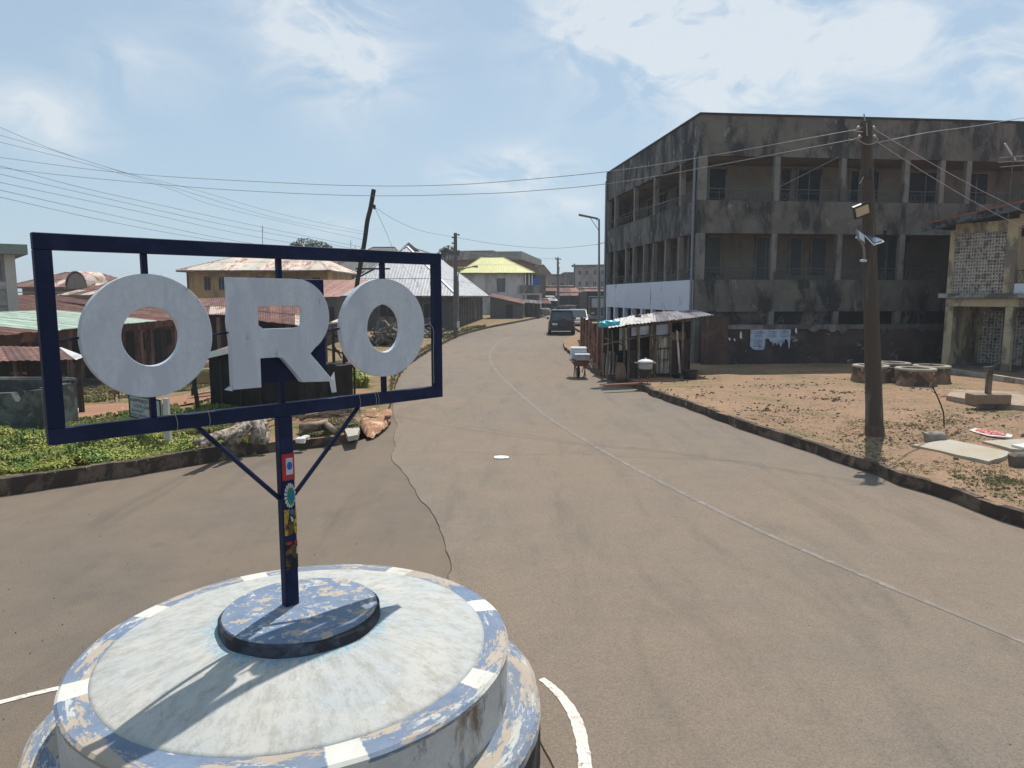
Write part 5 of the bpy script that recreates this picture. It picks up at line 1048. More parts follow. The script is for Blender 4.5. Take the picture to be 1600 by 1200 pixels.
part(RF, rh, 'wall', [(-6, 2.4, 0, 6, 0, e_ - .03)], M_greyw); sheets(rh, RF(-7, -.3, e_), RF(2.6, -.3, e_), RF(1.8, 5, 6.4 - r0.z), RF(-5, 5, 6.4 - r0.z), 9, M_rust)
# low rust-roofed house between R and second O
i0 = W(440, 464, 44); i0.z = -.5; IF = frame(i0, 90, 0)
ih = thing('low_rust_house', 'low dark house with rusty red lean roof touching the left end of the silver roof', 'house', tuple(i0)); e_ = 2.76 - i0.z
part(IF, ih, 'wall', [(0, 3.3, .3, 4.5, -1.2, e_ - .02)], mat('dark_plaster', (.12, .10, .09), var=.2, bump=.2)); sheets(ih, IF(-.3, 0, e_), IF(3.55, 0, e_), IF(4.4, 5, 3.9 - i0.z), IF(-.3, 5, 3.9 - i0.z), 6, rusty('bright_rust_sheet', (.2, .082, .055), (.15, .06, .042), .5))
window(ih, IF, 'a', 2.6, e_ - 1.5, .55, .9, .3, M_darkwood, M_glass); part(IF, ih, 'counter', [(2.5, 3.4, .0, .3, e_ - 1.95, e_ - 1.85)], M_palewood)
x0 = W(303, 500, 33); x1 = W(478, 500, 30)
cs_ = thing('crumpled_roof_stall', 'open stall with crumpled patched rust roof seen through the hole of the letter R', 'stall', (x0.x, 32, -1.5))
A4 = [W(300, 491, 34), W(352, 492, 33), W(405, 500, 32), (W(440, 504, 31)), W(482, 508, 30)]; B4 = [W(306, 467, 39), W(355, 466, 39), W(404, 474, 38), W(440, 476, 38), W(482, 482, 37)]
for i in range(4): sheets(cs_, A4[i] + Vector((0, 0, random.uniform(-.05, .05))), A4[i + 1] + Vector((0, 0, random.uniform(-.05, .05))), B4[i + 1], B4[i], 2, [M_rust, M_rust, M_rust, M_rustlt], rows=2, jag=.3, amp=.02)
m = MB(); m.hexa([(x0.x, 34.6, -1.8), (x1.x - .6, 34.6, -1.8), (x1.x - .6, 34.8, -1.8), (x0.x, 34.8, -1.8), (x0.x, 34.6, 1.9), (x1.x - .6, 34.6, 1.9), (x1.x - .6, 34.8, 1.9), (x0.x, 34.8, 1.9)]); m.build('back_wall', M_dark, cs_)
for px_ in (308, 342, 400, 450): t_ = W(px_, 496, 33.5); m = MB(); m.box(t_.x - .09, t_.x + .09, 33.4, 33.6, -1.7, t_.z); m.build('stall_post', M_pink, cs_)
# far rusty hip roofs left with round gable
j0 = W(22, 424, 62); j0.z = -1.7; JF = frame(j0, 92, 2)
jh = thing('round_gable_house', 'low house with rusty hip roof and a round arched gable at the far left', 'house', tuple(j0)); e_ = 3.6 - j0.z
part(JF, jh, 'wall', [(.2, 6.5, .5, 9, -.5, e_)], mat('brown_ochre_wall', (.24, .17, .11), var=.2, bump=.2)); hip(jh, JF, -1.0, 7.0, -.2, 9.5, e_, 4.95 - j0.z, 1.8, 5.0, 4, [M_rust, M_rust, M_rustlt], sw=.8)
part(JF, jh, 'band', [(-.4, 6.6, .4, .498, e_ - .5, e_ - .42)], M_pale)
m = MB(); gc = JF(5.6, -.25, e_ - .15); n_ = 20; ar = [(.85 * math.cos(math.pi * i / n_), 1.3 * math.sin(math.pi * i / n_)) for i in range(n_ + 1)]
m.prism(ar, lambda a, z: gc + JF.ea * a + Vector((0, 0, z)), lambda a, z: gc + JF.ea * a + JF.eb * .3 + Vector((0, 0, z))); m.build('round_gable', mat('gable_grey', (.25, .21, .17), var=.2, bump=.3), jh)
ar2 = [(.98 * math.cos(math.pi * i / n_), 1.45 * math.sin(math.pi * i / n_)) for i in range(n_ + 1)]; m = MB()
for (a, z), (b, y) in zip(ar2, ar2[1:]):
    P_ = lambda x, w, d: gc + JF.ea * x + JF.eb * d + Vector((0, 0, w)); m.hexa([P_(a, z, -.1), P_(b, y, -.1), P_(b, y, 3), P_(a, z, 3), P_(a, z + .06, -.1), P_(b, y + .06, -.1), P_(b, y + .06, 3), P_(a, z + .06, 3)])
m.build('barrel_roof', M_rustlt, jh)
q0 = W(135, 452, 56); q0.z = -1.7; QF = frame(q0, 92, 2)
qh = thing('small_rust_house', 'small rust roofed house in front of the round gable', 'house', tuple(q0)); e_ = 3.35 - q0.z
part(QF, qh, 'wall', [(0.2, 5, .3, 5, -.4, e_)], M_greyw); sheets(qh, QF(-.3, 0, e_), QF(5.5, 0, e_), QF(4, 4, 4.5 - q0.z), QF(2.0, 4, 4.5 - q0.z), 6, M_rust); sheets(qh, QF(-1.4, -1.4, 2.9 - q0.z), QF(4.6, -1.4, 2.9 - q0.z), QF(4.6, -.05, 3.3 - q0.z), QF(-.6, -.05, 3.3 - q0.z), 7, [M_rust, M_rustlt])
q1 = W(355, 470, 52)
# cream block cut by the left edge
l0 = W(14, 398, 40); l0.z = -1.7; LF = frame(l0, -130, -40)
lh = thing('cream_block', 'tall cream concrete building cut off by the left edge of the view', 'building', tuple(l0)); tz = W(14, 398, 40).z - l0.z
part(LF, lh, 'corner_column', [(-.25, .25, -.1, .5, 0, tz)], mat('cream_col', (.55, .5, .43), var=.08, bump=.1)); part(LF, lh, 'wall', [(.25, 8, .1, 8, 0, tz)], mat('cream_wall_far', (.36, .34, .3), var=.1, bump=.1))
part(LF, lh, 'roof_fascia', [(-.8, 8, -.8, 9, tz + .01, tz + .55)], mat('green_fascia', (.2, .24, .2), var=.1, bump=.2)); part(LF, lh, 'window_pane', [(.4, 3, .02, .1, tz - 1.4, tz - .3)], M_glass); part(LF, lh, 'sill_band', [(.25, 8, .0, .1, tz - 1.9, tz - 1.5), (.25, 8, -.03, .1, tz - 2.8, tz - 2.6)], M_pale)
# pink veranda row running away from the camera
def run(px, Y): return W(px, 500, Y)
A_ = Vector((-17.6, 20, 0)); az_row = -6.0; k0 = A_ + Vector((0, 0, -1.3))
VF = frame((A_.x, A_.y, -1.35), az_row, az_row - 90); L_ = 34.0
ph = thing('veranda_row', 'long pink plastered row building with columned veranda and rust and mint roof sheets', 'building', tuple(VF.o))
part(VF, ph, 'back_wall', [(0, L_, 1.9, 2.1, -.6, 3.1)], M_pink); part(VF, ph, 'lintel', [(0, L_, .1, .3, 2.42, 2.8)], M_pink); part(VF, ph, 'floor', [(0, L_, 0, 1.9, -.6, .15)], M_greyw)
part(VF, ph, 'end_wall', [(-.2, 0, .1, 7, -.6, 3.0)], M_pink)
x = 1.2
cols_a = [1.2, 4.4, 7.2, 10.2, 13.4, 17.6, 18.9, 22.5, 26.5, 30.8]
for x in cols_a: part(VF, ph, 'column', [(x - .14, x + .14, .1, .32, .15, 2.42)], M_pink, .01)
for a in (2.5, 5.6, 8.4, 11.6, 15.2, 20.0, 24.0, 28.5): part(VF, ph, 'door', [(a, a + .95, 1.85, 1.9, .16, 2.1)], M_dark)
for a in (3.9, 9.8, 14.0, 16.6, 21.8, 26): part(VF, ph, 'dark_window', [(a, a + .7, 1.86, 1.9, 1.0, 2.0)], M_dark)
N_ = 38
for i in range(N_):
    a0 = -.5 + (L_ + 1) * i / N_; a1 = -.5 + (L_ + 1) * (i + 1) / N_; mint = 6.4 < a0 < 17.2
    sheets(ph, VF(a0, -.55, 2.85), VF(a1, -.55, 2.85), VF(a1, 4.6, 3.42), VF(a0, 4.6, 3.42), 1, M_mint if mint else random.choice([M_rust, M_rust, M_rustlt] if a0 > 27 else [M_rust]), jag=.25, amp=.02)
for i in range(3):
    p = VF(29 + i * 1.3, 2.0, 3.35); m = MB(); m.tube(spl([p + Vector((.5 * math.cos(t), .4 * math.sin(t), .1 + .03 * t)) for t in range(0, 6)], 4), .035, 6); tag(m.build('old_tyre_strip', M_black), ['black curled strip on the rusty veranda roof, nearest', 'black curled strip on the rusty veranda roof, middle', 'black curled strip on the rusty veranda roof, farthest'][i], 'debris')
# second long row behind with the higher rust roof
V2 = frame((-28.6, 36, -1.4), az_row, az_row - 90)
p2 = thing('rust_roof_row', 'long building behind the pink row with continuous dark red rust roof', 'building', tuple(V2.o))
part(V2, p2, 'wall', [(-8, 24, .6, 6, -.5, 2.9)], mat('dark_red_wall', (.08, .05, .04), var=.2, bump=.2))
for i in range(32): a0 = -8.3 + i * 1.02; sheets(p2, V2(a0, 0, 3.1), V2(a0 + 1.02, 0, 3.1), V2(a0 + 1.02, 7, 4.28), V2(a0, 7, 4.28), 1, M_rust, jag=.2, amp=.02)

# front shed with rusty roof, grey block wall, gate, white sheet
a = W(-90, 567, 18.3); b = W(118, 562, 18.3); c = W(92, 543, 21.6); d = W(-90, 540, 21.6)
fs = thing('front_shed', 'low open timber shed with rusty corrugated roof at the left edge', 'shed', (a.x, 18.3, land_z(a.x, 18.3)))
sheets(fs, a, b, c, d, 6, M_rust, amp=.010, pitch=.2, jag=.2)
sheets(fs, W(118, 562.5, 18.2), W(133, 557, 18.6), W(96, 543, 21.6), W(88, 543, 21.6), 1, M_whitesheet, amp=.006)
for px_, Y in ((22, 18.5), (29, 19.5), (122, 18.6), (-40, 18.4), (75, 21)):
    t_ = W(px_, 562, Y); g_ = Vector((t_.x, t_.y, land_z(t_.x, t_.y) - .05)); m = MB(); m.tube([g_, t_], .045 if px_ < 100 else .075, 7); m.build('shed_post', M_wood if px_ < 100 else M_darkwood, fs)
m = MB(); t_ = W(15, 583, 19.4); m.bar(t_, W(41, 583, 19.4), .08, .06); m.bar(W(20, 592, 19.4), W(30, 584, 19.4), .05); m.bar(W(36, 592, 19.4), W(30, 584, 19.4), .05); m.build('bracket_table', M_wood, fs)
m = MB(); bl_ = W(-90, 560, 21.8); br_ = W(104, 560, 21.8); zb = land_z(br_.x, 21.8) - .3; m.hexa([(bl_.x, 21.8, zb), (br_.x, 21.8, zb), (br_.x, 21.9, zb), (bl_.x, 21.9, zb), (bl_.x, 21.8, bl_.z), (br_.x, 21.8, br_.z), (br_.x, 21.9, br_.z), (bl_.x, 21.9, bl_.z)]); m.build('back_boards', M_darkwood, fs)
gt = thing('stick_gate', 'small gate of upright dark sticks at the right end of the front shed', 'gate', tuple(hit(110, 643)))
for i, px_ in enumerate((94, 99, 104, 109, 114, 119)):
    g_ = hit(px_ + 2, 641 + i * .4); t_ = W(px_, 592 - (i % 2) * 6, g_.y); m = MB(); m.bar(g_, t_, .06, .03); m.build('picket', M_darkwood, gt)
for y_ in (592, 633): m = MB(); m.bar(W(93, y_, 17.9), W(121, y_ + 1, 17.6), .05, .04); m.build('gate_rail', M_darkwood, gt)
for k in range(3): m = MB(); w1 = W(95 + k * 8, 592.5, 17.8); m.box(w1.x - .03, w1.x + .06, w1.y - .03, w1.y, w1.z - .02, w1.z + .04); m.build('pale_tie', M_whitebit, gt)
m = MB(); q = [hit(*p) for p in ((100, 640), (125, 643), (122, 648), (98, 650))]; m.prism([(p.x, p.y) for p in q], lambda a, b: Vector((a, b, land_z(a, b) - .05)), lambda a, b: Vector((a, b, land_z(a, b) + .1))); tag(m.build('threshold_slab', M_whitebit), 'pale threshold slab at the foot of the stick gate', 'slab')
M_gwall = mat('grey_green_block', (.12, .13, .12), var=.25, scale=2, stain=(.05, .055, .05), stain_amt=.6, stain_scale=1.4, stain2=(.3, .3, .28), amt2=.1, scale2=5, bump=.4)
gw0 = W(67, 640, 13.6); gw = thing('block_wall', 'broken grey concrete block wall with notched top in the weeds at the left edge', 'wall', (gw0.x, 13.6, land_z(gw0.x, 13.6)))
X = lambda px: W(px, 640, 13.6).x; Z = lambda py: W(30, py, 13.6).z
poly = [(X(-220), Z(700)), (X(67), Z(700)), (X(66), Z(609)), (X(46), Z(611)), (X(37), Z(618)), (X(31), Z(627)), (X(25), Z(627)), (X(19), Z(614)), (X(-1), Z(615)), (X(-220), Z(617))]
m = MB(); m.prism(poly, lambda a, z: Vector((a, 13.6, z)), lambda a, z: Vector((a, 13.78, z))); m.build('front_blocks', M_gwall, gw)
m = MB(); m.box(X(-220), X(70) - .1, 14.6, 14.8, -.3, Z(603)); m.box(X(67) - .18, X(67), 13.8, 14.6, -.3, Z(608)); m.build('rear_blocks', M_gwall, gw)
m = MB(); m.tube([(X(-220), 14.7, Z(602)), (X(20), 14.68, Z(602.5)), (X(50), 14.72, Z(603)), (X(68), 14.7, Z(605))], .05, 6); m.build('wall_cap', M_greyw, gw)

# black kiosk behind the sign, with white roof edge
kx0 = W(331, 600, 16.4); kx1 = W(482, 600, 16.4); kz = land_z(kx0.x + .5, 16.4) - .2
kk = thing('black_kiosk', 'black sheet metal kiosk with white edged roof behind the letter R', 'kiosk', (kx0.x, 16.4, kz))
M_kblack = mat('black_sheet', (.014, .013, .013), var=.3, bump=.2, stain=(.03, .02, .018), stain_amt=.5, rough=.7)
zl = W(331, 556, 16.2).z; zr = W(470, 518, 16.2).z
m = MB(); m.hexa([(kx0.x, 16.3, kz), (kx1.x, 16.3, kz), (kx1.x, 18.2, kz), (kx0.x, 18.2, kz), (kx0.x, 16.3, zl - .06), (kx1.x, 16.3, zr - .06), (kx1.x, 18.2, zr), (kx0.x, 18.2, zl)]); m.build('body', M_kblack, kk)
sheets(kk, (kx0.x - .1, 16.1, zl), (kx1.x + .1, 16.1, zr), (kx1.x + .1, 18.4, zr + .12), (kx0.x - .1, 18.4, zl + .14), 4, M_rust, amp=.012)
m = MB(); m.hexa([(kx0.x - .12, 16.02, zl - .09), (kx1.x + .1, 16.02, zr - .09), (kx1.x + .1, 16.06, zr - .09), (kx0.x - .12, 16.06, zl - .09), (kx0.x - .12, 16.02, zl + .05), (kx1.x + .1, 16.02, zr + .05), (kx1.x + .1, 16.06, zr + .05), (kx0.x - .12, 16.06, zl + .05)]); m.build('roof_edge', M_whitesheet, kk)
for i in range(5): x = kx0.x + .25 + i * (kx1.x - kx0.x) / 5; m = MB(); m.box(x, x + .04, 16.26, 16.3, kz + .02, zl - .1); m.build('seam_strip', M_darkwood, kk)
c = hit(310, 644); t_ = W(303, 585, c.y); m = MB(); m.tube([c, W(307, 620, c.y), W(304, 604, c.y), t_], .05, 7); m.tube([W(303, 606, c.y), W(300, 618, c.y)], [.06, .02], 7); tag(m.build('charred_post', M_darkwood), 'crooked black post standing by the path left of the black kiosk', 'post')
for i, (px_, py_, s) in enumerate(((323, 588, .3), (328, 578, .35), (318, 594, .2))):
    rock('rubbish_heap', W(px_, py_, 19 + i), s, s * .6, s * .8, [M_dry, mat('tan_cloth', (.4, .26, .14), var=.3, bump=.6), M_greyw][i], ['small grassy rubbish clump left of the black kiosk', 'tan cloth lump by the left side of the black kiosk', 'small grey rubbish lump left of the black kiosk near the letter O'][i], 'rubbish', seed=40 + i)

# work table with dark cloth, posts, firewood between R and the second O
tw = hit(515, 690); ty = 16.2
tb = thing('rough_shelter', 'rough pole shelter and table hung with dark cloth right of the black kiosk', 'shelter', (W(500, 600, ty).x, ty, KERB))
for px_, top_, w in ((520, 512, .07), (536, 510, .07), (488, 560, .05), (553, 560, .05)):
    t_ = W(px_, top_, ty); m = MB(); m.tube([Vector((t_.x - .02, ty, KERB - .05)), Vector((t_.x, ty, (t_.z + KERB) / 2)), t_], w / 2, 7); m.build('shelter_post', M_darkwood, tb)
m = MB(); m.bar(W(512, 545, ty), W(536, 552, ty), .04); m.bar(W(513, 527, ty), W(538, 523, ty), .05); m.bar(W(515, 530, ty), W(534, 560, ty), .03); m.bar(W(512, 546, ty), W(530, 548, ty), .03); m.build('cross_poles', M_wood, tb)
x0 = W(470, 600, ty - .4).x; x1 = W(553, 600, ty - .4).x; zt_ = W(500, 570, ty - .4).z
m = MB(); n = 14; A = [Vector((x0 + (x1 - x0) * i / n, ty - .45 + .05 * math.sin(i * 1.7), zt_ + .02 * math.sin(i))) for i in range(n + 1)]; B = [Vector((p.x + .03 * math.sin(i * 2), p.y - .05, KERB + .22 + .12 * abs(math.sin(i * 2.1)))) for i, p in enumerate(A)]; m.strip(A, B)
C2 = [Vector((p.x, p.y + .9, p.z)) for p in A]; m.strip(A, C2); m.build('dark_cloth', mat('dark_brown_cloth', (.035, .027, .022), var=.3, bump=.4), tb, recalc=False)
m = MB(); m.box(x0, x1, ty - .3, ty + .4, zt_ - .08, zt_ - .02); m.box(x0 + .1, x0 + .16, ty - .3, ty - .24, KERB, zt_); m.box(x1 - .16, x1 - .1, ty - .3, ty - .24, KERB, zt_); m.build('table_frame', M_wood, tb)
m = MB(); m.prism([(0, 0), (.9, .12), (.86, .16), (0, .05)], lambda a, z: W(512, 507, 26) + Vector((a, 0, z)), lambda a, z: W(512, 507, 26) + Vector((a, 1.5, z + .1)))
tag(m.build('loose_roof_sheet', M_rustlt), 'loose pale sheet lying over the poles between the letters R and O', 'roof sheet')
# firewood heaps: every log that reads is its own object in the heap
def logs(nm, label, spec, mt, Y0=None, cat='log pile'):
    g = hit(spec[0][0][0], spec[0][0][1] + 10); t = thing(nm, label, cat, (g.x, g.y, KERB))
    for (p, q, r0_, r1_, dz) in spec:
        a = hit(*p, dz=dz); b = hit(*q, dz=dz); mid = (a + b) / 2 + Vector((random.uniform(-.04, .04), random.uniform(-.04, .04), random.uniform(0, .05)))
        m = MB(); m.tube([a, mid, b], [r0_ * .72, (r0_ + r1_) / 2 * random.uniform(.6, .8), r1_ * .65], 9)
        for v in m.v: v += Vector((noise.noise(v * 9), noise.noise(v * 9 + Vector((7, 0, 0))), noise.noise(v * 9 + Vector((0, 7, 0))))) * r0_ * .08
        m.build('log', mt, t, smooth=True)
    return t
_lg = []
for k in range(15):
    x = 304 + (k % 8) * 10.5 + random.uniform(-4, 4); y = 695 - (k % 8) * 2.6 + random.uniform(-4, 3); lv = k // 8; l = random.uniform(34, 62)
    _lg.append(((x, y), (x + l, y - l * random.uniform(.28, .5)), random.uniform(.05, .085), random.uniform(.05, .075), .07 + .15 * lv + random.uniform(0, .07)))
logs('log_pile', 'heap of dry grey white logs lying on the verge behind the left kerb', _lg, M_log)
lp = thing('upright_logs', 'pale upright tree stumps and split trunks standing by the kerb left of the post', 'log pile', tuple(hit(400, 700)))
for (p, q, Y_, r0_, r1_) in (((356, 700), (387, 662), 0, .10, .09), ((400, 695), (397, 655), 0, .10, .09), ((408, 690), (404, 654), 0, .06, .05), ((412, 695), (420, 676), 0, .06, .03), ((416, 680), (411, 655), 0, .04, .04), ((376, 688), (388, 658), 0, .09, .08)):
    a = hit(*p); b = W(q[0], q[1], a.y + .15); m = MB(); m.tube([a, a.lerp(b, .5) + Vector((.03, 0, .02)), b], [r0_ * 1.1, r0_ * .85, r1_], 10)
    for v in m.v: v += Vector((noise.noise(v * 7), noise.noise(v * 7 + Vector((7, 0, 0))), 0)) * .05
    m.build('trunk_piece', M_log, lp, smooth=True)
logs('fallen_trunk', 'brown fallen trunk pieces lying on the verge right of the sign post', [((470, 668), (510, 660), .09, .1, .2), ((505, 662), (522, 672), .12, .08, .16), ((474, 676), (500, 672), .07, .06, .08), ((470, 655), (500, 648), .06, .07, .25)], mat('brown_trunk', (.34, .26, .19), var=.3, scale=5, stain=(.15, .1, .07), stain_amt=.6, bump=.6))
bp = thing('brushwood_heap', 'tangled heap of dark brushwood and twigs under the shelter', 'brushwood', tuple(hit(520, 690, dz=.0)))
m = MB()
for i in range(120):
    p = hit(random.uniform(470, 556), random.uniform(638, 648), dz=random.uniform(.05, .35) * (1 if random.random() < .6 else .4)); d = Vector((random.uniform(-1, 1), random.uniform(-.5, .5), random.uniform(-.3, .6))).normalized() * random.uniform(.12, .4); m.tube([p - d, p, p + d], [.009, .011, .005], 4)
o = m.build('twigs', M_wood, bp); o['kind'] = 'stuff'
for k, (x0_, x1_, y0_, y1_, hh, lab, n_) in enumerate(((575, 627, 522, 536, 1.6, 'heap of grey scrap and brushwood before the silver roofed house, inside the second O', 150), (668, 690, 516, 524, .9, 'dark scrap pile against the silver roofed house beside the sign frame', 60))):
    c = hit((x0_ + x1_) / 2, y1_ + 3); t = thing('scrap_heap', lab, 'scrap heap', tuple(c)); m = MB(); w = abs(hit(x1_, y1_).x - hit(x0_, y1_).x) / 2
    for i in range(n_):
        u = random.uniform(-1, 1); p = c + Vector((u * w, random.uniform(-1, 1), random.uniform(0, hh * (1 - abs(u - .4) * .6)) * .7)); d = Vector((random.uniform(-1, 1), random.uniform(-.5, .5), random.uniform(-.4, .6))).normalized() * random.uniform(.2, .6); m.tube([p - d, p + d], random.uniform(.03, .09), 5)
    o = m.build('scrap', mat('scrap_grey', (.16, .14, .11), var=.5, scale=1.5, bump=.3), t); o['kind'] = 'stuff'
# verge details near the corner: slab, wheel marks, eroded hole
pe = hit(586, 672); er = thing('eroded_bank', 'orange eroded laterite bank breaking away at the corner of the verge', 'eroded bank', tuple(pe))
bank = [(558, 640), (583, 636), (600, 637), (613, 638), (611, 650), (603, 660), (594, 667), (584, 673), (574, 675), (566, 664), (560, 652)]
bp2 = [hit(*p) for p in bank]; cc = sum(bp2, Vector()) / len(bp2); m = MB(); R_ = 7; n = len(bp2)
for r in range(R_ + 1):
    for i in range(n * 3):
        p = bp2[i // 3].lerp(bp2[(i // 3 + 1) % n], (i % 3) / 3); q = cc.lerp(p, r / R_) ; q = q.copy(); q.z = KERB + .01 + .05 * noise.noise(Vector((q.x * 3, q.y * 3, 1))) + .05 * noise.noise(Vector((q.x * 9, q.y * 9, 2))) - (.0 if r < R_ else .12); m.v.append(q)
K_ = n * 3
for r in range(R_):
    for i in range(K_): m.f.append((r * K_ + i, r * K_ + (i + 1) % K_, (r + 1) * K_ + (i + 1) % K_, (r + 1) * K_ + i)); m.mi.append(0)
m.build('laterite_crust', M_orange, er, smooth=True)
slab([(534, 668), (552, 663), (561, 676), (559, 685), (545, 688)], 'tan cement culvert slab beside the eroded bank', .07)
for i, (p, s, lb) in enumerate((((606, 652), .07, 'small stone on the eroded bank edge'), ((470, 688), .09, 'white stone in the weeds right of the sign post'), ((478, 684), .07, 'cream scrap beside the white stone right of the sign post'), ((497, 676), .05, 'tiny pale scrap in the weeds under the fallen trunk'))):
    rock('scrap_stone', hit(*p, dz=.03), s, s, s * .7, M_whitebit if i else M_stone, lb, 'stone', seed=50 + i)

# hand painted shop sign
bz = hit(251, 697); sY = bz.y
sb = thing('shop_sign', 'small hand painted white board reading HAPPINESS and COOL on a post in the weeds', 'sign', tuple(bz))
c0_ = W(201, 616, sY + .55); c1_ = W(241, 620, sY - .05); SB0 = Vector((c0_.x, c0_.y, 0)); u_ = (Vector((c1_.x, c1_.y, 0)) - SB0); WL = 1.03; u_.normalize(); nb = Vector((u_.y, -u_.x, 0)); zt_ = W(201, 616, sY + .5).z; zb_ = W(201, 652, sY + .5).z
BS = lambda a, t, z: SB0 + u_ * a + nb * t + Vector((0, 0, z)); WL = (Vector((c1_.x, c1_.y, 0)) - SB0).length * 1.22
m = MB(); m.hexa([BS(0, 0, zb_), BS(WL, 0, zb_), BS(WL, -.02, zb_), BS(0, -.02, zb_), BS(0, 0, zt_), BS(WL, 0, zt_), BS(WL, -.02, zt_), BS(0, -.02, zt_)]); m.build('board', mat('sign_board', (.36, .39, .40), var=.06, bump=0, stain=(.2, .22, .22), stain_amt=.2), sb)
m = MB(); e = .025
for a0, a1, z0, z1 in ((0, WL, zt_ - e, zt_), (0, WL, zb_, zb_ + e), (0, e, zb_, zt_), (WL - e, WL, zb_, zt_)): m.hexa([BS(a0, .001, z0), BS(a1, .001, z0), BS(a1, .012, z0), BS(a0, .012, z0), BS(a0, .001, z1), BS(a1, .001, z1), BS(a1, .012, z1), BS(a0, .012, z1)])
m.build('board_frame', M_darkwood, sb)
m = MB(); pz = BS(WL + .1, -.05, 0); m.box(pz.x - .04, pz.x + .04, pz.y - .04, pz.y + .04, bz.z - .1, zt_ + .03); m.build('sign_post', mat('white_post', (.45, .43, .4), var=.15, bump=.1), sb)
def text(s, a, z, h, mt, par, wmax):
    cu = bpy.data.curves.new('tmp', 'FONT'); cu.body = s; cu.size = h * 1.35; o = bpy.data.objects.new('tmp', cu); col.objects.link(o); bpy.context.view_layer.update()
    me = bpy.data.meshes.new_from_object(o.evaluated_get(bpy.context.evaluated_depsgraph_get())); w = max(v.co.x for v in me.vertices) or 1; k = min(1.4, wmax / w); m = MB()
    m.add([BS(a + v.co.x * k, .004, z + v.co.y) for v in me.vertices], [tuple(p.vertices) for p in me.polygons]); bpy.data.objects.remove(o); bpy.data.curves.remove(cu); o = m.build('lettering', mt, par, recalc=False)
M_ink = mat('black_ink', (.02, .025, .03), bump=0); H_ = zt_ - zb_
text('HAPPINESS NE', .05, zb_ + H_ * .70, H_ * .17, M_ink, sb, WL - .1); text('COOL GARDE', .16, zb_ + H_ * .48, H_ * .16, M_ink, sb, WL - .22); text('SERVICES', .06, zb_ + H_ * .27, H_ * .13, mat('grey_ink', (.12, .14, .15), bump=0), sb, WL * .45); text('MUSIC SERVICE', .06, zb_ + H_ * .1, H_ * .11, M_ink, sb, WL * .7)

# ------------------------------------------------------------------ poles and lamps in the distance
lpY = 27.0
ln = thing('leaning_pole', 'crooked dark timber pole leaning right, rising above the sign frame', 'pole', (W(538, 600, lpY).x, lpY, land_z(W(538, 600, lpY).x, lpY)))
m = MB(); pts = [W(x, y, lpY) for x, y in ((534, 600), (541, 560), (549, 510), (557, 450), (563, 415), (570, 375), (574, 345), (579, 325), (584, 296))]; pts[0].z = min(pts[0].z, land_z(pts[0].x, lpY)) - .1
m.tube(spl(pts, 3), .085, 8); 
m.build('pole', M_darkwood, ln); m = MB(); m.bar(W(556, 420, lpY), W(609, 420, lpY), .07, .06); m.tube([W(563, 432, lpY), W(584, 421, lpY)], .03, 5); m.build('cross_arm', M_darkwood, ln)
m = MB(); q = W(585, 323, lpY); m.lathe(q, [(0, -.1), (.05, -.08), (.05, .06), (0, .1)], 8); m.build('insulator', M_black, ln)
for y_ in (390, 402): m = MB(); m.tube([W(563, y_, lpY), W(571, y_ - 1, lpY)], .04, 6); m.build('pole_clamp', M_black, ln)
def pole(label, px, ytop, ybase, Y, r, kind):
    b = Vector(((px - 800) / FPX * Y, Y, land_z((px - 800) / FPX * Y, Y))); t = W(px - .5, ytop, Y); o = thing('electric_pole', label, 'electric pole', tuple(b))
    m = MB(); m.tube([b - Vector((0, 0, .1)), t], [r * 1.15, r * .8], 8); m.build('pole', M_poleconc, o)
    return o, b, t
o, b, t = pole('slender electric pole with insulators and curved lamp arm in front of the silver roof', 712, 364, 521, 47, .14, 0)
for y_, s in ((371, -1), (371, 1), (380, -1), (392, 1), (395, 1), (398, 1)):
    p = W(712, y_ - (4 if s > 0 and y_ < 372 else 0), 47); m = MB(); m.tube([p, p + Vector((s * .18, -.05, 0))], .025, 5); m.lathe(p + Vector((s * .2, -.05, -.06)), [(0, 0), (.06, .02), (.06, .1), (0, .12)], 7); m.build('insulator', M_black, o)
m = MB(); m.tube(spl([W(716, 442, 46.7), W(716, 430, 46.6), W(720, 422, 46.5), W(730, 418.5, 46.4), W(738, 417, 46.3)], 5), .035, 7); m.build('lamp_arm', M_steel, o)
m = MB(); c_ = W(742, 416, 46.2); m.hexa([c_ + Vector(p) for p in ((-.22, -.08, -.06), (.18, -.08, -.1), (.18, .08, -.1), (-.22, .08, -.06), (-.2, -.07, .02), (.2, -.07, .06), (.2, .07, .06), (-.2, .07, .02))]); m.build('lamp_head', M_steel, o, bevel=.02)
m = MB(); m.tube([W(716, 440, 46.8), W(716, 500, 46.8)], .05, 7); m.build('cable_duct', M_steel, o); m = MB(); m.bar(W(716, 502, 46.8), W(716, 512, 46.8), .16, .1); m.build('base_wrap', M_whitep, o)
o, b, t = pole('far wooden electric pole with cross arm among the market roofs', 872, 402, 484, 100, .17, 0)
m = MB(); m.bar(W(868, 405, 100), W(877, 405, 100), .12); m.tube([W(868, 405, 100), W(868, 402, 100)], .06, 5); m.build('cross_arm', M_darkwood, o)
for y_ in (411, 418, 420, 422, 425): m = MB(); m.tube([W(872, y_, 99.8), W(874.5, y_, 99.8)], .06, 5); m.build('insulator', M_black, o)
o, b, t = pole('second far electric pole in front of the three storey grey building', 898, 412, 475, 118, .16, 0)
m = MB(); m.bar(W(896, 415, 118), W(901, 415, 118), .12); m.build('cross_arm', M_darkwood, o)
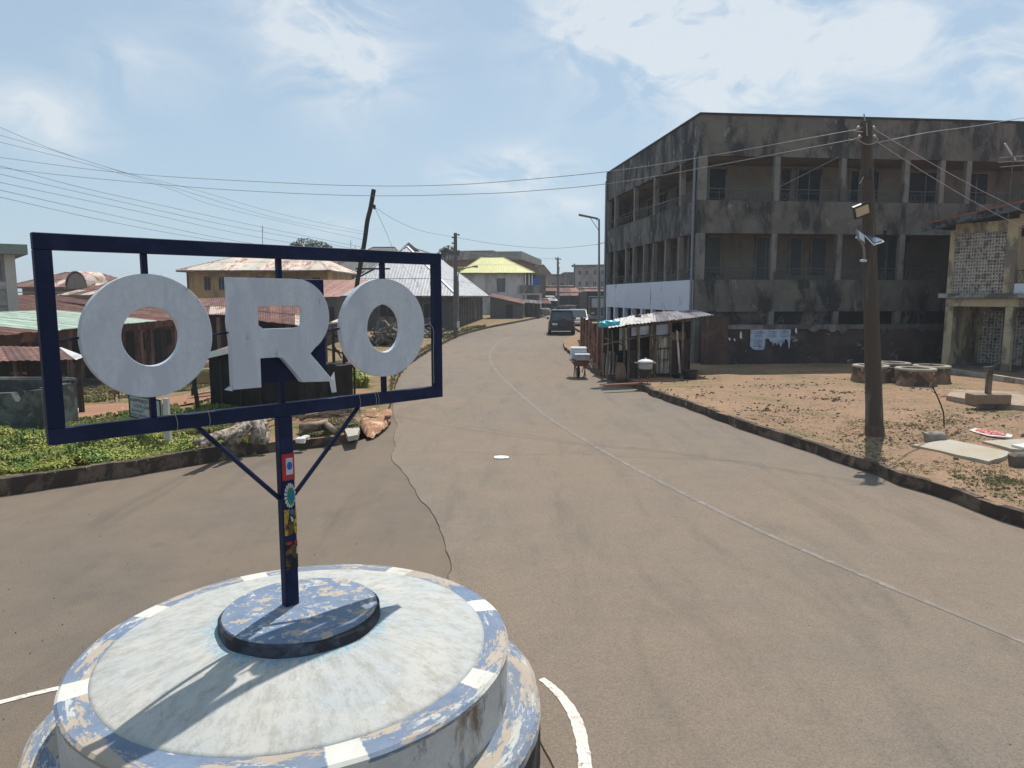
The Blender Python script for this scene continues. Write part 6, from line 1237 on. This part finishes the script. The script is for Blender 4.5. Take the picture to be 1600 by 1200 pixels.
# street lamp
sY_ = 44; b = Vector((W(936.5, 500, sY_).x, sY_, rise(sY_) + KERB)); t = W(936, 342, sY_)
sl = thing('street_lamp', 'tall thin grey street lamp with strut arm left of the derelict block', 'street lamp', tuple(b))
m = MB(); m.tube([b, b.lerp(t, .55), b.lerp(t, .56), t], [.11, .085, .065, .055], 10); m.build('pole', M_steel, sl)
m = MB(); m.tube([W(934, 341.5, sY_), W(904.5, 335.5, sY_ - .3)], [.06, .075], 8); m.build('lamp_head', M_steel, sl); m = MB(); m.tube([W(935.5, 360, sY_), W(922, 340, sY_ - .1)], .02, 6); m.tube([W(935.5, 345, sY_), W(930, 342, sY_ - .1)], .02, 6); m.build('strut', M_steel, sl)
m = MB(); m.tube([W(933, 382, sY_), W(949, 378, sY_)], .02, 5); m.build('cable_hook', M_steel, sl)
# roof masts
for px_, y0_, y1_, Y, lb in ((410, 352, 398, 60, 'thin antenna mast above the roofs left of the letter R hanger'), (548, 375, 395, 78, 'short thin mast behind the dark roofed house'), (555, 383, 395, 78, 'tiny mast next to the leaning pole'), (634, 383, 396, 62, 'thin mast on the silver roof peak')):
    p = W(px_, y1_, Y); q = W(px_, y0_, Y); m = MB(); m.tube([p - Vector((0, 0, 1)), q], .025, 5); m.tube([q + Vector((-.15, 0, -.4)), q + Vector((.15, 0, -.4))], .015, 4); tag(m.build('roof_mast', M_steel), lb, 'mast')

# ------------------------------------------------------------------ wires
def wire(pts, r, label, mt=M_wire, n=6):
    P = spl([W(*p) for p in pts], n); m = MB(); m.tube(P, r, 4, caps=False); o = m.build('overhead_wire', mt, smooth=True, recalc=False); tag(o, label, 'wire', 'overhead power wires')
wire([(1341, 202, PY), (1090, 247, 15.2), (950, 268, 16), (800, 282.5, 17.5), (700, 289, 19), (583, 290.5, 20.5), (437, 285.5, 22), (200, 271, 25), (0, 246, 27), (-300, 205, 30)], .0065, 'upper long wire spanning from the wooden pole across the sky to the left edge')
wire([(1343, 216, PY), (1090, 264, 15.2), (950, 287, 16), (820, 299, 17.5), (740, 303, 18.5), (590, 306, 20.5), (437, 301, 22), (260, 289, 24), (0, 262, 27), (-300, 214, 30)], .0065, 'lower long wire spanning from the wooden pole across the sky to the left edge')
wire([(1366, 202, PY), (1450, 252, 15.6), (1530, 296, 17.5), (1600, 331, 19), (1700, 382, 21)], .009, 'upper wire dropping right from the wooden pole over the cream house roof', M_wirel)
wire([(1371, 222, PY), (1450, 273, 15.6), (1530, 320, 17.5), (1600, 356, 19), (1700, 400, 21)], .009, 'lower wire dropping right from the wooden pole over the cream house roof', M_wirel)
wire([(1370, 223, PY), (1450, 207, 16), (1530, 196, 18), (1600, 184, 20), (1700, 168, 23)], .008, 'thin wire rising right from the wooden pole past the parapet', M_wirel)
wire([(1311, 245, 26.5), (1240, 281, 27), (1170, 315, 27.3), (1113, 333, 27.6)], .008, 'thin slack service wire crossing the upper verandas', M_wire)
wire([(1212, 268, 27), (1228, 290, 27.2), (1250, 305, 27.6)], .008, 'short drooping service wire at the second upper column', M_wire)
wire([(1086, 299, 28), (1030, 318, 30), (985, 332, 35), (955, 345, 40)], .009, 'service wire sagging along the black side wall upper floor', M_wire)
lw = [[(0, 199), (87, 235), (197, 270), (306, 297), (437, 334), (569, 362)], [(0, 211), (109, 243), (188, 268), (284, 297), (437, 342), (569, 366)], [(0, 222), (131, 255), (262, 294), (350, 325), (569, 375)],
      [(0, 259), (131, 294), (262, 323), (415, 356), (564, 386)], [(0, 272), (175, 312), (350, 351), (481, 375), (564, 391)], [(0, 285), (219, 331), (394, 369), (560, 396)], [(0, 297), (175, 336), (372, 377), (560, 402)], [(0, 308), (175, 347), (341, 377), (560, 410)]]
ll = ['topmost wire of the left bundle', 'second wire from the top of the left bundle', 'third wire from the top of the left bundle', 'fourth wire from the top of the left bundle', 'fifth wire from the top of the left bundle', 'third wire from the bottom of the left bundle', 'second wire from the bottom of the left bundle', 'lowest wire of the left bundle, ending behind the frame top']
for k, w_ in enumerate(lw):
    pp_ = [(2 * w_[0][0] - w_[1][0], 2 * w_[0][1] - w_[1][1])] + w_; wire([(x, y, 16 + 11 * max(-.2, x / 569)) for x, y in pp_], .0042 if k < 3 else .005, ll[k] + ' running to the leaning pole')
wire([(586, 324, lpY), (620, 345, 31), (660, 361, 38), (711, 371, 47)], .008, 'wire from the leaning pole to the slender electric pole')
wire([(586, 325, lpY), (603, 362, 30), (620, 400, 36), (650, 440, 44), (680, 460, 50)], .008, 'wire falling from the leaning pole onto the silver roof')
wire([(713, 371, 47), (780, 382, 55), (860, 388, 50), (933, 382, sY_)], .012, 'faint wire between the slender electric pole and the street lamp')
wire([(714, 392, 47), (760, 398, 60), (820, 402, 80), (872, 405, 100)], .015, 'faint wire from the slender electric pole to the far wooden pole')

# ------------------------------------------------------------------ vehicles
def carpaint(n, c): return mat(n, c, var=.04, rough=.22, metal=.3, spec=.6, bump=0)
def car(nm, label, loc, rz, L, Wd, Hh, paint, suv=True):
    t = thing(nm, label, 'car', loc, rz); hw = Wd / 2
    def loft(secs, name, mt, par=t, bev=0.0):
        m = MB(); k = len(secs[0]); o = 0
        for s in secs: m.v += [Vector(p) for p in s]
        for i in range(len(secs) - 1):
            for j in range(k): m.f.append((i * k + j, i * k + (j + 1) % k, (i + 1) * k + (j + 1) % k, (i + 1) * k + j)); m.mi.append(0)
        m.f += [tuple(reversed(range(k))), tuple((len(secs) - 1) * k + j for j in range(k))]; m.mi += [0, 0]
        inv = INV[t.name]; m.v = [inv.inverted() @ v for v in m.v]; return m.build(name, mt, par, bevel=bev, smooth=False)
    # y runs forward; section outline: lower sill -> beltline
    def sec(y, w, zb, zt): return [(-w * .96, y, zb), (-w, y, zb + .18), (-w, y, zt - .12), (-w * .9, y, zt), (w * .9, y, zt), (w, y, zt - .12), (w, y, zb + .18), (w * .96, y, zb)]
    bz = .28; belt = Hh * .58
    loft([sec(-L / 2, hw * .86, bz + .12, belt - .06), sec(-L / 2 + .12, hw * .96, bz, belt), sec(-L / 2 + .6, hw, bz - .03, belt + .02), sec(0, hw, bz - .04, belt), sec(L / 2 - 1.25, hw, bz - .03, belt - .04), sec(L / 2 - .35, hw * .95, bz, belt - .2), sec(L / 2, hw * .82, bz + .1, belt - .38)], 'body', paint)
    yb = -L / 2 + .1; yf = L / 2 - 1.3
    def cs(y, w, z0, z1, wt): return [(-w, y, z0), (-wt, y, z1), (wt, y, z1), (w, y, z0)]
    ty0 = yb + (.28 if suv else .8); ty1 = yf - .75; g = mat('car_glass', (.025, .03, .035), var=.05, rough=.05, bump=0, spec=1.0)
    loft([cs(yb, hw * .84, belt - .02, belt, hw * .82), cs(ty0, hw * .86, belt - .02, Hh - .07, hw * .72), cs(ty1, hw * .86, belt - .02, Hh - .07, hw * .72), cs(yf, hw * .84, belt - .06, belt - .04, hw * .82)], 'glasshouse', g)
    loft([[(-hw * .74, ty0 - .12, Hh - .10), (-hw * .7, ty0 - .1, Hh - .03), (hw * .7, ty0 - .1, Hh - .03), (hw * .74, ty0 - .12, Hh - .10)], [(-hw * .74, 0, Hh - .08), (-hw * .66, 0, Hh), (hw * .66, 0, Hh), (hw * .74, 0, Hh - .08)], [(-hw * .74, ty1 + .05, Hh - .10), (-hw * .7, ty1, Hh - .04), (hw * .7, ty1, Hh - .04), (hw * .74, ty1 + .05, Hh - .10)]], 'roof', paint)
    def bx(nm_, x0, x1, y0, y1, z0, z1, mt, par=t, bev=.0):
        m = MB(); m.box(x0, x1, y0, y1, z0, z1); inv = INV[t.name]; m.v = [inv.inverted() @ v for v in m.v]; return m.build(nm_, mt, par, bevel=bev)
    def seg(nm_, pts, w, mt):
        m = MB(); inv = INV[t.name].inverted(); [m.bar(inv @ Vector(a), inv @ Vector(b), w) for a, b in zip(pts, pts[1:])]; return m.build(nm_, mt, t)
    for s in (-1, 1):
        seg('pillar', [(s * hw * .85, yb + .02, belt), (s * hw * .73, ty0, Hh - .07)], .09, paint); seg('pillar', [(s * hw * .85, yf, belt - .04), (s * hw * .73, ty1, Hh - .07)], .06, paint)
        seg('pillar', [(s * hw * .87, -.1, belt), (s * hw * .73, -.1, Hh - .08)], .06, paint)
        bx('mirror', s * (hw + .05) - .09, s * (hw + .05) + .09, yf - .25, yf - .13, belt, belt + .15, paint, bev=.02)
        bx('tail_light', s * hw * .84 - .08, s * hw * .84 + .08, -L / 2 + .02, -L / 2 + .1, belt - .32, belt - .02, mat('tail_red', (.3, .02, .02), bump=0, rough=.2)); bx('headlight', s * hw * .68 - .15, s * hw * .68 + .15, L / 2 - .16, L / 2 + .0, belt - .42, belt - .26, M_chrome)
        for y in (-L / 2 + .85, L / 2 - .9):
            c_ = INV[t.name].inverted() @ Vector((s * (hw - .09), y, .34)); ax = INV[t.name].inverted().to_3x3() @ Vector((1, 0, 0)); m = MB(); m.lathe(c_, [(.2, -.11), (.31, -.11), (.34, -.06), (.34, .06), (.31, .11), (.2, .11)], 22, axis=ax); wh = m.build('wheel', M_rubber, t)
            m = MB(); m.lathe(c_ + ax * (s * .09), [(0, -.015), (.2, -.015), (.2, .02), (.05, .03), (0, .03)], 14, axis=ax); m.build('rim', M_steel, wh)
    bx('rear_bumper', -hw * .93, hw * .93, -L / 2 - .07, -L / 2 + .1, .32, .58, M_black if suv else paint, bev=.03); bx('front_bumper', -hw * .9, hw * .9, L / 2 - .1, L / 2 + .06, .3, .55, M_black if suv else paint, bev=.03)
    bx('number_plate', -hw * .72, -hw * .32, -L / 2 - .01, -L / 2 + .015, .68, .82, M_whitep); bx('front_plate', -.22, .22, L / 2 + .061, L / 2 + .07, .38, .5, M_whitep); bx('grille', -hw * .45, hw * .45, L / 2 - .08, L / 2 + .012, .58, .7, M_black)
    if suv:
        inv = INV[t.name].inverted(); c_ = inv @ Vector((.1, -L / 2 - .1, belt - .18)); ax = inv.to_3x3() @ Vector((0, 1, 0)); m = MB(); m.lathe(c_, [(0, -.1), (.3, -.1), (.35, -.06), (.35, .08), (0, .08)], 26, axis=ax); m.build('spare_wheel_cover', mat('spare_cover', (.03, .035, .045), rough=.3, bump=0), t)
    return t
sv = hit(880, 524, road_z)
car('parked_suv', 'dark blue grey off-road car with rear spare wheel parked on the road, seen from behind', (sv.x, sv.y + 2.0, rise(sv.y + 2)), R(-3), 4.1, 1.86, 1.74, carpaint('suv_paint', (.035, .045, .065)))
ss = W(907, 500, 57); car('parked_sedan', 'silver car facing the camera with glinting windscreen behind the dark off-road car', (ss.x, 59.5, rise(59)), R(176), 4.3, 1.8, 1.5, carpaint('silver_paint', (.35, .37, .37)), suv=False)
vt = W(925, 495, 66); vv = thing('parked_lorry', 'dark green lorry with windscreen painted pale as a glint standing behind the silver car by the building', 'lorry', (vt.x + .9, 66, rise(66) + .0))
M_lorry = mat('lorry_green', (.03, .04, .04), var=.2, bump=0, rough=.4); x_, y_, z_ = vt.x + .9, 66, rise(66)
for nm_, b_, mt_ in (('cab', (x_ - 1.1, x_ + 1.1, y_, y_ + 1.9, z_ + .5, z_ + 2.5), M_lorry), ('cargo_box', (x_ - 1.2, x_ + 1.3, y_ + 2.0, y_ + 7, z_ + .8, z_ + 3.0), M_lorry), ('windscreen', (x_ - .95, x_ + .95, y_ - .04, y_ + .02, z_ + 1.45, z_ + 2.3), mat('lorry_glint_glass', (.3, .36, .4), rough=.1, bump=0, var=.2, spec=1.0)), ('bumper', (x_ - 1.15, x_ + 1.15, y_ - .15, y_ - .001, z_ + .4, z_ + .7), M_steel), ('grille', (x_ - .6, x_ + .6, y_ - .05, y_ - .002, z_ + .8, z_ + 1.2), M_black)):  # windscreen glint is painted into the pale glass colour
    m = MB(); m.box(*b_); m.build(nm_, mt_, vv, bevel=.05 if nm_ in ('cab', 'cargo_box') else 0)
for s in (-1, 1):
    m = MB(); m.lathe((x_ + s * .95, y_ + .9, z_ + .45), [(0, -.14), (.45, -.14), (.45, .14), (0, .14)], 18, axis=(1, 0, 0)); m.build('wheel', M_rubber, vv); m = MB(); m.box(x_ + s * .85 - .14, x_ + s * .85 + .14, y_ - .06, y_ - .003, z_ + .85, z_ + 1.05); m.build('headlight', M_chrome, vv)

# ------------------------------------------------------------------ goat in the left yard
gp = hit(183, 627); ga_ = 28.0; sc = .8
def goat():
    verts = [(0, 0, .5), (.22, 0, .5), (.4, 0, .52), (.52, 0, .62), (.62, 0, .7), (.74, 0, .66), (.24, .08, .3), (.23, .08, .0), (.24, -.08, .3), (.25, -.08, .0), (-.2, 0, .5), (-.26, .08, .3), (-.2, .09, .16), (-.24, .09, 0), (-.24, -.08, .3), (-.19, -.09, .16), (-.22, -.09, 0), (-.34, 0, .56), (.6, .06, .74), (.6, -.06, .74)]
    edges = [(0, 1), (1, 2), (2, 3), (3, 4), (4, 5), (1, 6), (6, 7), (1, 8), (8, 9), (0, 10), (10, 11), (11, 12), (12, 13), (10, 14), (14, 15), (15, 16), (10, 17), (4, 18), (4, 19)]
    rad = [.13, .125, .08, .06, .065, .035, .035, .022, .035, .022, .12, .045, .025, .022, .045, .025, .022, .02, .018, .018]
    me = bpy.data.meshes.new('goat'); me.from_pydata(verts, edges, []); o = bpy.data.objects.new('goat', me); col.objects.link(o)
    sk_ = o.modifiers.new('skin', 'SKIN'); 
    for i, v in enumerate(me.skin_vertices[0].data): v.radius = (rad[i], rad[i]); v.use_root = (i == 0)
    o.modifiers.new('sub', 'SUBSURF').levels = 1; o.modifiers['sub'].render_levels = 1; bpy.context.view_layer.update()
    me2 = bpy.data.meshes.new_from_object(o.evaluated_get(bpy.context.evaluated_depsgraph_get())); bpy.data.objects.remove(o); o = bpy.data.objects.new('goat', me2); col.objects.link(o)
    me2.materials.clear(); me2.materials.append(mat('goat_hair', (.16, .1, .07), var=.3, scale=5, stain=(.5, .46, .4), stain_amt=.35, stain_scale=3, bump=.2)); me2.polygons.foreach_set('use_smooth', [True] * len(me2.polygons)); return o
go = goat(); go.location = gp; go.rotation_euler = (0, 0, R(-60)); go.scale = (sc,) * 3; tag(go, 'small brown and white goat standing on the grass left of the path', 'goat')

# ------------------------------------------------------------------ trees beyond the roofs
def leaf_cloud(m, c, rx, ry, rz_, n, s):
    for _ in range(n):
        while True:
            p = Vector((random.uniform(-1, 1), random.uniform(-1, 1), random.uniform(-1, 1)))
            if .25 < p.length < 1: break
        p = Vector((p.x * rx, p.y * ry, p.z * rz_)) + c; a = Vector((random.uniform(-1, 1), random.uniform(-1, 1), random.uniform(-.6, .6))).normalized() * s * random.uniform(.6, 1.3); b = a.cross(Vector((random.uniform(-1, 1), random.uniform(-1, 1), 1))).normalized() * s * .45
        m.add([p - a, p + b, p + a, p - b], [(0, 1, 2, 3)])
for k, (pxs, Y, H_, lb) in enumerate(((((462, 384, .8), (476, 381, 1.3), (487, 387, 1.0), (497, 383, 1.1), (512, 386, .6)), 85, 9, 'dark tree crown just above the frame top left of the leaning pole'), (((695, 392, .7), (702, 390, .9), (708, 395, .7), (690, 398, .8)), 88, 8.5, 'small dark tree behind the slender electric pole'), (((970, 452, 2.5), (940, 455, 2)), 125, 5, 'dark bushy tree beyond the market roofs'), (((515, 403, 1.5), (505, 406, 1.2), (522, 408, 1.0)), 82, 7, 'dark tree between the ochre roof and the dark roof'))):
    c0_ = W(pxs[0][0] if k else 482, 430, Y); g = thing('background_tree', lb, 'tree', (c0_.x, Y, land_z(c0_.x, Y)))
    top = W(pxs[0][0] if k else 482, pxs[0][1] + 8, Y); base = Vector((c0_.x, Y, land_z(c0_.x, Y))); m = MB(); m.tube([base, base.lerp(top, .5) + Vector((.1, 0, 0)), top], [.25, .18, .08], 7)
    for x, y, r in pxs: m.tube([base.lerp(top, .55), W(x, y, Y)], [.1, .03], 5)
    m.build('trunk', M_darkwood, g); m = MB()
    for x, y, r in pxs: leaf_cloud(m, W(x, y, Y), r, r * .9, r * .55, int(260 * r), .16)
    m.build('crown', M_leafd, g, recalc=False)

# ------------------------------------------------------------------ weeds, grass, stones, litter (uncountable ground cover)
def inside(x, y, poly):
    r = False; j = len(poly) - 1
    for i in range(len(poly)):
        (xi, yi), (xj, yj) = poly[i], poly[j]
        if (yi > y) != (yj > y) and x < (xj - xi) * (y - yi) / (yj - yi) + xi: r = not r
        j = i
    return r
_rp = [(p.x, p.y) for p in right_poly]; _lp = [(p.x, p.y) for p in left_poly]
def on_land(x, y): return y > 30 or inside(x - .1, y - .14, _rp) if x > 2 else inside(x + .06, y - .14, _lp)
def scatter(poly_px, n, fn, dens=None):
    P = [hit(*p) for p in poly_px]; poly = [(p.x, p.y) for p in P]; xs = [p[0] for p in poly]; ys = [p[1] for p in poly]; c = 0; tries = 0
    while c < n and tries < n * 30:
        tries += 1; x = random.uniform(min(xs), max(xs)); y = random.uniform(min(ys), max(ys))
        if inside(x, y, poly) and on_land(x, y) and (dens is None or random.random() < dens(x, y)): fn(Vector((x, y, land_z(x, y)))); c += 1
rn = random.Random(5)
def weed(m, p, h, w, k=6):
    for _ in range(k):
        a = random.uniform(0, 6.28); t = Vector((math.cos(a), math.sin(a), 0)); s = Vector((-t.y, t.x, 0)) * w * random.uniform(.6, 1.2); hh = h * random.uniform(.5, 1.15); l = h * random.uniform(.2, .8)
        b = p + t * random.uniform(0, .03); mid = b + t * l * .5 + Vector((0, 0, hh)); tip = b + t * l * 1.1 + Vector((0, 0, hh * random.uniform(.7, 1.05)))
        m.add([b - s * .15, b + s * .15, mid + s, mid - s], [(0, 1, 2, 3)]); m.add([mid - s, mid + s, tip], [(0, 1, 2)])
def patch(nm, label, poly, n, h, w, mt, dens=None, k=6, kind_cat='weeds'):
    m = MB(); scatter(poly, n, lambda p: weed(m, p, h * (.5 + 1.0 * max(0, .5 + noise.noise(Vector((p.x * 1.1, p.y * 1.1, 0))))), w, k), dens); o = m.build(nm, mt, recalc=False, base=(m.v[0].x, m.v[0].y, 0)); stuff(o, label, kind_cat)
dn = lambda f, t=0.0: (lambda x, y: 1.0 if noise.noise(Vector((x * f, y * f, 8))) > t else .12)
patch('weeds', 'bright yellow green weeds growing thick along the left kerb', [(-60, 684), (60, 680), (250, 686), (300, 696), (325, 706), (240, 720), (100, 738), (50, 740), (0, 742), (-60, 754)], 4300, .13, .019, M_leaf, dn(1.6, -.12))
patch('weeds', 'taller dark stems standing among the bright kerb weeds', [(-60, 684), (60, 680), (250, 686), (300, 696), (300, 706), (150, 725), (0, 736), (-60, 748)], 170, .2, .014, mat('mid_leaf', (.09, .14, .035), var=.4, bump=0), dn(1.8, .1), 6)
patch('weeds', 'low green weeds around the log pile', [(280, 690), (420, 690), (432, 696), (350, 712), (300, 722), (250, 728)], 1500, .07, .013, M_leaf, dn(1.5, -.1))
patch('weeds', 'grassy patch beyond the dirt path', [(90, 660), (230, 640), (330, 628), (420, 618), (420, 668), (300, 680), (150, 686), (60, 684)], 3600, .09, .02, mat('yard_grass', (.12, .19, .04), var=.4, stain=(.2, .2, .06), stain_amt=.6, bump=0), dn(.7, -.05))
patch('weeds', 'sparse grass on the far side of the dirt path', [(125, 600), (200, 590), (330, 580), (400, 590), (350, 602), (290, 612), (170, 626), (120, 634)], 2600, .12, .035, mat('yard_grass2', (.15, .18, .05), var=.4, stain=(.24, .19, .09), stain_amt=.7, bump=0), dn(.5, .0), 5)
patch('weeds', 'scrubby weeds at the verge corner right of the sign post', [(472, 700), (470, 676), (500, 668), (540, 662), (566, 672), (560, 688), (520, 696)], 1500, .10, .016, mat('dull_weed', (.12, .14, .05), var=.4, stain=(.22, .18, .1), stain_amt=.7, bump=0), dn(1.3, -.1))
patch('weeds', 'green weeds right of the dark cloth table', [(552, 575), (575, 590), (572, 606), (556, 606)], 600, .22, .035, M_leaf)
patch('weeds', 'grass strip along the road edge under the slender electric pole', [(690, 534), (700, 526), (735, 512), (775, 509), (760, 514), (720, 524)], 600, .14, .05, mat('verge_grass', (.2, .2, .07), var=.4, bump=0), dn(.5, -.2))
patch('weeds', 'thin grass along the road edge inside the second O', [(610, 618), (622, 590), (640, 565), (660, 549), (690, 535), (680, 536), (645, 555), (625, 575), (612, 595)], 700, .1, .02, M_dry)
patch('weeds', 'dry grass tufts on the right dirt yard', [(1150, 640), (1300, 630), (1480, 640), (1600, 680), (1600, 800), (1450, 762), (1300, 710), (1180, 672)], 2200, .016, .008, M_dry, dn(.8, .12), 5)
patch('weeds', 'green tufts near the kerb at the lower right', [(1480, 735), (1560, 735), (1600, 750), (1600, 790), (1540, 770), (1490, 755)], 260, .025, .009, mat('tuft_green', (.15, .165, .06), var=.4, bump=0), dn(2.2, .1))
patch('weeds', 'small weeds along the right kerb edge', [(985, 602), (1100, 645), (1200, 680), (1330, 726), (1330, 720), (1210, 672), (1110, 636), (1000, 598)], 60, .035, .010, M_dry, dn(1.6, .1))
patch('weeds', 'weeds at the far verge by the market', [(846, 490), (870, 484), (890, 481), (880, 486), (860, 491)], 250, .3, .09, mat('far_grass', (.2, .24, .09), bump=0, var=.3), None, 4)
def pebble(m, p, s):
    o = len(m.v); h = s * random.uniform(.4, .8); n = 5; a0 = random.uniform(0, 6); q = [p + Vector((math.cos(a0 + i * 1.257) * s * random.uniform(.6, 1.2), math.sin(a0 + i * 1.257) * s * random.uniform(.6, 1.2), -.01)) for i in range(n)]
    t = [p + (v - p) * .55 + Vector((0, 0, h)) for v in q]; m.add(q + t, [tuple(range(n, 2 * n))] + [(i, (i + 1) % n, n + (i + 1) % n, n + i) for i in range(n)])
yard = [(1010, 598), (1100, 592), (1320, 590), (1480, 600), (1640, 640), (1640, 830), (1450, 765), (1300, 712), (1150, 664)]
def peb(nm, label, poly, n, s0, s1, mt, dens=None):
    m = MB(); scatter(poly, n, lambda p: pebble(m, p, random.uniform(s0, s1) * (1 if random.random() < .9 else 1.8)), dens); stuff(m.build(nm, mt, recalc=False, base=(m.v[0].x, m.v[0].y, 0)), label, 'stones')
peb('gravel', 'dark laterite stones strewn over the right dirt yard', yard, 1500, .012, .04, M_stone, dn(.9, .0)); peb('gravel', 'pale grit and litter flecks strewn over the right dirt yard', yard, 1300, .006, .018, M_whitebit, dn(.7, -.1))
peb('gravel', 'brown clods and chips near the kerb of the right dirt yard', [(1180, 640), (1400, 640), (1500, 700), (1600, 740), (1600, 810), (1400, 745), (1250, 695)], 900, .008, .026, M_dirt, None)
peb('gravel', 'stones and litter in the left yard', [(60, 600), (300, 590), (420, 610), (420, 660), (100, 680)], 500, .015, .05, M_whitebit, dn(.7, .2))
peb('gravel', 'rubble by the verge corner', [(470, 700), (560, 668), (612, 640), (600, 660), (560, 690)], 240, .012, .035, M_stone)
# small chips on the roads and a white mark
m = MB(); c = road(783, 716); m.prism([(c.x + .14 * math.cos(i * .8) * (1 + .2 * math.sin(i * 3)), c.y + .11 * math.sin(i * .8)) for i in range(8)], lambda a, b: Vector((a, b, .012)), lambda a, b: Vector((a, b, .024))); tag(m.build('white_scrap', mat('bright_white_scrap', (.85, .85, .82), bump=0, var=.03)), 'small bright white scrap lying on the road left of the centre line', 'litter')
m = MB()
for i in range(260):
    p = road(random.uniform(0, 1600), 640 + 540 * random.random() ** .8); 
    if p.x > 1.05 * (p.y - 2) ** .9 + 4 or (p - RC).length < 1.9 or p.y > 13.5: continue
    pebble(m, Vector((p.x, p.y, .012)), random.uniform(.002, .007))
stuff(m.build('road_grit', M_stone, recalc=False, base=(0, 6, 0)), 'fine grit and chips scattered on the asphalt', 'grit')
m = MB()
for i in range(260):
    k = random.randrange(len(kl) - 1); p = kl[k].lerp(kl[k + 1], random.random()); weed(m, p + Vector((random.uniform(-.05, .1), random.uniform(.08, .2), KERB + .02)), .05, .008, 3)
stuff(m.build('kerb_weeds', M_leaf, recalc=False, base=(0, 10, 0)), 'short weeds rooted along the top of the left kerb', 'weeds')

# ------------------------------------------------------------------ thin sunny haze
hz_m = bpy.data.materials.new('haze_air'); hz_m.use_nodes = True; hn = hz_m.node_tree; hn.nodes.remove(hn.nodes['Principled BSDF'])
pv = hn.nodes.new('ShaderNodeVolumePrincipled'); pv.inputs['Color'].default_value = (.86, .92, 1, 1); pv.inputs['Density'].default_value = .0008; pv.inputs['Anisotropy'].default_value = .3
hn.links.new(pv.outputs[0], hn.nodes['Material Output'].inputs['Volume'])
m = MB(); m.box(-1510, 1510, -70, 1510, -4, 16); hz = m.build('haze', hz_m, base=(0, 0, -4)); stuff(hz, 'thin pale haze in the air over the whole street', 'haze')
